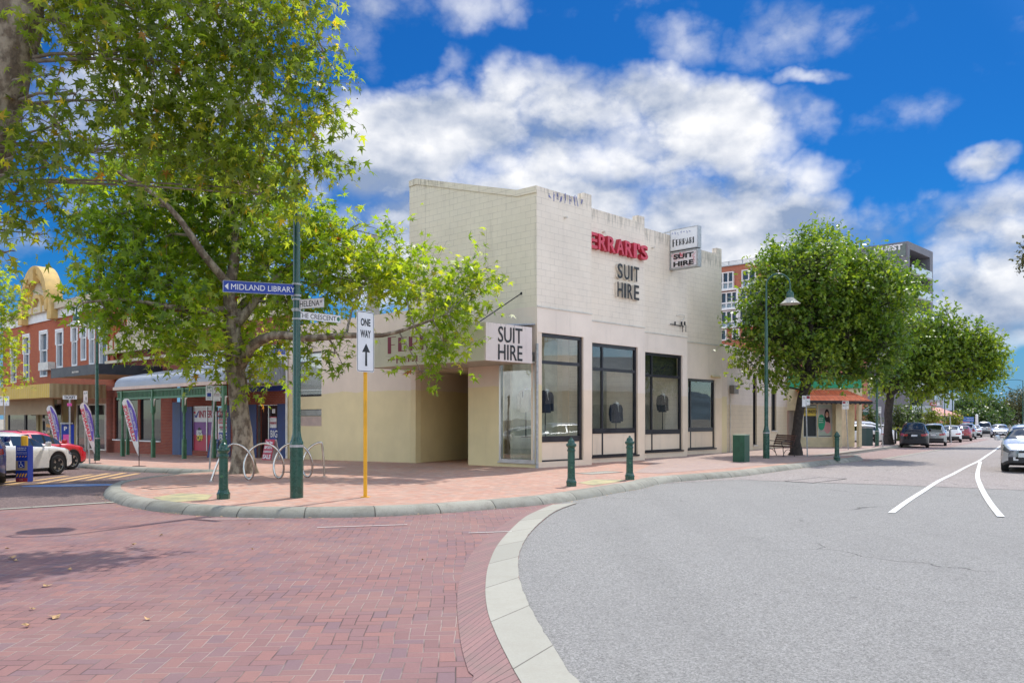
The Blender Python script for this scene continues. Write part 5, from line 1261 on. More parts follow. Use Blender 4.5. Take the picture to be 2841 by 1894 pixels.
ft(M_crimson, 'INTERSPORT', 552, 1138, 632, 1158, wfo, d+.01)
mm = MB(); p_ = FL.at(541, 1144, d+.012); mm.lathe([(.06,0),(.06,.004)], c=p_, n=12, M=Matrix.Rotation(R(90), 3, 'X')); mm.build('logo_dot', M_red, wfo)
mm = MB(); mm.prism([FL.at(*p, d+.008) for p in [(540,1150),(544,1152),(550,1140),(552,1140),(546,1158),(541,1158)]], FL.n*.004); mm.build('logo', M_signblue, wfo)
mm = MB(); c_ = FL.at(553, 1205, d+.01); r_ = 13.5/F*c_.y; mm.prism([c_+FL.d*r_*.95*math.cos(a)+Vector((0,0,r_*1.5*math.sin(a))) for a in [math.pi*k/10 for k in range(20)]], FL.n*.004); mm.build('bubble', M_signb, wfo)
ft(M_signw, '80%', 545, 1192, 561, 1208, wfo, d+.018, .03); ft(M_yellowprint, 'OFF', 546, 1206, 563, 1222, wfo, d+.018, .03)
st_ = poster(606, 635, 1130, 1162, mat('buff_print', (.55,.53,.46), .5), wfo, d+.01, name='notice'); ft(M_signb, '41', 613, 1136, 623, 1147, wfo, d+.02); ft(M_signb, 'HELENA ST', 607, 1151, 634, 1159, wfo, d+.02, .03)
poster(606, 635, 1162, 1175, M_red, wfo, d+.01, name='notice'); ft(M_signw, 'ENTER HERE', 609, 1165, 631, 1172, wfo, d+.02)
poster(606, 635, 1175, 1199, M_signw, wfo, d+.01, name='notice'); ft(M_crimson, 'INTERSPORT', 609, 1182, 632, 1188, wfo, d+.02); ft(M_signb, 'GARTRELL', 611, 1189, 629, 1193, wfo, d+.02)
poster(606, 635, 1199, 1245, M_signblue, wfo, d+.01, name='notice'); ft(M_signw, 'BIG', 609, 1204, 633, 1223, wfo, d+.02)
# entrance
dr_ = MB()
for px in (712, 742, 784): FL.box(dr_, FL.u(px+1), FL.u(px-1), -.4, FL.z(750, 1121), -.16, -.05)
FL.box(dr_, FL.u(784), FL.u(712), FL.z(750, 1124), FL.z(750, 1121), -.16, -.05); dro = dr_.build('entrance', M_alu, sh)
mm = MB(); FL.box(mm, FL.u(797), FL.u(560), -.6, 4, -2.2, -2.1); FL.box(mm, FL.u(797), FL.u(797)+.1, -.6, 4, -2.1, -.3); mm.build('interior', M_dark, sh)
mm = MB(); FL.box(mm, FL.u(742), FL.u(724), -.2, FL.z(735, 1124), -.7, -.65); mm.build('door_leaf', M_trim, dro)
poster(747.5, 767, 1158, 1186, M_signw, dro, -.1, name='notice'); ft(M_crimson, 'INTERSPORT', 750, 1170, 767, 1176, dro, -.09); poster(747.5, 767, 1186, 1222, M_signblue, dro, -.1, name='notice'); ft(M_signw, 'BIG', 750.5, 1193, 770, 1213, dro, -.09)
poster(755, 763, 1134, 1146, M_signw, dro, -.09, name='notice'); poster(747.5, 767, 1155.5, 1158, M_red, dro, -.095, name='notice')
# sign boards over the door
sb = root('shop_sign', 'blue and white sports shop sign board above the entrance', 'sign', tuple(FL.at(700, 1050)), world=True)
poster(786, 640, 1024, 1086, M_signblue, sb, .12, .1, name='board'); poster(786, 640, 1036, 1072, M_signw, sb, .125, .004, name='panel')
ft(M_signblue, 'INTERSPORT', 670, 1039, 770, 1057, sb, .132, .035); ft(M_signb, 'SLATER GARTRELL', 690, 1062, 755, 1069, sb, .132)
sb2 = root('shop_sign', 'upper white sign board reading sports power above the verandah roof', 'sign', tuple(FL.at(600, 1000)), world=True)
poster(790, 520, 968, 1024, M_signw, sb2, .1, .08, name='board'); poster(792, 742, 966, 985, M_signblue, sb2, .11, .008, name='blue_corner')
ft(M_signblue, 'SPORTSPOWER', 540, 996, 612, 1010, sb2, .11, .035); ft(M_signblue, 'SLATER GARTRELL', 672, 997, 735, 1007, sb2, .11)
# sale A-frame boards
def aframe(label, px, py, w_, h_, tone, rz=0.):
    b = G(px, py, PAV); o = root('sale_board', label, 'sandwich board', b, rz=rz)
    for s_, nm in ((-1, 'front_panel'), (1, 'back_panel')):
        m = MB(); m.prism([(-w_/2, s_*.22, 0), (w_/2, s_*.22, 0), (w_/2, s_*.03, h_), (-w_/2, s_*.03, h_)], (0, .02*s_, 0)); m.build(nm, tone if s_ < 0 else M_signw, o)
    return o
def atext(o, body, w_, h_, x0, z0, x1, z1, m_):
    m = MB(); sl = .19/h_; U = Vector((0, sl, 1)).normalized(); text_mb(m, body, Vector((-w_/2+x0*w_, -.245+sl*z0*h_, z0*h_)), (1,0,0), U, (x1-x0)*w_, (z1-z0)*h_, .006, .03); m.build('lettering', m_, o)
o = aframe('red and white SPORTS CLEARANCE SALE board by the door', 752, 1275, .56, .82, M_crimson, rz=-.6)
atext(o, 'SALE', .56, .82, .08, .06, .92, .28, M_signw); atext(o, 'CLEARANCE', .56, .82, .06, .36, .94, .46, M_signw); atext(o, 'SPORTS', .56, .82, .08, .54, .92, .68, M_signw); atext(o, '>>', .56, .82, .12, .76, .88, .92, M_signw)
o = aframe('white and navy sandwich board behind the verandah posts', 598, 1268, .55, .8, M_navyb, rz=-.5); atext(o, 'INTERSPORT', .55, .8, .1, .78, .9, .88, M_signw)
# brick jewellers between the verandah and the dark canopy
js = root('brick_shopfront', 'red brick shopfront with large dark windows behind the verandah posts', 'building', tuple(FL.pt(26, 0)), world=True)
ua, ub = FL.u(478), FL.u(297); zt_ = FL.z(400, 1075)
wz0, wz1 = FL.z(400, 1221), FL.z(400, 1098)
m = MB(); wall_cells(m, FL, sorted([ua, FL.u(446), FL.u(388), FL.u(382), FL.u(314), ub]), [-1, wz0, wz1, zt_], [(FL.u(446), FL.u(388), wz0, wz1), (FL.u(382), FL.u(314), wz0, wz1)], -.25, 0); m.build('brick_wall', M_brick, js)
for a, b_ in ((446, 388), (382, 314)):
    mm = MB(); FL.box(mm, FL.u(a), FL.u(b_), wz0, wz1, -.12, -.10); fo = mm.build('window', M_bgl, js)
    mm = MB(); frame_rect(mm, FL, FL.u(a), FL.u(b_), wz0, wz1, .06, -.14, -.06); mm.build('frame', M_black, fo); mm = MB(); FL.box(mm, FL.u(a), FL.u(b_), wz0-.06, wz0, -.1, .06); mm.build('sill', M_whitep, fo)
up2 = MB(); FL.box(up2, FL.u(640), FL.u(300), zT-2.2, FL.z(460, 955), -.4, -.25); up2.build('upper_wall', M_brick, js)
# cream ornate gable and the orange hoarding above
gb = root('gabled_parapet', 'cream ornamental parapet with round vents half hidden by foliage', 'building', tuple(FL.pt(30, 5)), world=True)
m = MB(); zc0 = FL.z(360, 975); pts = [(FL.u(560), zc0), (FL.u(300), zc0), (FL.u(300), FL.z(300, 955)), (FL.u(345), FL.z(345, 905)), (FL.u(375), FL.z(375, 900)), (FL.u(405), FL.z(405, 930)), (FL.u(560), FL.z(560, 925))]
m.prism([FL.pt(u, z, .05) for u, z in pts], FL.n*-.3); m.build('wall', M_pedim2, gb)
m = MB(); FL.box(m, FL.u(560), FL.u(296), zc0-.02, zc0+.16, .05, .22); FL.box(m, FL.u(560), FL.u(298), zc0-.55, zc0-.40, .05, .15); m.build('cornice', M_pedim2, gb)
for px, py in ((331, 965), (366, 918), (412, 972)): p_ = FL.at(px, py, .06); m = MB(); m.prism([p_+FL.d*.16*math.cos(a)+Vector((0,0,.2*math.sin(a))) for a in [math.pi*k/6 for k in range(12)]], FL.n*.01); m.build('vent', M_dark, gb)
ob = root('hoarding', 'large orange hoarding with white and black shapes above the roofs', 'sign', tuple(FL.pt(28, 7)), world=True)
poster(640, 318, 838, 905, M_orange, ob, -.6, .1, name='board'); poster(352, 318, 895, 955, mat('pink_print', (.72,.30,.26), .6), ob, -.58, .1, name='pink_panel')
m = MB(); c_ = FL.at(337, 876, -.55)
for f, dz_ in ((1, 0),): m.prism([c_+FL.d*.42*math.cos(a)+Vector((0,0,.5*math.sin(a))) for a in [math.pi*k/10 for k in range(20)]], FL.n*.02)
m.build('white_disc', M_signw, ob); m = MB(); m.tube([c_+FL.n*.04+FL.d*.28*math.cos(a)+Vector((0,0,.3*math.sin(a))) for a in [math.pi*k/8 for k in range(-1, 10)]], .08, 6); m.build('black_arc', M_signb, ob)

# bullnose verandah
v0 = FL.u(624, 2.7); v1 = FL.u(326, 2.7); vb = root('verandah', 'bullnose verandah with grey curved iron roof and turned green posts', 'verandah', tuple(FL.pt(v0, 0, 2.7)), world=True)
zg = FL.z(619, 1059, 2.7); zr_ = zg+.95
m = MB(); nn_ = 14; prof = []
for k in range(nn_+1):
    a = math.pi*.5*k/nn_*1.0; prof.append((2.78-.62*(1-math.cos(a)) if k < nn_ else 2.16, zg+.55*math.sin(a)))
prof = [(2.80, zg), (2.80, zg+.10), (2.77, zg+.24), (2.70, zg+.36), (2.58, zg+.46), (2.40, zg+.53), (2.1, zg+.60), (1.2, zg+.78), (.3, zg+.95), (.0, zg+1.0)]
V = [FL.pt(u, z, o_) for u in (v0-.1, v1+.1) for o_, z in prof]; k = len(prof); m.add(V, [(j, j+1, k+j+1, k+j) for j in range(k-1)])
m.add([FL.pt(v0-.1, z, o_) for o_, z in prof]+[FL.pt(v0-.1, zg, 0)], [tuple(range(k+1))]); m.add([FL.pt(v1+.1, z, o_) for o_, z in prof]+[FL.pt(v1+.1, zg, 0)], [tuple(range(k+1))]); m.build('roof', M_corr, vb, smooth=True)
m = MB(); FL.box(m, v0-.15, v1+.15, zg-.10, zg+.04, 2.72, 2.86); m.build('gutter', mat('salmon_gutter', (.60,.45,.36), .5), vb)
m = MB(); FL.box(m, v0, v1, zg-.22, zg-.14, 2.66, 2.74); FL.box(m, v0, v1, zg-.56, zg-.47, 2.66, 2.74)
nsl = int((v1-v0)/.13)
for j in range(nsl): FL.box(m, v0+.05+j*.13, v0+.10+j*.13, zg-.47, zg-.22, 2.68, 2.72)
m.build('valance', M_green2, vb)
posts = [FL.u(px, 2.7) for px in (622, 511, 425, 340)]
for u_ in posts+[]:
    gz = terr(*FL.pt(u_, 0, 2.7).xy)+PAV; m = MB(); c_ = FL.pt(u_, 0, 2.7); Hp = zg-.14-gz
    m.box((c_.x, c_.y, gz+.40), (.15,.15,.84), rz=math.atan2(A.y, A.x)); m.lathe([(.075,.82),(.05,.86),(.07,.90),(.045,.94),(.06,1.0),(.05,1.1),(.06,1.18),(.045,1.22),(.055,1.5),(.05,1.9),(.07,1.94),(.075,2.0)], c=(c_.x, c_.y, gz), n=12); m.box((c_.x, c_.y, gz+(2.0+Hp)/2), (.15,.15,Hp-2.0), rz=math.atan2(A.y, A.x))
    po = m.build('post', M_green2, vb)
    m = MB()
    for s_ in (-1, 1): m.prism([FL.pt(u_+s_*.075, zg-.56, 2.69), FL.pt(u_+s_*.30, zg-.56, 2.69), FL.pt(u_+s_*.16, zg-.64, 2.69), FL.pt(u_+s_*.11, zg-.86, 2.69), FL.pt(u_+s_*.075, zg-.9, 2.69)], FL.n*.03)
    m.build('bracket', M_offw, po)
for u_ in (FL.u(600, 1.5), FL.u(354, 1.6)):
    gz = terr(*FL.pt(u_, 0, 1.6).xy)+PAV; c_ = FL.pt(u_, 0, 1.6); m = MB(); m.box((c_.x, c_.y, gz+.40), (.14,.14,.84), rz=math.atan2(A.y, A.x)); m.lathe([(.06,.82),(.05,1.0),(.06,1.2),(.05,1.9),(.065,2.0)], c=(c_.x, c_.y, gz), n=10); m.box((c_.x, c_.y, gz+2.5), (.14,.14,1.0), rz=math.atan2(A.y, A.x)); m.build('post', M_green2, vb)

# two storey hall with arched pediment
hb = root('old_brick_hall', 'two storey red brick hall with white windows and a round ochre pediment', 'building', tuple(FL.pt(40, 0)), world=True)
ha, hz2 = FL.u(318), FL.u(8); zs_, ze_ = FL.z(200, 1062), FL.z(100, 897)
ztop = FL.z(100, 872)
wins = [(299, 276, 895, 1015), (263, 248, 896, 1012), (240, 225, 900, 1000), (215, 200, 905, 1015), (175, 157, 918, 1020), (132, 112, 922, 1045), (82, 66, 932, 1055), (46, 31, 943, 1062)]
ops = []
for a, b_, c_, d_ in wins:
    pm = (a+b_)/2; ops.append((FL.u(a), FL.u(b_), FL.z(pm, d_), FL.z(pm, c_)))
us_ = sorted([ha, hz2]+[o_[0] for o_ in ops]+[o_[1] for o_ in ops])
m = MB(); zmin = min(o_[2] for o_ in ops); zmax = max(o_[3] for o_ in ops)
zcell = sorted(set([zs_-.3, ze_]+[round(o_[2], 3) for o_ in ops]+[round(o_[3], 3) for o_ in ops]))
ops = [(a, b_, round(c_, 3), round(d_, 3)) for a, b_, c_, d_ in ops]
for i in range(len(us_)-1):
    um = (us_[i]+us_[i+1])/2; op = [o_ for o_ in ops if o_[0] < um < o_[1]]
    if op: FL.box(m, us_[i], us_[i+1], zs_-.3, op[0][2], -.3, 0); FL.box(m, us_[i], us_[i+1], op[0][3], ze_, -.3, 0)
    else: FL.box(m, us_[i], us_[i+1], zs_-.3, ze_, -.3, 0)
m.build('upper_brick_wall', M_brick_or, hb)
for (a, b_, c_, d_) in ops:
    m = MB(); frame_rect(m, FL, a, b_, c_, d_, .10, -.22, .03); FL.box(m, a, b_, (c_+d_)/2+.25, (c_+d_)/2+.33, -.2, -.05); FL.box(m, a-.1, b_+.1, d_, d_+.14, -.02, .06); FL.box(m, b_-.02, b_+.12, (c_+d_)/2+.3, d_, 0, .05); FL.box(m, a-.12, a+.02, (c_+d_)/2+.3, d_, 0, .05)
    fo = m.build('window', M_whitep, hb); m = MB(); FL.box(m, a+.1, b_-.1, c_+.1, d_-.1, -.16, -.15); m.build('pane', M_glassb, fo)
m = MB(); FL.box(m, ha, hz2, ze_, ze_+.55, -.3, .10); m.build('cornice', M_whitep, hb)
m = MB(); FL.box(m, ha, hz2, ze_+.55, ze_+.95, -.3, .32); m.build('parapet', M_pedim2, hb)
cu = FL.u(117); rr = (FL.u(78)-FL.u(152))/2; zb0 = ze_+.55; zt0 = FL.z(115, 742)
hh_ = zt0-zb0-rr
def arch(mb, R_, r_, o0, o1, base=zb0, n_=20, leg=hh_):
    V = []
    for rad in (R_, r_):
        V += [FL.pt(cu+rad, base, o1)]+[FL.pt(cu+rad*math.cos(math.pi*k/n_), base+leg+rad*math.sin(math.pi*k/n_), o1) for k in range(n_+1)]+[FL.pt(cu-rad, base, o1)]
    k_ = n_+3; W_ = [v-FL.n*(o1-o0) for v in V]; fs = []
    for i in range(k_-1): fs += [(i, i+1, k_+i+1, k_+i), (2*k_+i, 2*k_+i+1, 3*k_+i+1, 3*k_+i), (i, i+1, 2*k_+i+1, 2*k_+i), (k_+i, k_+i+1, 3*k_+i+1, 3*k_+i)]
    mb.add(V+W_, fs)
m = MB(); arch(m, rr*1.0, rr*.80, -.4, .55); arch(m, rr*.80, rr*.66, -.3, .36); arch(m, rr*.40, rr*.30, -.3, .35, leg=hh_*.4); m.build('pediment_arch', M_pedim, hb, smooth=True)
m = MB(); m.prism([FL.pt(cu+rr*.8*math.cos(math.pi*k/20), zb0+hh_+rr*.8*math.sin(math.pi*k/20), .1) for k in range(21)]+[FL.pt(cu-rr*.8, zb0, .1), FL.pt(cu+rr*.8, zb0, .1)], FL.n*-.4); m.build('pediment_panel', M_pedim2, hb)
m = MB()
for k in range(3, 18): a = math.pi*k/20; p_ = FL.pt(cu+rr*.73*math.cos(a), zb0+hh_+rr*.73*math.sin(a), .42); m.box(p_, (.16,.16,.16))
m.build('dentils', M_pedim, hb)
for a_, b_, c_, d_, e_, f_ in ((cu-rr*1.25, cu-rr*.95, zb0-.6, zb0+.9, .1, .5), (cu+rr*.95, cu+rr*1.25, zb0-.6, zb0+.9, .1, .5), (cu-rr*.2, cu+rr*.15, zb0+hh_+rr*.55, zb0+hh_+rr*.9, .3, .7)): m = MB(); FL.box(m, a_, b_, c_, d_, e_, f_); m.build('pediment_pier', M_pedim, hb)
m = MB(); FL.box(m, FL.u(140, .3), FL.u(113, .3), FL.z(127, 1027, .3), FL.z(127, 1005, .3), .02, .45); m.build('air_conditioner', M_offw, hb)
for px in (318, 304, 270): m = MB(); m.tube([FL.at(px, 905)+FL.n*.06, FL.at(px, 1010)+FL.n*.06], .05, 6); m.build('drainpipe', M_brick_or, hb)
# ground floor: dark glazed shopfronts and ochre wall
zgf = -1.0
m = MB(); FL.box(m, ha, hz2, zs_-.6, zs_-.3, -.3, .02); FL.box(m, ha, FL.u(295), zgf, zs_-.3, -.25, 0); m.build('ground_floor_beam', M_brick, hb)
m = MB(); FL.box(m, FL.u(295), hz2, zgf, zs_-.3, -1.6, -1.5); m.build('shop_interior', M_int2, hb)
for a, b_ in ((292, 243), (236, 212), (170, 145), (143, 118), (100, 70), (68, 22)):
    m = MB(); FL.box(m, FL.u(a, .0), FL.u(b_, .0), FL.z((a+b_)/2, 1248 if a > 200 else 1205), FL.z((a+b_)/2, 1120), -.08, -.06); fo = m.build('shop_window', M_bgl, hb)
    m = MB(); frame_rect(m, FL, FL.u(a), FL.u(b_), FL.z((a+b_)/2, 1248 if a > 200 else 1205), FL.z((a+b_)/2, 1120), .07, -.10, .0); m.build('frame', M_offw if a > 200 else M_black, fo)
m = MB()
for a, b_ in ((212, 206), (175, 170), (118, 112), (106, 100), (22, 10), (145, 143)): FL.box(m, FL.u(a), FL.u(b_), zgf, zs_-.4, -.3, 0)
for a, b_ in ((170, 118), (100, 22)): FL.box(m, FL.u(a), FL.u(b_), zgf, FL.z((a+b_)/2, 1205), -.3, -.02)
m.build('shopfront_pier', mat('olive_ochre_paint', (.30,.24,.10), .7), hb)
m = MB(); p_ = FL.at(134, 1192, .02)
for k in range(6): q_ = p_+FL.d*rnd.uniform(-.3, .3)+Vector((0,0,rnd.uniform(-.45, .3))); m.prism([q_+FL.d*.16*math.cos(a)+Vector((0,0,.12*math.sin(a))) for a in [math.pi*j/4 for j in range(8)]], FL.n*.01)
m.build('window_graphic', mat('orange_print', (.75,.38,.10), .6), hb); ft(M_offw, 'FRUIT', 117, 1160, 137, 1168, hb, .03); ft(M_offw, '9258 2291', 117, 1194, 139, 1201, hb, .03)
# canopies on the hall
def canopy(name, label, pw, pxw, pxc, pxe, yt, yb, ms, me, fascia='fascia', th=.05):
    """pxw wall junction column, pxc near corner column, pxe far end column"""
    w0 = FL.pt(FL.u(pxw), 0); F2 = Fac((w0-B*pw).x, (w0-B*pw).y, A.x, A.y); Y_ = (w0-B*pw).y
    z1 = EYE+(HZ-yt)/F*Y_; z0 = EYE+(HZ-yb)/F*Y_; ue = F2.u(pxe); o = root(name, label, 'canopy', tuple(w0-B*pw), world=True)
    m = MB(); F2.box(m, 0, ue, z0, z1, -.05, 0); m.build('front_fascia', ms, o); F3 = Fac((w0-B*pw).x, (w0-B*pw).y, B.x, B.y); m = MB(); F3.box(m, -.003, pw, z0, z1, -.05, .003); m.build('end_fascia', me, o)
    c_ = w0-B*pw; m = MB(); m.prism([c_+A*.05+B*.05+Vector((0,0,z0+.03)), c_+A*ue+B*.05+Vector((0,0,z0+.03)), c_+A*ue+B*pw+Vector((0,0,z0+.03)), c_+A*.05+B*pw+Vector((0,0,z0+.03))], (0,0,.04)); m.build('soffit', mat('tan_soffit', (.55,.40,.22), .7) if 'tan_soffit' not in MATS else MATS['tan_soffit'], o)
    m = MB(); m.prism([c_+A*.05+B*.05+Vector((0,0,z1-.08)), c_+A*ue+B*.05+Vector((0,0,z1-.08)), c_+A*ue+B*pw+Vector((0,0,z1-.02)), c_+A*.05+B*pw+Vector((0,0,z1-.02))], (0,0,.04)); m.build('top', M_galv, o)
    return o, F2, z0, z1
o, F2, z0, z1 = canopy('canopy', 'deep black box canopy wrapping the hall corner above the shopfront', 3.1, 451, 272, 141, 1008, 1037, M_blackfas, M_blackfas)
ft(M_offw, 'BROTHERS', 200, 1029, 218, 1034, o, .006, .03, fac=F2)
o, F2, z0, z1 = canopy('canopy', 'ochre yellow ribbed canopy with beige end over the ground floor', 2.9, 295, 138, -60, 1063, 1102, M_ylwfas, M_bgefas)
m = MB(); FL.box(m, FL.u(146, 1.4), FL.u(-40, 1.4), FL.z(100, 1150, 1.4), FL.z(100, 1098, 1.4), 1.3, 1.4); o2 = m.build('ribbed_screen', M_rib, o)
# ------------------------------------------------ low annex, tiled shop, flats, tower and far shops
st0 = Vector((9.9, 38.0, 0)); FW = Fac(st0.x, st0.y, .55, .835)
an = root('low_building', 'low cream blockwork annex with slit windows beyond the corner shop', 'building', tuple(st0), world=True)
zt = FW.z(2004, 958); zl = FW.z(2004, 1005); u_ = FW.u
ops = [(u_(2089), u_(2100), FW.z(2094, 1234), FW.z(2094, 1040)), (u_(2140), u_(2154), FW.z(2147, 1194), FW.z(2147, 1080))]
m = MB(); us_ = [0., ops[0][0], ops[0][1], ops[1][0], ops[1][1], u_(2184)]
for i in range(5):
    op = ops[(i-1)//2] if i in (1, 3) else None
    if op: FW.box(m, us_[i], us_[i+1], -1, op[2], -.25, 0); FW.box(m, us_[i], us_[i+1], op[3], zl, -.25, 0)
    else: FW.box(m, us_[i], us_[i+1], -1, zl, -.25, 0)
m.build('wall', M_low, an)
m = MB(); FW.box(m, -.6, u_(2184), zl, zt, -.3, .10); FW.box(m, -.6, .22, -1, zl, -.3, .10); m.build('fascia', M_left, an)
m = MB(); m.prism([FW.pt(-.2, zt, 0), FW.pt(u_(2184), zt-.1, 0), FW.pt(u_(2184), zt+.1, -7), FW.pt(-.2, zt+.15, -7)], (0,0,.08)); m.build('roof', M_whitep, an)
for op in ops:
    m = MB(); FW.box(m, op[0], op[1], op[2], op[3], -.16, -.14); fo = m.build('slit_window', M_glassd, an); m = MB(); frame_rect(m, FW, op[0], op[1], op[2], op[3], .05, -.18, -.08); m.build('frame', M_black, fo); m = MB(); FW.box(m, op[0]-.02, op[1]+.05, op[2]-.06, op[2], -.1, .05); m.build('sill', M_offw, fo)
m = MB(); a_ = FW.at(2024, 1070, .0); FW.box(m, FW.u(2024), FW.u(2037), FW.z(2030, 1092), FW.z(2030, 1069), 0, .22); m.build('meter_box', mat('brown_metal', (.20,.18,.15), .5), an)
m = MB(); m.tube([FW.at(2024, 1092)+FW.n*.05, FW.at(2023, 1255)+FW.n*.05], .03, 6); m.build('conduit', M_offw, an)
# tiled-awning shop: side facing the camera
q0 = FW.pt(u_(2184), 0); FT2 = Fac(q0.x, q0.y, 1, .035); v_ = FT2.u
ts = root('tiled_shop', 'cream shop with orange tiled awning, green fascia and poster window', 'building', tuple(q0), world=True)
zg_ = terr(q0.x, q0.y)+PAV
wops = [(v_(2229), v_(2267.5), FT2.z(2248, 1212), FT2.z(2248, 1125)), (v_(2270), v_(2310), FT2.z(2290, 1208), FT2.z(2290, 1121))]
m = MB(); vb_ = v_(2328)
wall_cells(m, FT2, [v_(2206), wops[0][0], wops[0][1], wops[1][0], wops[1][1], vb_], [-1, min(wops[0][2], wops[1][2]), max(wops[0][3], wops[1][3]), FT2.z(2250, 1060)], [(w_[0], w_[1], min(wops[0][2], wops[1][2]), max(wops[0][3], wops[1][3])) for w_ in wops], -.25, 0)
FT2.box(m, v_(2184), v_(2206), FT2.z(2195, 1138), FT2.z(2250, 1060), -.25, 0)
FT2.box(m, vb_, v_(2392), FT2.z(2350, 1115), FT2.z(2250, 1076), -.25, -.0)
m.build('wall', mat('shop_cream_paint', (.66,.58,.38), .75, var=.06), ts)
m = MB(); FT2.box(m, v_(2181), v_(2388), FT2.z(2260, 1076), FT2.z(2260, 1040), -.3, .12); m.build('green_fascia', mat('green_fascia_paint', (.01,.30,.14), .5), ts)
m = MB(); FT2.box(m, v_(2195), v_(2206), -1, FT2.z(2200, 1138), -.30, -.2)
for k in range(7): FT2.box(m, v_(2184)+k*.075, v_(2184)+k*.075+.045, -.6, FT2.z(2195, 1138), -.12, -.08)
m.build('side_gate', mat('taupe_gate', (.30,.26,.21), .6), ts)
def fpan(px0, px1, py0, py1, m_, par, name='poster', off=.01, th=.01, fac=None):
    f = fac or FT2; mm = MB(); f.box(mm, f.u(px0, off), f.u(px1, off), f.z((px0+px1)/2, py1, off), f.z((px0+px1)/2, py0, off), off-th, off); return mm.build(name, m_, par)
for w_ in wops:
    mm = MB(); FT2.box(mm, w_[0], w_[1], min(wops[0][2], wops[1][2]), max(wops[0][3], wops[1][3]), -.12, -.11); fo = mm.build('window', M_bgl, ts); mm = MB(); frame_rect(mm, FT2, w_[0], w_[1], min(wops[0][2], wops[1][2]), max(wops[0][3], wops[1][3]), .04, -.14, -.05); mm.build('frame', M_alu, fo)
wf2 = fo
fpan(2228, 2268, 1125, 1131, mat('pale_green_strip', (.50,.58,.48), .6), wf2, off=-.05); fpan(2228, 2268, 1132, 1153, mat('yellow_banner', (.68,.56,.10), .6), wf2, off=-.06)
ftext_m = MB(); ftext(ftext_m, FT2, 'HIT PHOTO', 2230, 1137, 2266, 1146, .004, -.05, .03); ftext_m.build('lettering', M_signb, wf2)
fpan(2270.5, 2309.5, 1121, 1208, mat('grey_green_poster', (.42,.50,.42), .6), wf2, off=-.06); fpan(2274, 2306, 1132, 1196, mat('warm_grey_print', (.45,.40,.38), .6), wf2, off=-.055)
mm = MB(); c_ = FT2.at(2279, 1171, -.045); ww = 10.5/F*c_.y; hh_ = 22/F*c_.y; mm.prism([c_+FT2.d*ww*math.cos(a)+Vector((0,0,hh_*math.sin(a))) for a in [math.pi*k/10 for k in range(20)]], FT2.n*.004); mm.build('green_bubble', mat('poster_green', (.02,.33,.18), .6), wf2)
for (wd, y) in (('Get two', 1159), ('designer', 1165), ('pairs', 1171)): mm = MB(); ftext(mm, FT2, wd, 2272, y-2, 2284, y+2, .003, -.038, .02); mm.build('lettering', M_signw, wf2)
# printed figure on the poster: long dark hair, face, pink top
def disc(cx, cy, rx, ry, m_, off, name):
    mm = MB(); c_ = FT2.at(cx, cy, off); mm.prism([c_+FT2.d*(rx/F*c_.y)*math.cos(a)+Vector((0,0,(ry/F*c_.y)*math.sin(a))) for a in [math.pi*k/10 for k in range(20)]], FT2.n*.003); mm.build(name, m_, wf2)
disc(2294, 1152, 7, 18, M_dark, -.050, 'printed_hair'); disc(2298, 1166, 5, 14, M_dark, -.0505, 'printed_hair'); disc(2294.5, 1150, 4.2, 8, mat('printed_skin', (.50,.27,.18), .6), -.046, 'printed_face'); disc(2296, 1186, 9, 16, mat('printed_pink', (.60,.30,.30), .6), -.048, 'printed_top'); disc(2294.5, 1154.5, 1.8, 1.2, M_signw, -.042, 'printed_smile')
# arcade behind and to the right
for a, b_, m_ in ((2326, 2338, M_dark), (2353, 2366, MATS['shop_cream_paint']), (2373, 2384, MATS['shop_cream_paint'])): pass
m = MB(); FT2.box(m, v_(2312), v_(2328), -1, FT2.z(2320, 1120), 0, .35); FT2.box(m, v_(2353, -.5), v_(2371, -.5), -1, FT2.z(2350, 1110), -1.4, -.5); FT2.box(m, v_(2383), v_(2391), -1, FT2.z(2380, 1100), -.3, 0); FT2.box(m, v_(2371), v_(2384), -1, FT2.z(2380, 1110), -2.5, -2.3); m.build('arcade_pier', MATS['shop_cream_paint'], ts)
# tiled skillion awning with hipped right end
pe = .9; zr0 = FT2.z(2240, 1081); ze0 = FT2.z(2246, 1111, 1.5); E0, E1 = v_(2242, 1.5), v_(2420, 1.5); R0_, R1_ = v_(2205), v_(2345)
rt = root('tiled_awning', 'orange terracotta tiled awning roof with dark rafters', 'awning', tuple(FT2.pt(E0, ze0, 1.5)), world=True)
m = MB(); ridge0, ridge1 = FT2.pt(R0_, zr0, 0), FT2.pt(R1_, zr0, 0); ev0, ev1 = FT2.pt(R0_, ze0, 1.5), FT2.pt(E1, ze0-.05, 1.5); hip = FT2.pt(E1, ze0-.02, -1.5)
def rowroof(mb, a, b, c, d, rows=9):          # a-b ridge, d-c eave; stepped tile courses
    for k in range(rows):
        f0, f1 = k/rows, (k+1)/rows; p0, p1 = a.lerp(d, f0), b.lerp(c, f0); p2, p3 = b.lerp(c, f1), a.lerp(d, f1); up_ = Vector((0,0,.05))
        mb.add([p0, p1, p2+up_, p3+up_, p2, p3], [(0,1,2,3), (3,2,4,5)])
rowroof(m, ridge0, ridge1, ev1, ev0); rowroof(m, ridge1, ridge1+Vector((.05,.3,0)), hip, ev1, 8); m.build('tiles', M_tile, rt)
m = MB(); m.bar(ev0+Vector((0,0,-.06)), ev1+Vector((0,0,-.06)), .05, .14); m.bar(ev1+Vector((0,0,-.06)), hip+Vector((0,0,-.06)), .05, .14); 
nraf = 14
for k in range(nraf): p_ = ev0.lerp(ev1, (k+.5)/nraf)+Vector((0,0,-.10)); m.bar(p_+Vector((0,-.05,-.02)), p_+Vector((0,1.4,.35)), .07, .12)
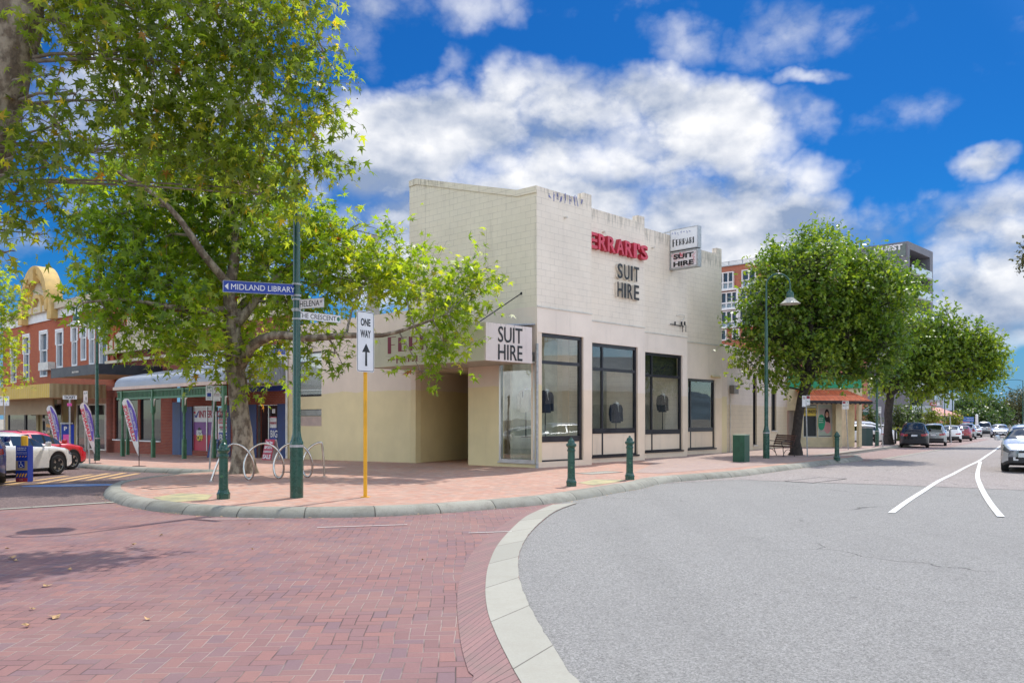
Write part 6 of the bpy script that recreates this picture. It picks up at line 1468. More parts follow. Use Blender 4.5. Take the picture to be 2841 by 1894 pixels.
m.build('rafters', M_black, rt)
hs_ = root('hanging_sign', 'dark green hexagonal double hanging sign reading OPEN under the tiled awning', 'sign', tuple(P(2395, 1142, 52)), world=True)
for k_, cx_ in ((0, 2384), (1, 2402)):
    c_ = P(cx_, 1142, 52.5); r_ = 8.2/F*52.5; m = MB(); m.prism([c_+Vector((r_*1.05*math.cos(a), 0, r_*1.35*math.sin(a))) for a in [R(30+60*j) for j in range(6)]], (0, .05, 0)); pn = m.build('panel', M_bgreen, hs_)
    m = MB(); text_mb(m, 'OPEN', c_+Vector((-r_*.75,-.004,.0)), (1,0,0), (0,0,1), r_*1.5, r_*.5, .003, .03); m.build('lettering', M_signw, pn)
m = MB(); m.tube([P(2393, 1140, 52.4), P(2412, 1128, 52.4)], .02, 5); m.build('bracket', M_alu, hs_)

# brick apartments
ap0 = on_ray(2002, 78); FAp = Fac(ap0.x, ap0.y, -A.x, -A.y)
ap = root('apartment_building', 'orange brick flats with grey window bands behind the corner shop', 'building', tuple(ap0), world=True)
zt = FAp.z(2003, 740)
m = MB(); apE = FAp.u(2300); FAp.box(m, -12, apE, -1, zt, -10, -.25); m.build('brick_wall', M_brick_apt, ap)
m = MB(); FAp.box(m, -12, apE, zt, zt+.1, -10, -.1); FAp.box(m, -12, apE, zt+.42, zt+.47, -.3, -.2); FAp.box(m, -12, apE, zt+.2, zt+.23, -.3, -.2); FAp.box(m, -12, apE, zt+.32, zt+.35, -.3, -.2)
for k in range(int((apE+12)/1.4)): FAp.box(m, -12+k*1.4, -11.95+k*1.4, zt, zt+.47, -.3, -.2)
m.build('roof_rail', M_galv, ap)
def apwin(x0, x1, y0, y1, y2, n, wide=False):
    z0, z1, z2 = FAp.z(2035, y0), FAp.z(2035, y1), FAp.z(2035, y2); a, b_ = FAp.u(x0), FAp.u(x1)
    m = MB(); frame_rect(m, FAp, a, b_, z2, z0, .09, -.25, -.02)
    for k in range(1, n): uu = a+(b_-a)*k/n; FAp.box(m, uu-.05, uu+.05, z2+.09, z0-.09, -.24, -.03)
    FAp.box(m, a+.09, b_-.09, z1-.06, z1+.06, -.24, -.04); fo = m.build('window', M_whitep, ap)
    m = MB(); FAp.box(m, a+.09, b_-.09, z1, z0-.09, -.22, -.18); m.build('pane', M_glassd, fo)
    m = MB(); FAp.box(m, a+.09, b_-.09, z2+.05, z1, -.22, -.18); m.build('lower_panel', mat('blue_grey_panel', (.25,.33,.38), .4) if 'blue_grey_panel' not in MATS else MATS['blue_grey_panel'], fo)
apwin(1990, 2034, 752, 781, 800, 3); apwin(2057, 2096, 752, 781, 800, 2); apwin(2120, 2160, 752, 781, 800, 2)
for y in (0, 52.5):
    apwin(1985, 2044, 808+y, 838+y, 854+y, 4); apwin(2050, 2110, 808+y, 838+y, 854+y, 3); apwin(2114, 2170, 808+y, 838+y, 854+y, 3)
apwin(1998, 2014, 912, 941, 942.5, 1); apwin(2030, 2050, 912, 941, 942.5, 1)
m = MB()
for y in (802, 856, 907): FAp.box(m, -12, apE, FAp.z(2035, y+2.3), FAp.z(2035, y-2.0), -.3, .12)
for x in (2047, 2112): FAp.box(m, FAp.u(x-2.5), FAp.u(x+2.5), FAp.z(2035, 907), FAp.z(2035, 802), -.3, .10)
m.build('white_band', M_whitep, ap)
# grey tower
t0 = on_ray(2519, 112); FTl = Fac(t0.x, t0.y, A.x, A.y); FTr = Fac(t0.x, t0.y, B.x, B.y)
tw = root('grey_tower', 'tall grey apartment tower with glass balconies and a sign near its roof', 'building', tuple(t0), world=True)
ztp = FTl.z(2518, 669); lenL = FTl.u(2380); lenR = FTr.u(2588)
M_gt = mat('tower_grey_render', (.20,.20,.22), .8, var=.06, vscale=.6); M_gt2 = mat('tower_light_render', (.40,.40,.41), .8, var=.05)
m = MB(); FTl.box(m, 0.01, lenL+14, 0, ztp, -.4, 0); m.build('side_wall', M_gt, tw)
zf = [ztp-3.1-i*3.25 for i in range(10)]
bu0, bu1 = FTr.u(2524), FTr.u(2580)
m = MB(); FTr.box(m, -.0, bu0, 0, ztp, -3, 0.01); FTr.box(m, bu1, lenR, 0, ztp, -3, 0.01); FTr.box(m, bu0, bu1, ztp-1.0, ztp, -3, 0.01); FTr.box(m, 0.1, lenR, 0, ztp-.2, -12, -2.6); m.build('street_wall', M_gt, tw)
for i in range(9):
    zf_ = ztp-4.15-i*3.25
    m = MB(); FTr.box(m, bu0-.1, bu1+.1, zf_-.25, zf_, -2.6, .35); sl = m.build('balcony', M_gt2, tw)
    m = MB(); FTr.box(m, bu0, bu1, zf_, zf_+1.0, .26, .30); m.build('balustrade', M_paleglass, sl)
    m = MB(); FTr.box(m, bu0+.5, bu0+2.2, zf_, zf_+2.3, -2.58, -2.5); m.build('balcony_door', M_glassb, sl)
    m = MB(); FTr.box(m, bu0+3.2, bu1-.4, zf_, zf_+2.3, -2.58, -2.5); m.build('balcony_door', M_glassd, sl)
m = MB(); FTl.box(m, FTl.u(2513), FTl.u(2400), FTl.z(2512, 710), FTl.z(2512, 676), 0, .12); m.build('sign_panel', mat('sign_grey_green', (.15,.19,.17), .6), tw)
m = MB(); ftext(m, FTl, 'QUEST', 2424, 682, 2504, 700, .12, .14, .04); m.build('lettering', M_signw, tw)
# blocks beyond the street trees
def blockb(name, label, px0, px1, pyt, Y, m_, depth=8, dirv=(1, .05), parts=()):
    p_ = on_ray(px0, Y); f = Fac(p_.x, p_.y, *dirv); o = root(name, label, 'building', tuple(p_), world=True); m = MB(); f.box(m, 0, f.u(px1), -1, f.z((px0+px1)/2, pyt), -depth, 0); m.build('wall', m_, o); return o, f
o, f = blockb('grey_shop_block', 'pale grey two storey block with red pizza sign and red roof awning', 2560, 2617, 1109, 118, M_gt2)
fpan(2582, 2598.5, 1116, 1125, mat('sign_red', (.55,.03,.04), .5), o, 'sign_panel', .1, .08, f); fpan(2598.5, 2607, 1116, 1125, M_signw, o, 'sign_panel', .1, .08, f)
m = MB(); ftext(m, f, 'Pizza', 2584, 1118, 2597, 1123, .02, .12, .03); m.build('lettering', M_signw, o)
M_rroof = mat('red_metal_roof', (.52,.16,.13), .5, var=.1)
m = MB(); a_, b_ = f.pt(f.u(2556), 0, 6), f.pt(f.u(2620), 0, 6); z0, z1 = f.z(2585, 1153), f.z(2585, 1132)
m.prism([f.pt(f.u(2556), z0, 4), f.pt(f.u(2622), z0, 4), f.pt(f.u(2600), z1, 1), f.pt(f.u(2575), z1, 1)], (0,.4,.1)); m.build('red_roof', M_rroof, o)
m = MB(); f.box(m, f.u(2556), f.u(2632), f.z(2585, 1166), f.z(2585, 1153), 3.0, 4.0); m.build('black_fascia', M_black, o); m = MB(); ftext(m, f, 'OF COURSE', 2552, 1156, 2580, 1164, .03, 4.03, .03); m.build('lettering', M_signw, o)
m = MB(); f.box(m, f.u(2545), f.u(2632), f.z(2585, 1173), f.z(2585, 1167), 3, 5); m.build('red_awning', M_rroof, o); m = MB(); f.box(m, f.u(2556), f.u(2632), -1, f.z(2585, 1173), 2, 2.1); m.build('shopfront', M_glassd, o)
o, f = blockb('white_box_building', 'plain pale blue-white box storey over a dark ground floor', 2617, 2647, 1109, 119, mat('pale_blue_cladding', (.52,.60,.70), .6))
m = MB(); f.box(m, -.05, f.u(2647)+.05, -1, f.z(2630, 1138), .01, .1); m.build('ground_floor', M_black, o)
o, f = blockb('balcony_block', 'grey apartment block with white balcony slab behind the trees', 2400, 2580, 1085, 125, mat('taupe_render', (.33,.30,.28), .8))
for py in (1113, 1064): m = MB(); f.box(m, f.u(2440), f.u(2579), f.z(2560, py+2), f.z(2560, py-2), 0, 1.8); sl = m.build('balcony', M_whitep, o); m = MB(); f.box(m, f.u(2545), f.u(2578), f.z(2560, py-2), f.z(2560, py-20), 1.7, 1.75); m.build('balustrade', M_paleglass, sl)
m = MB(); f.box(m, f.u(2405), f.u(2535), f.z(2460, 1114), f.z(2460, 1088), 0, .2); m.build('brick_band', M_brick_apt, o)
m = MB(); f.box(m, f.u(2400), f.u(2425), f.z(2412, 1170), f.z(2412, 1116), 0, .3); m.build('shop_windows', M_glassd, o)
fpan(2398, 2416, 1142, 1162, M_signw, o, 'sign_panel', .4, .08, f); m = MB(); f.box(m, f.u(2396), f.u(2419), f.z(2410, 1174), f.z(2410, 1163), .3, .6); m.build('dark_sign', M_black, o); m = MB(); ftext(m, f, 'OVAL + S', 2398, 1166, 2417, 1170, .03, .65, .03); m.build('lettering', M_signw, o)
# far road sign, white pole
o = root('road_sign', 'blue direction road sign beyond the parked cars', 'sign', tuple(P(2686, 1190, 105)), world=True)
m = MB(); a_ = P(2672.5, 1170, 105); b_ = P(2702, 1156, 105); m.prism([a_, Vector((b_.x, a_.y, a_.z)), b_, Vector((a_.x, a_.y, b_.z))], (0,.05,0)); m.build('panel', mat('road_sign_blue', (.03,.12,.40), .4), o)
m = MB()
for y in (1160, 1165.5): q_ = P(2682, y+1, 104.9); text_mb(m, 'Railway Parade', q_, (1,0,0), (0,0,1), .85, .09, .01, .03)
m.build('lettering', M_signw, o)
m = MB(); m.tube([P(2697, 1170, 105), P(2697, 1205, 105)], .05, 6); m.build('post', M_galv, o)
o = root('white_pole', 'short thick white pole beside the far parked cars', 'pole', tuple(P(2710, 1195, 98)), world=True); m = MB(); m.tube([P(2710, 1197, 98), P(2710, 1152, 98)], [.17, .15], 10); m.build('shaft', M_whitep, o, smooth=True); MB().lathe([(.17,0),(.1,.12),(.02,.16)], c=P(2710, 1152, 98), n=10).build('cap', M_whitep, o)
# pale low wall/fence at the end of the road
o = root('far_wall', 'long pale low wall across the end of the street', 'wall', tuple(P(2760, 1190, 150)), world=True)
m = MB(); a_ = P(2715, 1196, 150); b_ = P(2900, 1181, 152); m.prism([a_, Vector((b_.x, b_.y, a_.z)), b_, Vector((a_.x, a_.y, b_.z))], (0,.2,0)); m.build('wall', mat('pale_wall', (.42,.38,.33), .8, var=.15), o)

# shop across the street, just out of the frame on the right (seen mirrored in the shop windows)
op_ = root('opposite_shop', 'cream shop with white verandah across the road, outside the picture', 'building', (30, 8, 0), world=True)
m = MB(); m.box((32, 8, 2.6), (8, 62, 6.2)); m.build('wall', mat('opposite_cream', (.84,.82,.74), .8), op_)
m = MB(); m.box((26.6, 8, 3.5), (2.8, 62, .35)); m.build('awning', M_whitep, op_)
m = MB()
for k in range(12): m.box((27.97, -19+k*5, 1.7), (.06, 2.4, 1.7))
m.build('windows', M_glassb, op_)
# ------------------------------------------------ vehicles
def interp(pts, x):
    if x <= pts[0][0]: return pts[0][1]
    for (a, za), (b, zb) in zip(pts, pts[1:]):
        if x <= b:
            t_ = (x-a)/(b-a); t_ = t_*t_*(3-2*t_)*.5+t_*.5; return za+(zb-za)*t_
    return pts[-1][1]
SHAPES = {   # x from rear (-1) to front (+1) in half lengths; roof line, belt line, windscreen span, side window span
 'hatch': dict(L=4.28, W=1.76, H=1.47, top=[(-1,.80),(-.985,.98),(-.90,1.18),(-.70,1.40),(-.35,1.47),(.05,1.455),(.20,1.38),(.52,1.0),(.80,.88),(.95,.80),(1,.72)], belt=[(-1,.78),(-.6,1.02),(.4,.93),(.52,.95),(.8,.85),(1,.69)], ws=(.18,.50), rw=(-.93,-.66), sw=(-.70,.40), wb=(-.62,.63), wr=.315),
 'suv': dict(L=4.65, W=1.84, H=1.70, top=[(-1,.95),(-.985,1.10),(-.95,1.25),(-.84,1.60),(-.70,1.68),(-.2,1.71),(.10,1.68),(.22,1.60),(.50,1.16),(.80,1.05),(.95,.98),(1,.90)], belt=[(-1,.95),(-.6,1.12),(.4,1.06),(.5,1.10),(.8,1.0),(1,.86)], ws=(.20,.48), rw=(-.95,-.84), sw=(-.78,.40), wb=(-.58,.60), wr=.35),
 'cross': dict(L=4.42, W=1.80, H=1.50, top=[(-1,.85),(-.985,1.0),(-.92,1.15),(-.76,1.40),(-.4,1.49),(.0,1.47),(.16,1.40),(.50,1.02),(.80,.92),(.95,.84),(1,.76)], belt=[(-1,.85),(-.6,1.06),(.4,.95),(.5,.97),(.8,.87),(1,.73)], ws=(.14,.48), rw=(-.94,-.72), sw=(-.74,.38), wb=(-.58,.63), wr=.345),
 'sedan': dict(L=4.65, W=1.80, H=1.46, top=[(-1,.80),(-.985,.98),(-.72,1.08),(-.42,1.40),(-.2,1.455),(.1,1.44),(.22,1.36),(.50,1.0),(.80,.88),(.95,.80),(1,.72)], belt=[(-1,.78),(-.7,1.02),(.4,.94),(.5,.96),(.8,.84),(1,.69)], ws=(.20,.48), rw=(-.70,-.44), sw=(-.48,.38), wb=(-.60,.62), wr=.32),
 'ute': dict(L=5.2, W=1.86, H=1.80, top=[(-1,1.05),(-.99,1.10),(-.28,1.12),(-.20,1.66),(-.1,1.78),(.12,1.78),(.22,1.68),(.44,1.22),(.80,1.12),(.95,1.05),(1,.95)], belt=[(-1,1.03),(-.2,1.10),(.4,1.10),(.46,1.14),(.8,1.05),(1,.92)], ws=(.18,.44), rw=(-.28,-.2), sw=(-.16,.36), wb=(-.62,.66), wr=.37)}
def wheel_into(o, x, y, r, steer=0., spokes=5):
    s_ = 1 if y > 0 else -1; M_ = Matrix.Rotation(R(-90)*s_, 3, 'X'); c_ = Vector((x, y-s_*.20, r))
    m = MB(); m.lathe([(r*.60,0),(r*.93,.0),(r,.04),(r,.17),(r*.93,.205),(r*.66,.21),(r*.64,.19)], c=c_, n=26, M=M_); w_ = m.build('wheel', M_tyre, o, smooth=True, autosm=50)
    m = MB(); m.lathe([(r*.66,.185),(r*.64,.20),(r*.60,.19),(r*.60,.12),(r*.15,.12),(r*.14,.18),(.02,.185)], c=c_, n=26, M=M_)
    for k in range(spokes):
        a = 2*math.pi*k/spokes; 
        for da in (-.13, .13):
            p0 = c_+M_@Vector((r*.12*math.cos(a), r*.12*math.sin(a), .17)); p1 = c_+M_@Vector((r*.63*math.cos(a+da), r*.63*math.sin(a+da), .19)); m.bar(p0, p1, .03, .022, up=(0, 1, 0))
    m.build('rim', M_rim, w_, smooth=True, autosm=40)
def make_car(kind, pm, label, loc, heading, sc_=1., cat='car', trim=True, spokes=5, front=True, plate=True):
    S = SHAPES[kind]; L, W_, hl_ = S['L'], S['W'], S['L']/2; wr = S['wr']; wx = [q_*hl_ for q_ in S['wb']]
    o = root('parked_car' if cat == 'car' else cat, label, 'car', loc, heading); o.scale = (sc_,)*3
    xs = sorted(set([round(-1+2*i/46, 4) for i in range(47)]+[.993, -.993]+[round((w_+d_)/hl_, 4) for w_ in wx for d_ in (-wr*1.16, -wr*1.14, wr*1.14, wr*1.16)]+list(S['ws'])+list(S['rw'])+list(S['sw'])))
    xs = [x for x in xs if -1 <= x <= 1]; rows = 12
    def section(x):
        X = x*hl_; tp = interp(S['top'], x); bl = min(interp(S['belt'], x), tp-.02); e = abs(x); plan = 1-.22*max(0, (e-.72)/.28)**2.4-.02*e
        w_ = W_/2*plan; zb = .20+.10*max(0, (e-.85)/.15)
        ar = 0.
        for c_ in wx:
            d_ = abs(X-c_)
            if d_ < wr*1.15: ar = max(ar, math.sqrt(max(0, (wr*1.15)**2-d_*d_))+wr)
        zs_ = max(zb, ar); mid = zs_+(bl-zs_)*.45; gh = max(0., tp-bl); g = min(1., gh/.35)
        ya, yb_, yc = w_*(.93-.03*g), w_*(.90-.16*g), w_*(.80-.16*g)
        return X, [(0, zb), (w_*.80, zb), (w_*.955, zs_+.0), (w_*.992, min(zs_+.07, mid)), (w_*(1.0), mid), (w_*.985, mid+(bl-mid)*.6), (w_*.955, bl-.015), (ya, bl+gh*.05), (yb_, bl+gh*.72), (yc, bl+gh*.90), (w_*.45, bl+gh*.985), (0, tp+.012)]
    sec = [section(x) for x in xs]; n = len(xs)
    parts = {}
    def put(nm, vs_, f): parts.setdefault(nm, MB()).add(vs_, [f])
    sw0, sw1 = S['sw']; pil = (sw0+sw1)/2-.02
    for i in range(n-1):
        xm = (xs[i]+xs[i+1])/2; X0, a = sec[i]; X1, b_ = sec[i+1]; tall = (interp(S['top'], xm)-interp(S['belt'], xm)) > .16
        for s_ in (-1, 1):
            for k in range(rows-1):
                q_ = [(X0, s_*a[k][0], a[k][1]), (X1, s_*b_[k][0], b_[k][1]), (X1, s_*b_[k+1][0], b_[k+1][1]), (X0, s_*a[k+1][0], a[k+1][1])]
                nm = 'body'
                if k in (0, 1): nm = 'underbody'
                if k == 2 and trim: nm = 'sill_trim'
                if k == 7 and tall and sw0 < xm < sw1 and abs(xm-pil) > .025: nm = 'side_window'
                if k in (9, 10) and S['ws'][0] < xm < S['ws'][1]: nm = 'windscreen'
                if k in (8, ) and S['ws'][0]+.06 < xm < S['ws'][1]: nm = 'windscreen'
                if k in (9, 10) and S['rw'][0] < xm < S['rw'][1]: nm = 'rear_window'
                if front and xm > .80 and k == 6: nm = 'head_lamp'
                if front and xm > .86 and k == 5: nm = 'head_lamp'
                if xm < -.90 and k == 6: nm = 'tail_lamp'
                if xm < -.86 and k == 5 and kind != 'cross': nm = 'tail_lamp'
                put(nm, q_, (0, 1, 2, 3))
    # end caps with bulge
    cols = 11
    for end, sgn in ((-1, -1), (n, 1)):
        X, a = sec[0] if end == -1 else sec[-1]
        def pt(k, j): f = -1+2*j/(cols-1); y = a[k][0]*f; return (X+sgn*(.16*(1-f*f)**.8*(1 if 1 < k < 10 else .5)), y, a[k][1])
        for k in range(1, rows-2):
            for j in range(cols-1):
                f = abs(-1+2*(j+.5)/(cols-1)); nm = 'body'
                if sgn > 0:
                    if k in (4, 5): nm = 'head_lamp' if f > .66 else ('grille' if k == 5 else 'body')
                    if k == 6: nm = 'body'
                    if k in (2, 3) and f < .6: nm = 'grille'
                    if k == 3 and .72 < f < .92: nm = 'fog_recess'
                    if k in (1, 2): nm = 'grille'
                else:
                    if k in (5, 6): nm = 'tail_lamp' if f > .62 else 'body'
                    if k in (1, 2, 3): nm = 'rear_bumper'
                put(nm, [pt(k, j), pt(k, j+1), pt(k+1, j+1), pt(k+1, j)], (0, 1, 2, 3))
    mm_ = {'body': pm, 'underbody': M_trim, 'sill_trim': M_trim, 'side_window': M_cglass, 'windscreen': M_cglass, 'rear_window': M_cglass, 'head_lamp': M_hl, 'tail_lamp': M_tl, 'grille': M_trim, 'fog_recess': M_trim, 'rear_bumper': M_trim}
    for nm, mb in parts.items():
        # weld
        key = {}; vv = []; ff = []
        for f in mb.f:
            g_ = []
            for i in f:
                p_ = tuple(round(c, 4) for c in mb.v[i])
                if p_ not in key: key[p_] = len(vv); vv.append(p_)
                if not g_ or g_[-1] != key[p_]: g_.append(key[p_])
            if len(set(g_)) > 2: ff.append(tuple(dict.fromkeys(g_)))
        w_ = MB(); w_.add(vv, ff); w_.build(nm, mm_[nm], o, smooth=True, autosm=55)
    for x in wx:
        for s_ in (-1, 1): wheel_into(o, x, s_*(W_/2-.02), wr, spokes=spokes)
    m = MB()
    mx = (S['ws'][1]-.10)*hl_; zb_ = interp(S['belt'], S['ws'][1]-.1)
    for s_ in (-1, 1):
        m = MB(); m.lathe([(.0,-.08),(.07,-.07),(.10,0),(.09,.08),(.0,.10)], c=(mx, s_*(W_/2+.10), zb_+.10), n=10); m.bar((mx, s_*(W_/2-.08), zb_+.04), (mx, s_*(W_/2+.06), zb_+.07), .06, .04); m.build('wing_mirror', pm, o, smooth=True)
    ze = interp(S['belt'], -1)
    if plate:
        m = MB(); m.box((-hl_-.155, 0, ze-.12 if kind != 'hatch' else .62), (.02, .37, .12)); m.build('number_plate', M_plate, o)
        m = MB(); m.box((hl_+.165, 0, .46), (.02, .37, .11)); m.build('number_plate', M_plate, o)
    for s_ in (-1, 1):
        m = MB()
        for dx in (-.25, .22): m.box(((pil+dx)*hl_, s_*(W_/2*.985), interp(S['belt'], 0)-.10), (.17, .03, .025))
        m.build('door_handles', pm, o)
    if kind in ('suv', 'cross'):
        m = MB()
        for s_ in (-1, 1): m.tube([(-.62*hl_, s_*W_/2*.60, S['H']-.02), (-.5*hl_, s_*W_/2*.62, S['H']+.03), (.0, s_*W_/2*.62, S['H']+.03), (.1*hl_, s_*W_/2*.6, S['H']-.04)], .014, 6)
        m.build('roof_rails', M_black if pm is M_pblack else M_trim, o)
    m = MB(); m.lathe([(.03,0),(.03,.006)], c=(hl_+.172, 0, interp(S['belt'], .97)-.1), n=10, M=Matrix.Rotation(R(90), 3, 'Y')); m.build('badge', M_alu, o)
    return o
def at_px(px, py, fwd, sc_, kind, heading, side=0.):
    """put a wheel contact (fwd: +1 front axle, -1 rear axle; side ±1) at a photo point"""
    S = SHAPES[kind]; g = G(px, py, 0); x = (S['wb'][1] if fwd > 0 else S['wb'][0])*S['L']/2*sc_; y = side*S['W']/2*sc_
    c, s = math.cos(heading), math.sin(heading); return Vector((g.x-(x*c-y*s), g.y-(x*s+y*c), g.z))
h = R(76); make_car('cross', M_pwarm, 'silver-white crossover parked on the left behind the bay marker', at_px(163, 1316, 1, .88, 'cross', h, -1), h, .88, spokes=5)
h = R(72); make_car('hatch', M_pred, 'bright red car mostly hidden behind the silver crossover', Vector((-16.2, 26.9, terr(-16.2, 26.9))), h, .92)
h = R(124); make_car('suv', M_pblue, 'blue car cut by the left edge of the picture', Vector((-14.12, 21.0, -.0)), h, .9)
h = R(238); make_car('hatch', M_psilver, 'silver hatchback driving towards the camera at the right edge', at_px(2776, 1305, 1, 1., 'hatch', h, -1), h, 1., cat='approaching_car')
h = R(64); make_car('suv', M_pblack, 'black SUV parked tail-out beyond the street trees', at_px(2495, 1240, -1, .93, 'suv', h, 1), h, .93)
h = R(62); make_car('suv', M_pgrey, 'grey SUV parked just right of the black one', at_px(2590, 1235, -1, .86, 'suv', h, 0), h, .9)
h = R(62); make_car('hatch', M_pwhite, 'white hatchback parked with its tail to the road', at_px(2637, 1226, -1, .95, 'hatch', h, 0), h, .95)
h = R(60); make_car('hatch', M_pdkred, 'dark red car parked beyond the white hatchback', at_px(2668, 1222, -1, .95, 'hatch', h, 0), h, .95)
make_car('suv', M_pgrey, 'grey wagon with roof bars parked beyond the dark red car', at_px(2682, 1217, -1, .95, 'suv', h, 0), h, .95)
make_car('sedan', M_pwhite, 'small white car parked farthest along the row', at_px(2701, 1212, -1, .95, 'sedan', h, 0), h, .95)
h = R(60); make_car('ute', M_pgrey, 'silver-grey utility truck stopped at the end of the row', at_px(2731, 1208, -1, .95, 'ute', h, 0), h, .95)
h = R(240); make_car('sedan', M_psilver, 'distant silver sedan coming along the road', at_px(2774, 1213, 1, 1., 'sedan', h, 0), h, 1., cat='approaching_car')
h = R(178); make_car('hatch', M_pwhite, 'white car parked side-on beyond the arcade opening', Vector((25.3, 60.5, terr(25.3, 60.5))), h, 1.)
h = R(10); make_car('suv', M_pwhite, 'white four-wheel-drive in the side car park near the litter bin', Vector((27.6, 63.5, terr(27.6, 63.5))), h, 1.)
for i, (x, y, pm, lab) in enumerate(((40, 88, M_pwhite, 'white car in the car park behind the hedge, left one'), (44.5, 92, M_psilver, 'silver car in the car park behind the hedge'), (36, 84, M_pdkred, 'dark red car in the car park behind the hedge'))):
    make_car('sedan', pm, lab, Vector((x, y, terr(x, y))), R(15), 1., plate=False)
# ------------------------------------------------ trees
LOBED = np.array([(0,0,0),(.13,.06,-.02),(.50,.02,-.12),(.19,.24,-.03),(.60,.62,-.18),(.15,.46,-.02),(0,1.12,-.22),(-.15,.46,-.02),(-.60,.62,-.18),(-.19,.24,-.03),(-.50,.02,-.12),(-.13,.06,-.02)])
SIMPLE = np.array([(0,0,0),(.30,.18,-.05),(.16,.42,0),(.34,.66,-.1),(0,1.0,-.15),(-.34,.66,-.1),(-.16,.42,0),(-.30,.18,-.05)])
def leaves(name, pos, dirs, nrm, size, tone, tmpl, m, parent, base):
    n = len(pos); k = len(tmpl)
    d = dirs/np.linalg.norm(dirs, axis=1, keepdims=True); nr = nrm-d*np.sum(nrm*d, 1, keepdims=True); nr /= np.maximum(np.linalg.norm(nr, axis=1, keepdims=True), 1e-5); s = np.cross(d, nr)
    T = tmpl[None]*size[:, None, None]
    V = pos[:, None]+T[..., 0:1]*s[:, None]+T[..., 1:2]*d[:, None]+T[..., 2:3]*nr[:, None]-np.array(base)[None, None]
    me = bpy.data.meshes.new(name); me.vertices.add(n*k); me.vertices.foreach_set('co', V.astype('f').ravel())
    me.loops.add(n*k); me.loops.foreach_set('vertex_index', np.arange(n*k, dtype='i')); me.polygons.add(n)
    me.polygons.foreach_set('loop_start', np.arange(0, n*k, k, dtype='i')); 
    try: me.polygons.foreach_set('loop_total', np.full(n, k, 'i'))
    except Exception: pass
    me.update(calc_edges=True)
    at = me.attributes.new('tone', 'FLOAT', 'POINT'); at.data.foreach_set('value', np.repeat(tone, k).astype('f'))
    me.materials.append(m); o = bpy.data.objects.new(name, me); COL.objects.link(o); o.parent = parent; return o
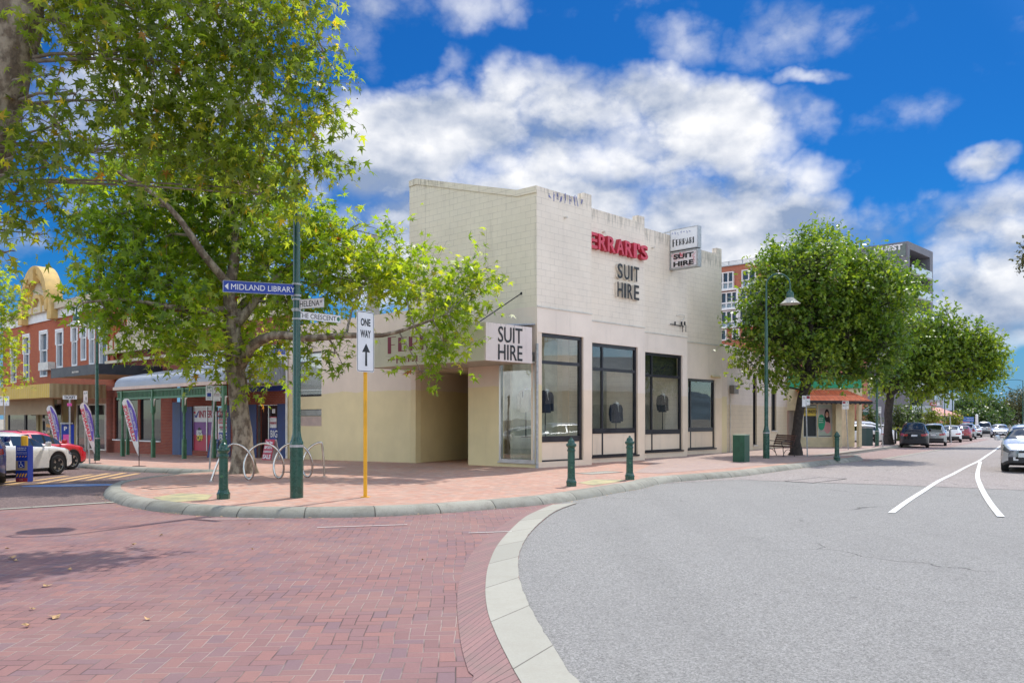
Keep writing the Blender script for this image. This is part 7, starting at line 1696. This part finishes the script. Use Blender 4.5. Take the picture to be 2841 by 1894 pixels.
def tree(name, label, base, trunk, limbs, blobs, nleaf, ls, tmpl, m_leaf, m_bark, seed, density=None, droop=.0, twig_r=.006, kleaf=7, yellow=0., tone_mu=.5, sub=5, seeds=0, shell=.45, group=None, tw_len=4.):
    rs = np.random.RandomState(seed); rn = random.Random(seed); o = root(name, label, 'tree', base, world=True, group=group)
    m = MB(); nodes = []
    def limb(pts, n=10):
        pts = [(Vector(p[:3]), p[3]) for p in pts]; ps = resample([p for p, _ in pts], .35); Ls = [0.]
        for a, b in zip(ps, ps[1:]): Ls.append(Ls[-1]+(b-a).length)
        key = [0.]; 
        for (a, _), (b, _) in zip(pts, pts[1:]): key.append(key[-1]+(b-a).length)
        rad = [float(np.interp(l/Ls[-1]*key[-1], key, [r for _, r in pts])) for l in Ls]
        ps = [p+Vector((rn.uniform(-1, 1), rn.uniform(-1, 1), rn.uniform(-.3, .3)))*r*.12 for p, r in zip(ps, rad)]
        m.tube(ps, rad, n); nodes.extend(zip(ps, rad)); return ps
    tp = limb(trunk, 16); nodes[:] = nodes[len(nodes)//2:] if len(nodes) > 6 else nodes
    for l in limbs: limb(l, 9)
    m.build('trunk', m_bark, o, smooth=True, autosm=80)
    tot = sum(b[3]**2.2*b[4] for b in blobs); P_, D_, Nn, S_, T_ = [], [], [], [], []; bm_ = MB()
    for (cx, cy, cz, r, wt) in blobs:
        c = np.array([cx, cy, cz]); nb = int(nleaf*r**2.2*wt/tot); ntw = max(3, nb//kleaf)
        cv = Vector(c); best = min(nodes, key=lambda q: (q[0]-cv).length+max(0, q[0].z-cv.z)*.8)
        st = best[0]; mid = st.lerp(cv, .5)+Vector((rn.uniform(-.2, .2), rn.uniform(-.2, .2), rn.uniform(-.05, .25)))*r; r0_ = min(best[1]*.6, .018+.028*r)
        path = resample([st, mid, cv], .4); bm_.tube(path, [r0_+(r0_*.35-r0_)*i/(len(path)-1) for i in range(len(path))], 6)
        bn = [mid, cv]
        tips = []
        for j in range(sub):
            v = Vector(rs.normal(size=3)); v.normalize(); v.z = v.z*.6+.1; tip = cv+v*r*.75; k_ = cv.lerp(tip, .5)+Vector((0, 0, .08*r)); bm_.tube([cv, k_, tip], [r0_*.4, r0_*.25, twig_r], 4, cap=False); tips.append(k_); tips.append(tip)
        u = rs.normal(size=(ntw, 3)); u /= np.linalg.norm(u, axis=1, keepdims=True); rad = r*(shell+(1-shell)*rs.rand(ntw)**.7)
        wob_ = 1+.22*np.sin(u[:, 0]*5+cx)+.18*np.sin(u[:, 2]*7+cz*3)
        og = c+u*(rad*wob_*.82)[:, None]*np.array([1, 1, .82]); tdir = u*.8+rs.normal(size=(ntw, 3))*.5+np.array([0, 0, .25-droop]); tdir /= np.linalg.norm(tdir, axis=1, keepdims=True)
        tl = ls*tw_len*rs.uniform(.5, 1.25, ntw); tonec = rs.normal(tone_mu, .16)
        for j in range(0, ntw, 2):
            a = Vector(og[j]); b_ = Vector(og[j]+tdir[j]*tl[j]+np.array([0, 0, -droop*.3*tl[j]])); near = min(tips+bn, key=lambda q: (q-a).length)
            if (near-a).length < r*1.1: bm_.tube([near, near.lerp(a, .6)+Vector((0, 0, .03)), a, b_], [twig_r*1.3, twig_r, twig_r*.8, twig_r*.4], 3, cap=False)
        for k in range(kleaf):
            f = (k+rs.rand(ntw))/kleaf; p = og+tdir*(tl*f)[:, None]+rs.normal(size=(ntw, 3))*ls*.28+np.array([0, 0, -1])*(droop*.35*tl*f*f)[:, None]
            ld = tdir*.5+rs.normal(size=(ntw, 3))*.75+np.array([0, 0, -.25-droop]); nn = rs.normal(size=(ntw, 3))*.55+np.array([0, 0, 1.])
            P_.append(p); D_.append(ld); Nn.append(nn); S_.append(ls*rs.uniform(.55, 1.2, ntw)); T_.append(np.where(rs.rand(ntw) < yellow, rs.uniform(.93, 1, ntw), np.clip(rs.normal(tonec, .17, ntw), 0, .9)))
    bm_.build('branches', m_bark if ls < .1 else M_twig if m_bark is M_bark else m_bark, o, smooth=True, autosm=80)
    P_, D_, Nn, S_, T_ = map(np.concatenate, (P_, D_, Nn, S_, T_))
    lf = leaves('crown', P_, D_, Nn, S_, T_, tmpl, m_leaf, o, base)
    if seeds:
        sm2 = MB(); idx = rs.choice(len(P_), seeds, replace=False)
        for i in idx:
            p = Vector(P_[i])-Vector((0, 0, rs.uniform(.05, .2))); s_ = rs.uniform(.012, .02)
            sm2.add([p+Vector(v)*s_ for v in ((1,0,0),(0,1,0),(-1,0,0),(0,-1,0),(0,0,1),(0,0,-1))], [(0,1,4),(1,2,4),(2,3,4),(3,0,4),(1,0,5),(2,1,5),(3,2,5),(0,3,5)])
        q = sm2.build('seed_balls', M_seed, o); q['kind'] = 'stuff'
    return o
def BL(Y, lst, k=1.):                    # blobs given by photo column/row, radius in photo px, depth offset
    out = []
    for t_ in lst:
        px, py, r = t_[:3]; dy = t_[3] if len(t_) > 3 else 0.; wt = t_[4] if len(t_) > 4 else 1.
        p = P(px, py, Y+dy); out.append((p.x, p.y, p.z, r/F*(Y+dy)*k, wt))
    return out
def PL(Y, lst): return [(*P(px, py, Y+dy), r) for px, py, dy, r in lst]
# street plane tree
b = G(676, 1312, PAV); Ya = b.y
trunk = [(b.x, b.y, b.z-.1, .46), (b.x, b.y, b.z+.15, .36), (b.x+.0, b.y, b.z+.6, .29)]+PL(Ya, [(672,1200,0,.26),(662,1100,0,.25),(655,1020,0,.25),(652,950,.05,.26)])
limbs = [PL(Ya, [(650,960,0,.24),(640,880,0,.20),(640,780,.2,.17),(655,680,.4,.12),(640,560,.3,.07),(660,470,.2,.035)]),
         PL(Ya, [(665,1020,0,.17),(700,960,-.3,.15),(760,930,-.6,.12),(860,938,-.9,.10),(960,930,-1.1,.08),(1060,930,-1.2,.06),(1150,905,-1.3,.04),(1240,870,-1.3,.02)]),
         PL(Ya, [(642,800,0,.13),(560,700,-.6,.10),(500,610,-.9,.08),(430,540,-1.2,.065),(330,480,-1.5,.04),(250,440,-1.6,.02)]),
         PL(Ya, [(645,860,0,.13),(560,860,-.8,.09),(460,850,-1.4,.07),(340,830,-1.8,.045),(230,840,-2,.02)]),
         PL(Ya, [(655,900,0,.14),(740,800,.3,.10),(830,720,.6,.07),(930,660,.8,.04),(1000,620,1,.02)]),
         PL(Ya, [(650,900,0,.12),(620,840,1.2,.09),(560,760,2.2,.06),(480,700,3,.03)]),
         PL(Ya, [(650,880,0,.12),(700,820,1.2,.09),(800,780,2.2,.06),(880,740,2.8,.03)])]
bla = BL(Ya, [(222,830,40,-1.2),(300,790,75,-1.3),(235,885,36,-1),(350,830,85,-1.5),(440,800,110,-.8),(330,905,58,-1.5),(430,920,75,-1.6),(520,890,95,-1),(470,980,52,-1.6),(560,970,66,-1.4),(545,1015,34,-1.2),(625,1030,36,-.6),
     (340,740,90,-.5),(430,680,100,-.3),(330,600,100,-.9),(440,560,110,.2),(540,640,110,.6),(560,760,110,1),(620,830,90,1.2),(265,650,65,-1),(265,520,70,-.8),(600,520,110,.4),(690,600,110,.8),(700,480,90,.3),(520,450,100,0),(400,450,90,-.3),
     (740,740,100,.8),(820,660,90,.6),(800,840,85,.2),(880,790,95,.3),(920,680,80,.6),(905,600,45,.6),(960,730,80,.8),(1000,800,85,.0),(1060,740,75,.8),(1075,650,28,.7),(1110,690,45,.6),(1120,780,80,.3),(1190,830,75,-.2),(1230,870,60,-.6),
     (1260,770,55,-.2),(1310,830,50,-.4),(1345,780,42,-.4),(1350,745,25,-.4),(1280,900,45,-.8),(1190,985,42,-1.3,1.3),(1168,1030,28,-1.4,1.2),(1230,960,50,-1.2),(1290,950,25,-1.2,.6),
     (700,940,70,.6),(760,1000,55,.3),(700,1040,38,-.2),(840,900,60,.3),(930,980,40,-.9,.9),(950,1010,18,-.9,1.),(650,720,100,1.6),(840,600,60,.3),(860,960,40,.0,.8),(590,930,70,.4)])
tree('plane_tree', 'bright green plane tree with mottled trunk rising behind the bike rack', tuple(b), trunk, limbs, bla, 18500, .225, LOBED, M_leafA, M_bark, 11, yellow=.008, tone_mu=.5, seeds=60, sub=4, shell=.35)
# big old plane at the left edge whose boughs hang over
Yb = 12.
bb = Vector((-9.2, 11.2, terr(-9.2, 11.2)))
trunk = [(-9.3, 11.2, -.2, .62), (-9.1, 11.3, 1.5, .5), (-8.6, 11.4, 3.6, .44)]+PL(11.6, [(-75,500,0,.42),(-35,330,0,.40),(15,180,0,.38),(40,60,0,.34),(60,-120,0,.28),(80,-380,0,.2)])
limbs = [[(*P(45,-60,11.7),.2)]+PL(13, [(200,-240,0,.13),(420,-220,.5,.08),(640,-160,1,.05),(820,0,1.2,.03),(900,150,1.2,.015)]),
         [(*P(35,10,11.7),.12)]+PL(13, [(140,-80,.6,.08),(300,20,.9,.05),(480,120,1,.03),(620,200,1,.015)]),
         [(*P(-10,300,11.7),.08)]+PL(12.5, [(60,270,.4,.05),(150,330,.6,.03),(220,420,.6,.015)]),
         [(*P(60,-100,11.7),.2)]+PL(13, [(180,-420,1,.12),(500,-520,2,.08),(800,-380,3,.03)]),
         [(*P(60,-100,11.7),.15)]+PL(12, [(-200,-300,-1,.1),(-500,-200,-2,.05)])]
blb = BL(Yb, [(150,60,90,-.5),(260,40,110,0),(380,30,120,0),(520,40,130,0),(660,50,130,.2),(790,60,110,.4),(860,130,70,.5),(300,150,110,-.4),(430,170,120,-.3),(560,180,120,.1),(700,180,120,.3),(820,230,95,.4),(870,300,60,.5),(885,230,45,.4),
     (210,260,80,-.6,.8),(330,280,100,-.3,.9),(460,300,110,0),(590,310,110,.2),(710,320,110,.3),(820,360,90,.4),(880,420,65,.5),(900,470,35,.5),(120,210,60,-.8,.7),(60,330,70,-.9),(150,350,70,-.9,.8),(60,430,75,-1),(140,460,70,-.9),(220,400,70,-.6,.8),(40,540,75,-1),(120,560,60,-1,.8),(60,620,45,-1,.8),
     (560,420,100,.2),(660,440,90,.3),(760,450,80,.4),(820,520,55,.4),(720,540,55,.3,.8),(330,400,80,0,.8),(440,410,90,0,.9),(640,520,50,.3,.8),(15,700,35,-1,1),(100,650,25,-1,.6),
     (-80,100,150,0),(-150,300,160,0),(100,-120,180,0),(350,-150,200,.3),(620,-130,190,.5),(820,-60,110,.6),(-120,-150,200,0),(300,-380,230,1),(600,-380,220,1.3),(-60,560,90,-.8),(0,-380,220,0)])
tree('old_plane_tree', 'large old plane tree at the upper left, yellow-green leaves hanging over the street', tuple(bb), trunk, limbs, blb, 18500, .148, LOBED, M_leafB, M_bark, 23, droop=.55, yellow=.03, tone_mu=.42, seeds=420, sub=5, shell=.2, twig_r=.004, kleaf=6, tw_len=4.5)
# tree at the far left edge
b = Vector((-18.8, 25.5, terr(-18.8, 25.5)+PAV)); Yc = 25.5
tree('plane_tree', 'light green tree cut by the left edge beside the old hall', tuple(b), [(b.x, b.y, b.z, .25), (b.x, b.y, 1.8, .2), (b.x+.1, b.y, 3.4, .16)], [PL(Yc, [(-240,1000,0,.14),(-120,900,0,.1),(-20,830,0,.04)])],
     BL(Yc, [(-60,820,90),(5,830,45),(-25,760,50),(10,900,42),(-40,950,70),(10,975,38),(40,1040,26,0,.8),(15,1060,30),(-60,1040,60),(-150,850,120),(35,880,22),(35,950,20)]), 4200, .15, LOBED, M_leafA, M_bark, 5, tone_mu=.72, sub=4, yellow=.02)
# right-hand street trees
b = G(2208, 1262, PAV); Y1 = b.y
trunk = [(b.x, b.y, b.z-.1, .36), (b.x, b.y, b.z+.15, .27), (b.x, b.y, b.z+.6, .21)]+PL(Y1, [(2212,1180,0,.19),(2222,1110,0,.19),(2240,1060,0,.2),(2262,1010,0,.17)])
rb = random.Random(8); bl1 = []
ctr = [(2150,850,100),(2180,780,130),(2260,740,120),(2340,760,130),(2420,800,130),(2462,850,84),(2125,935,95),(2200,900,140),(2300,900,150),(2400,920,140),(2448,950,86),(2140,1000,80),(2230,990,100),(2330,995,100),(2415,1000,88),(2065,900,52),(2040,945,32),(2500,812,40),(2540,792,22),(2520,800,55),(2165,745,60),(2200,700,60),(2270,680,55),(2330,690,60),(2390,732,60),(2455,792,55),(2240,650,22),(2090,1010,55),(2480,985,46),(2165,1040,42),(2440,1040,42),(2290,1025,55),(2360,1035,48),(2140,775,48),(2085,850,42),(2125,1060,26),(2165,1072,18)]
for (x, y, r) in ctr:
    for k in range(2 if r > 80 else 1): bl1.append((x+rb.uniform(-.2, .2)*r, y+rb.uniform(-.15, .15)*r, r*(.85 if r > 80 else 1.), rb.uniform(-2.2, 2.2)*(1-((x-2290)/300)**2) if r > 80 else rb.uniform(-.8, .8)))
limbs = [PL(Y1, [(2235,1060,0,.2),(2190,980,-.5,.12),(2140,900,-1,.07),(2110,840,-1.2,.03)]), PL(Y1, [(2245,1040,0,.2),(2300,960,.3,.14),(2360,880,.5,.08),(2430,820,.6,.03)]), PL(Y1, [(2240,1040,0,.16),(2250,940,-.6,.12),(2250,840,-.8,.07),(2270,740,-.6,.03)]), PL(Y1, [(2240,1050,0,.14),(2270,990,1.5,.09),(2290,900,2,.04)])]
tree('street_tree', 'dense rounded green street tree over the bench', tuple(b), trunk, limbs, BL(Y1, bl1), 40000, .185, SIMPLE, M_leafC, M_bark2, 31, tone_mu=.55, sub=3, shell=.5, kleaf=8, twig_r=.008)
b = G(2463, 1233, PAV); Y2 = b.y
trunk = [(b.x, b.y, b.z-.1, .46), (b.x, b.y, b.z+.3, .32), (b.x, b.y, b.z+.8, .27)]+PL(Y2, [(2464,1180,0,.25),(2466,1130,0,.25),(2470,1085,0,.24)])
limbs = [PL(Y2, [(2470,1090,0,.28),(2530,1030,0,.18),(2600,970,0,.1),(2640,900,0,.05)]), PL(Y2, [(2470,1090,0,.26),(2480,1010,0,.15),(2500,940,0,.07)]), PL(Y2, [(2525,1040,0,.2),(2610,1035,-1,.12),(2700,1020,-1,.05)]), PL(Y2, [(2470,1090,0,.2),(2400,1040,.5,.1),(2360,1020,.5,.05)])]
bl2 = [(2560,960,60),(2590,1000,75),(2620,960,60),(2640,910,40,0,.7),(2632,870,26,0,.6),(2590,900,50,0,.8),(2660,940,50,0,.7),(2680,990,65),(2720,970,55,0,.8),(2750,960,35,0,.7),(2770,990,30,0,.7),(2740,1020,50),(2700,1050,50),(2640,1035,65),(2560,1045,68),(2510,1010,62),(2500,1060,45),(2440,1065,40),(2600,1068,40),(2660,1062,32),(2530,895,42,0,.8),(2690,920,35,0,.7),(2712,935,25,0,.6),(2745,1045,25)]
tree('street_tree', 'spreading looser street tree beyond the dense one, above the parked cars', tuple(b), trunk, limbs, BL(Y2, bl2), 19000, .24, SIMPLE, M_leafC, M_bark2, 41, tone_mu=.7, sub=3, shell=.4, twig_r=.012)
# columnar and small trees of the middle distance
def smalltree(label, px, py, bl, n, ls, m_, seed, tr=.1, name='small_tree', Y=None, th=None, group=None):
    b = G(px, py, 0) if Y is None else Vector(((px-CX)/F*Y, Y, -.3)); Yk = b.y; z1 = min(P(*q_[:2], Yk).z for q_ in bl)
    tree(name, label, tuple(b), [(b.x, b.y, b.z, tr), (b.x, b.y, (b.z+z1)/2+.2, tr*.85), (b.x, b.y, z1+.3, tr*.6)], [], BL(Yk, bl), n, ls, SIMPLE, m_, M_bark2, seed, sub=2, kleaf=5, shell=.3, twig_r=.01, group=group)
for i, (px, top, lab) in enumerate(((2412, 1120, 'leftmost narrow columnar tree behind the litter bin'), (2492, 1112, 'narrow columnar tree right of the second street tree'), (2517, 1118, 'slim columnar tree above the black parked car'), (2547, 1120, 'dark columnar tree before the balcony block'))):
    smalltree(lab, px, 1222, [(px+rb.uniform(-2, 2), top+12+k*15, 9+3.2*min(k, 3)*(1.0), rb.uniform(-.3, .3)) for k in range(6)], 1500, .22, M_leafD, 60+i, name='columnar_tree', Y=74+i*6)
smalltree('small yellow-green tree over the grey SUV', 2585, 1210, [(2578,1152,10),(2590,1150,11),(2583,1165,11),(2596,1163,9),(2572,1172,8)], 900, .2, M_leafY, 71, Y=80)
smalltree('small orange-tinted tree over the white hatchback', 2643, 1205, [(2634,1165,12),(2648,1158,13),(2658,1166,10),(2640,1180,12),(2655,1182,11),(2628,1180,9)], 1200, .2, M_leafY, 72, Y=86)
for i, (px, py, r, Y, m_, lab) in enumerate(((2672, 1140, 40, 150, M_leafD, 'large green background tree left of the far group'), (2715, 1128, 44, 158, M_leafD, 'tallest green background tree, dome-shaped'), (2755, 1140, 38, 150, M_leafD, 'green background tree before the olive ones'), (2730, 1165, 26, 140, M_leafD, 'low dark background tree beside the white pole'), (2792, 1140, 40, 175, M_leafO, 'olive-coloured gum tree in the far background'), (2835, 1128, 46, 170, M_leafO, 'olive gum tree at the right edge of the background'), (2690, 1175, 22, 140, M_leafD, 'low dark background tree behind the blue road sign'), (2885, 1130, 50, 170, M_leafO, 'olive gum tree just beyond the right edge'))):
    bl = [(px+rb.uniform(-.7, .7)*r, py+rb.uniform(-.6, .55)*r, r*rb.uniform(.38, .6), rb.uniform(-3, 3)) for k in range(9)]+[(px, py+r*.7, r*.55), (px, py, r*.7)]
    smalltree(lab, px, 1195, bl, 3600, .48, m_, 80+i, tr=.35, name='background_tree', Y=Y)
# foliage edge entering at the right
smalltree('drooping gum foliage entering at the right edge', 3010, 1300, [(2866,712,24,0,2.5),(2868,748,18,0,2.5),(2930,700,70),(2990,720,100)], 5200, .12, M_leafO, 95, tr=.2, name='gum_tree', Y=26)
# hedge
a_, b_ = P(2414, 1222, 66), P(2491, 1222, 66); zg0 = terr(a_.x, 66); rs = np.random.RandomState(4); n = 9000
hd = root('hedge', 'clipped green hedge bordering the car park', 'hedge', (a_.x, 66, zg0), world=True)
P_ = np.stack([rs.uniform(a_.x, b_.x+1.5, n), 66+rs.uniform(-.5, .5, n), zg0+rs.uniform(.02, 1.12, n)+rs.normal(0, .04, n)], 1)
leaves('foliage', P_, rs.normal(size=(n, 3)), rs.normal(size=(n, 3))+np.array([0, -.5, .8]), rs.uniform(.06, .13, n), np.clip(rs.normal(.5, .25, n), 0, 1), SIMPLE, M_leafY, hd, (a_.x, 66, zg0))
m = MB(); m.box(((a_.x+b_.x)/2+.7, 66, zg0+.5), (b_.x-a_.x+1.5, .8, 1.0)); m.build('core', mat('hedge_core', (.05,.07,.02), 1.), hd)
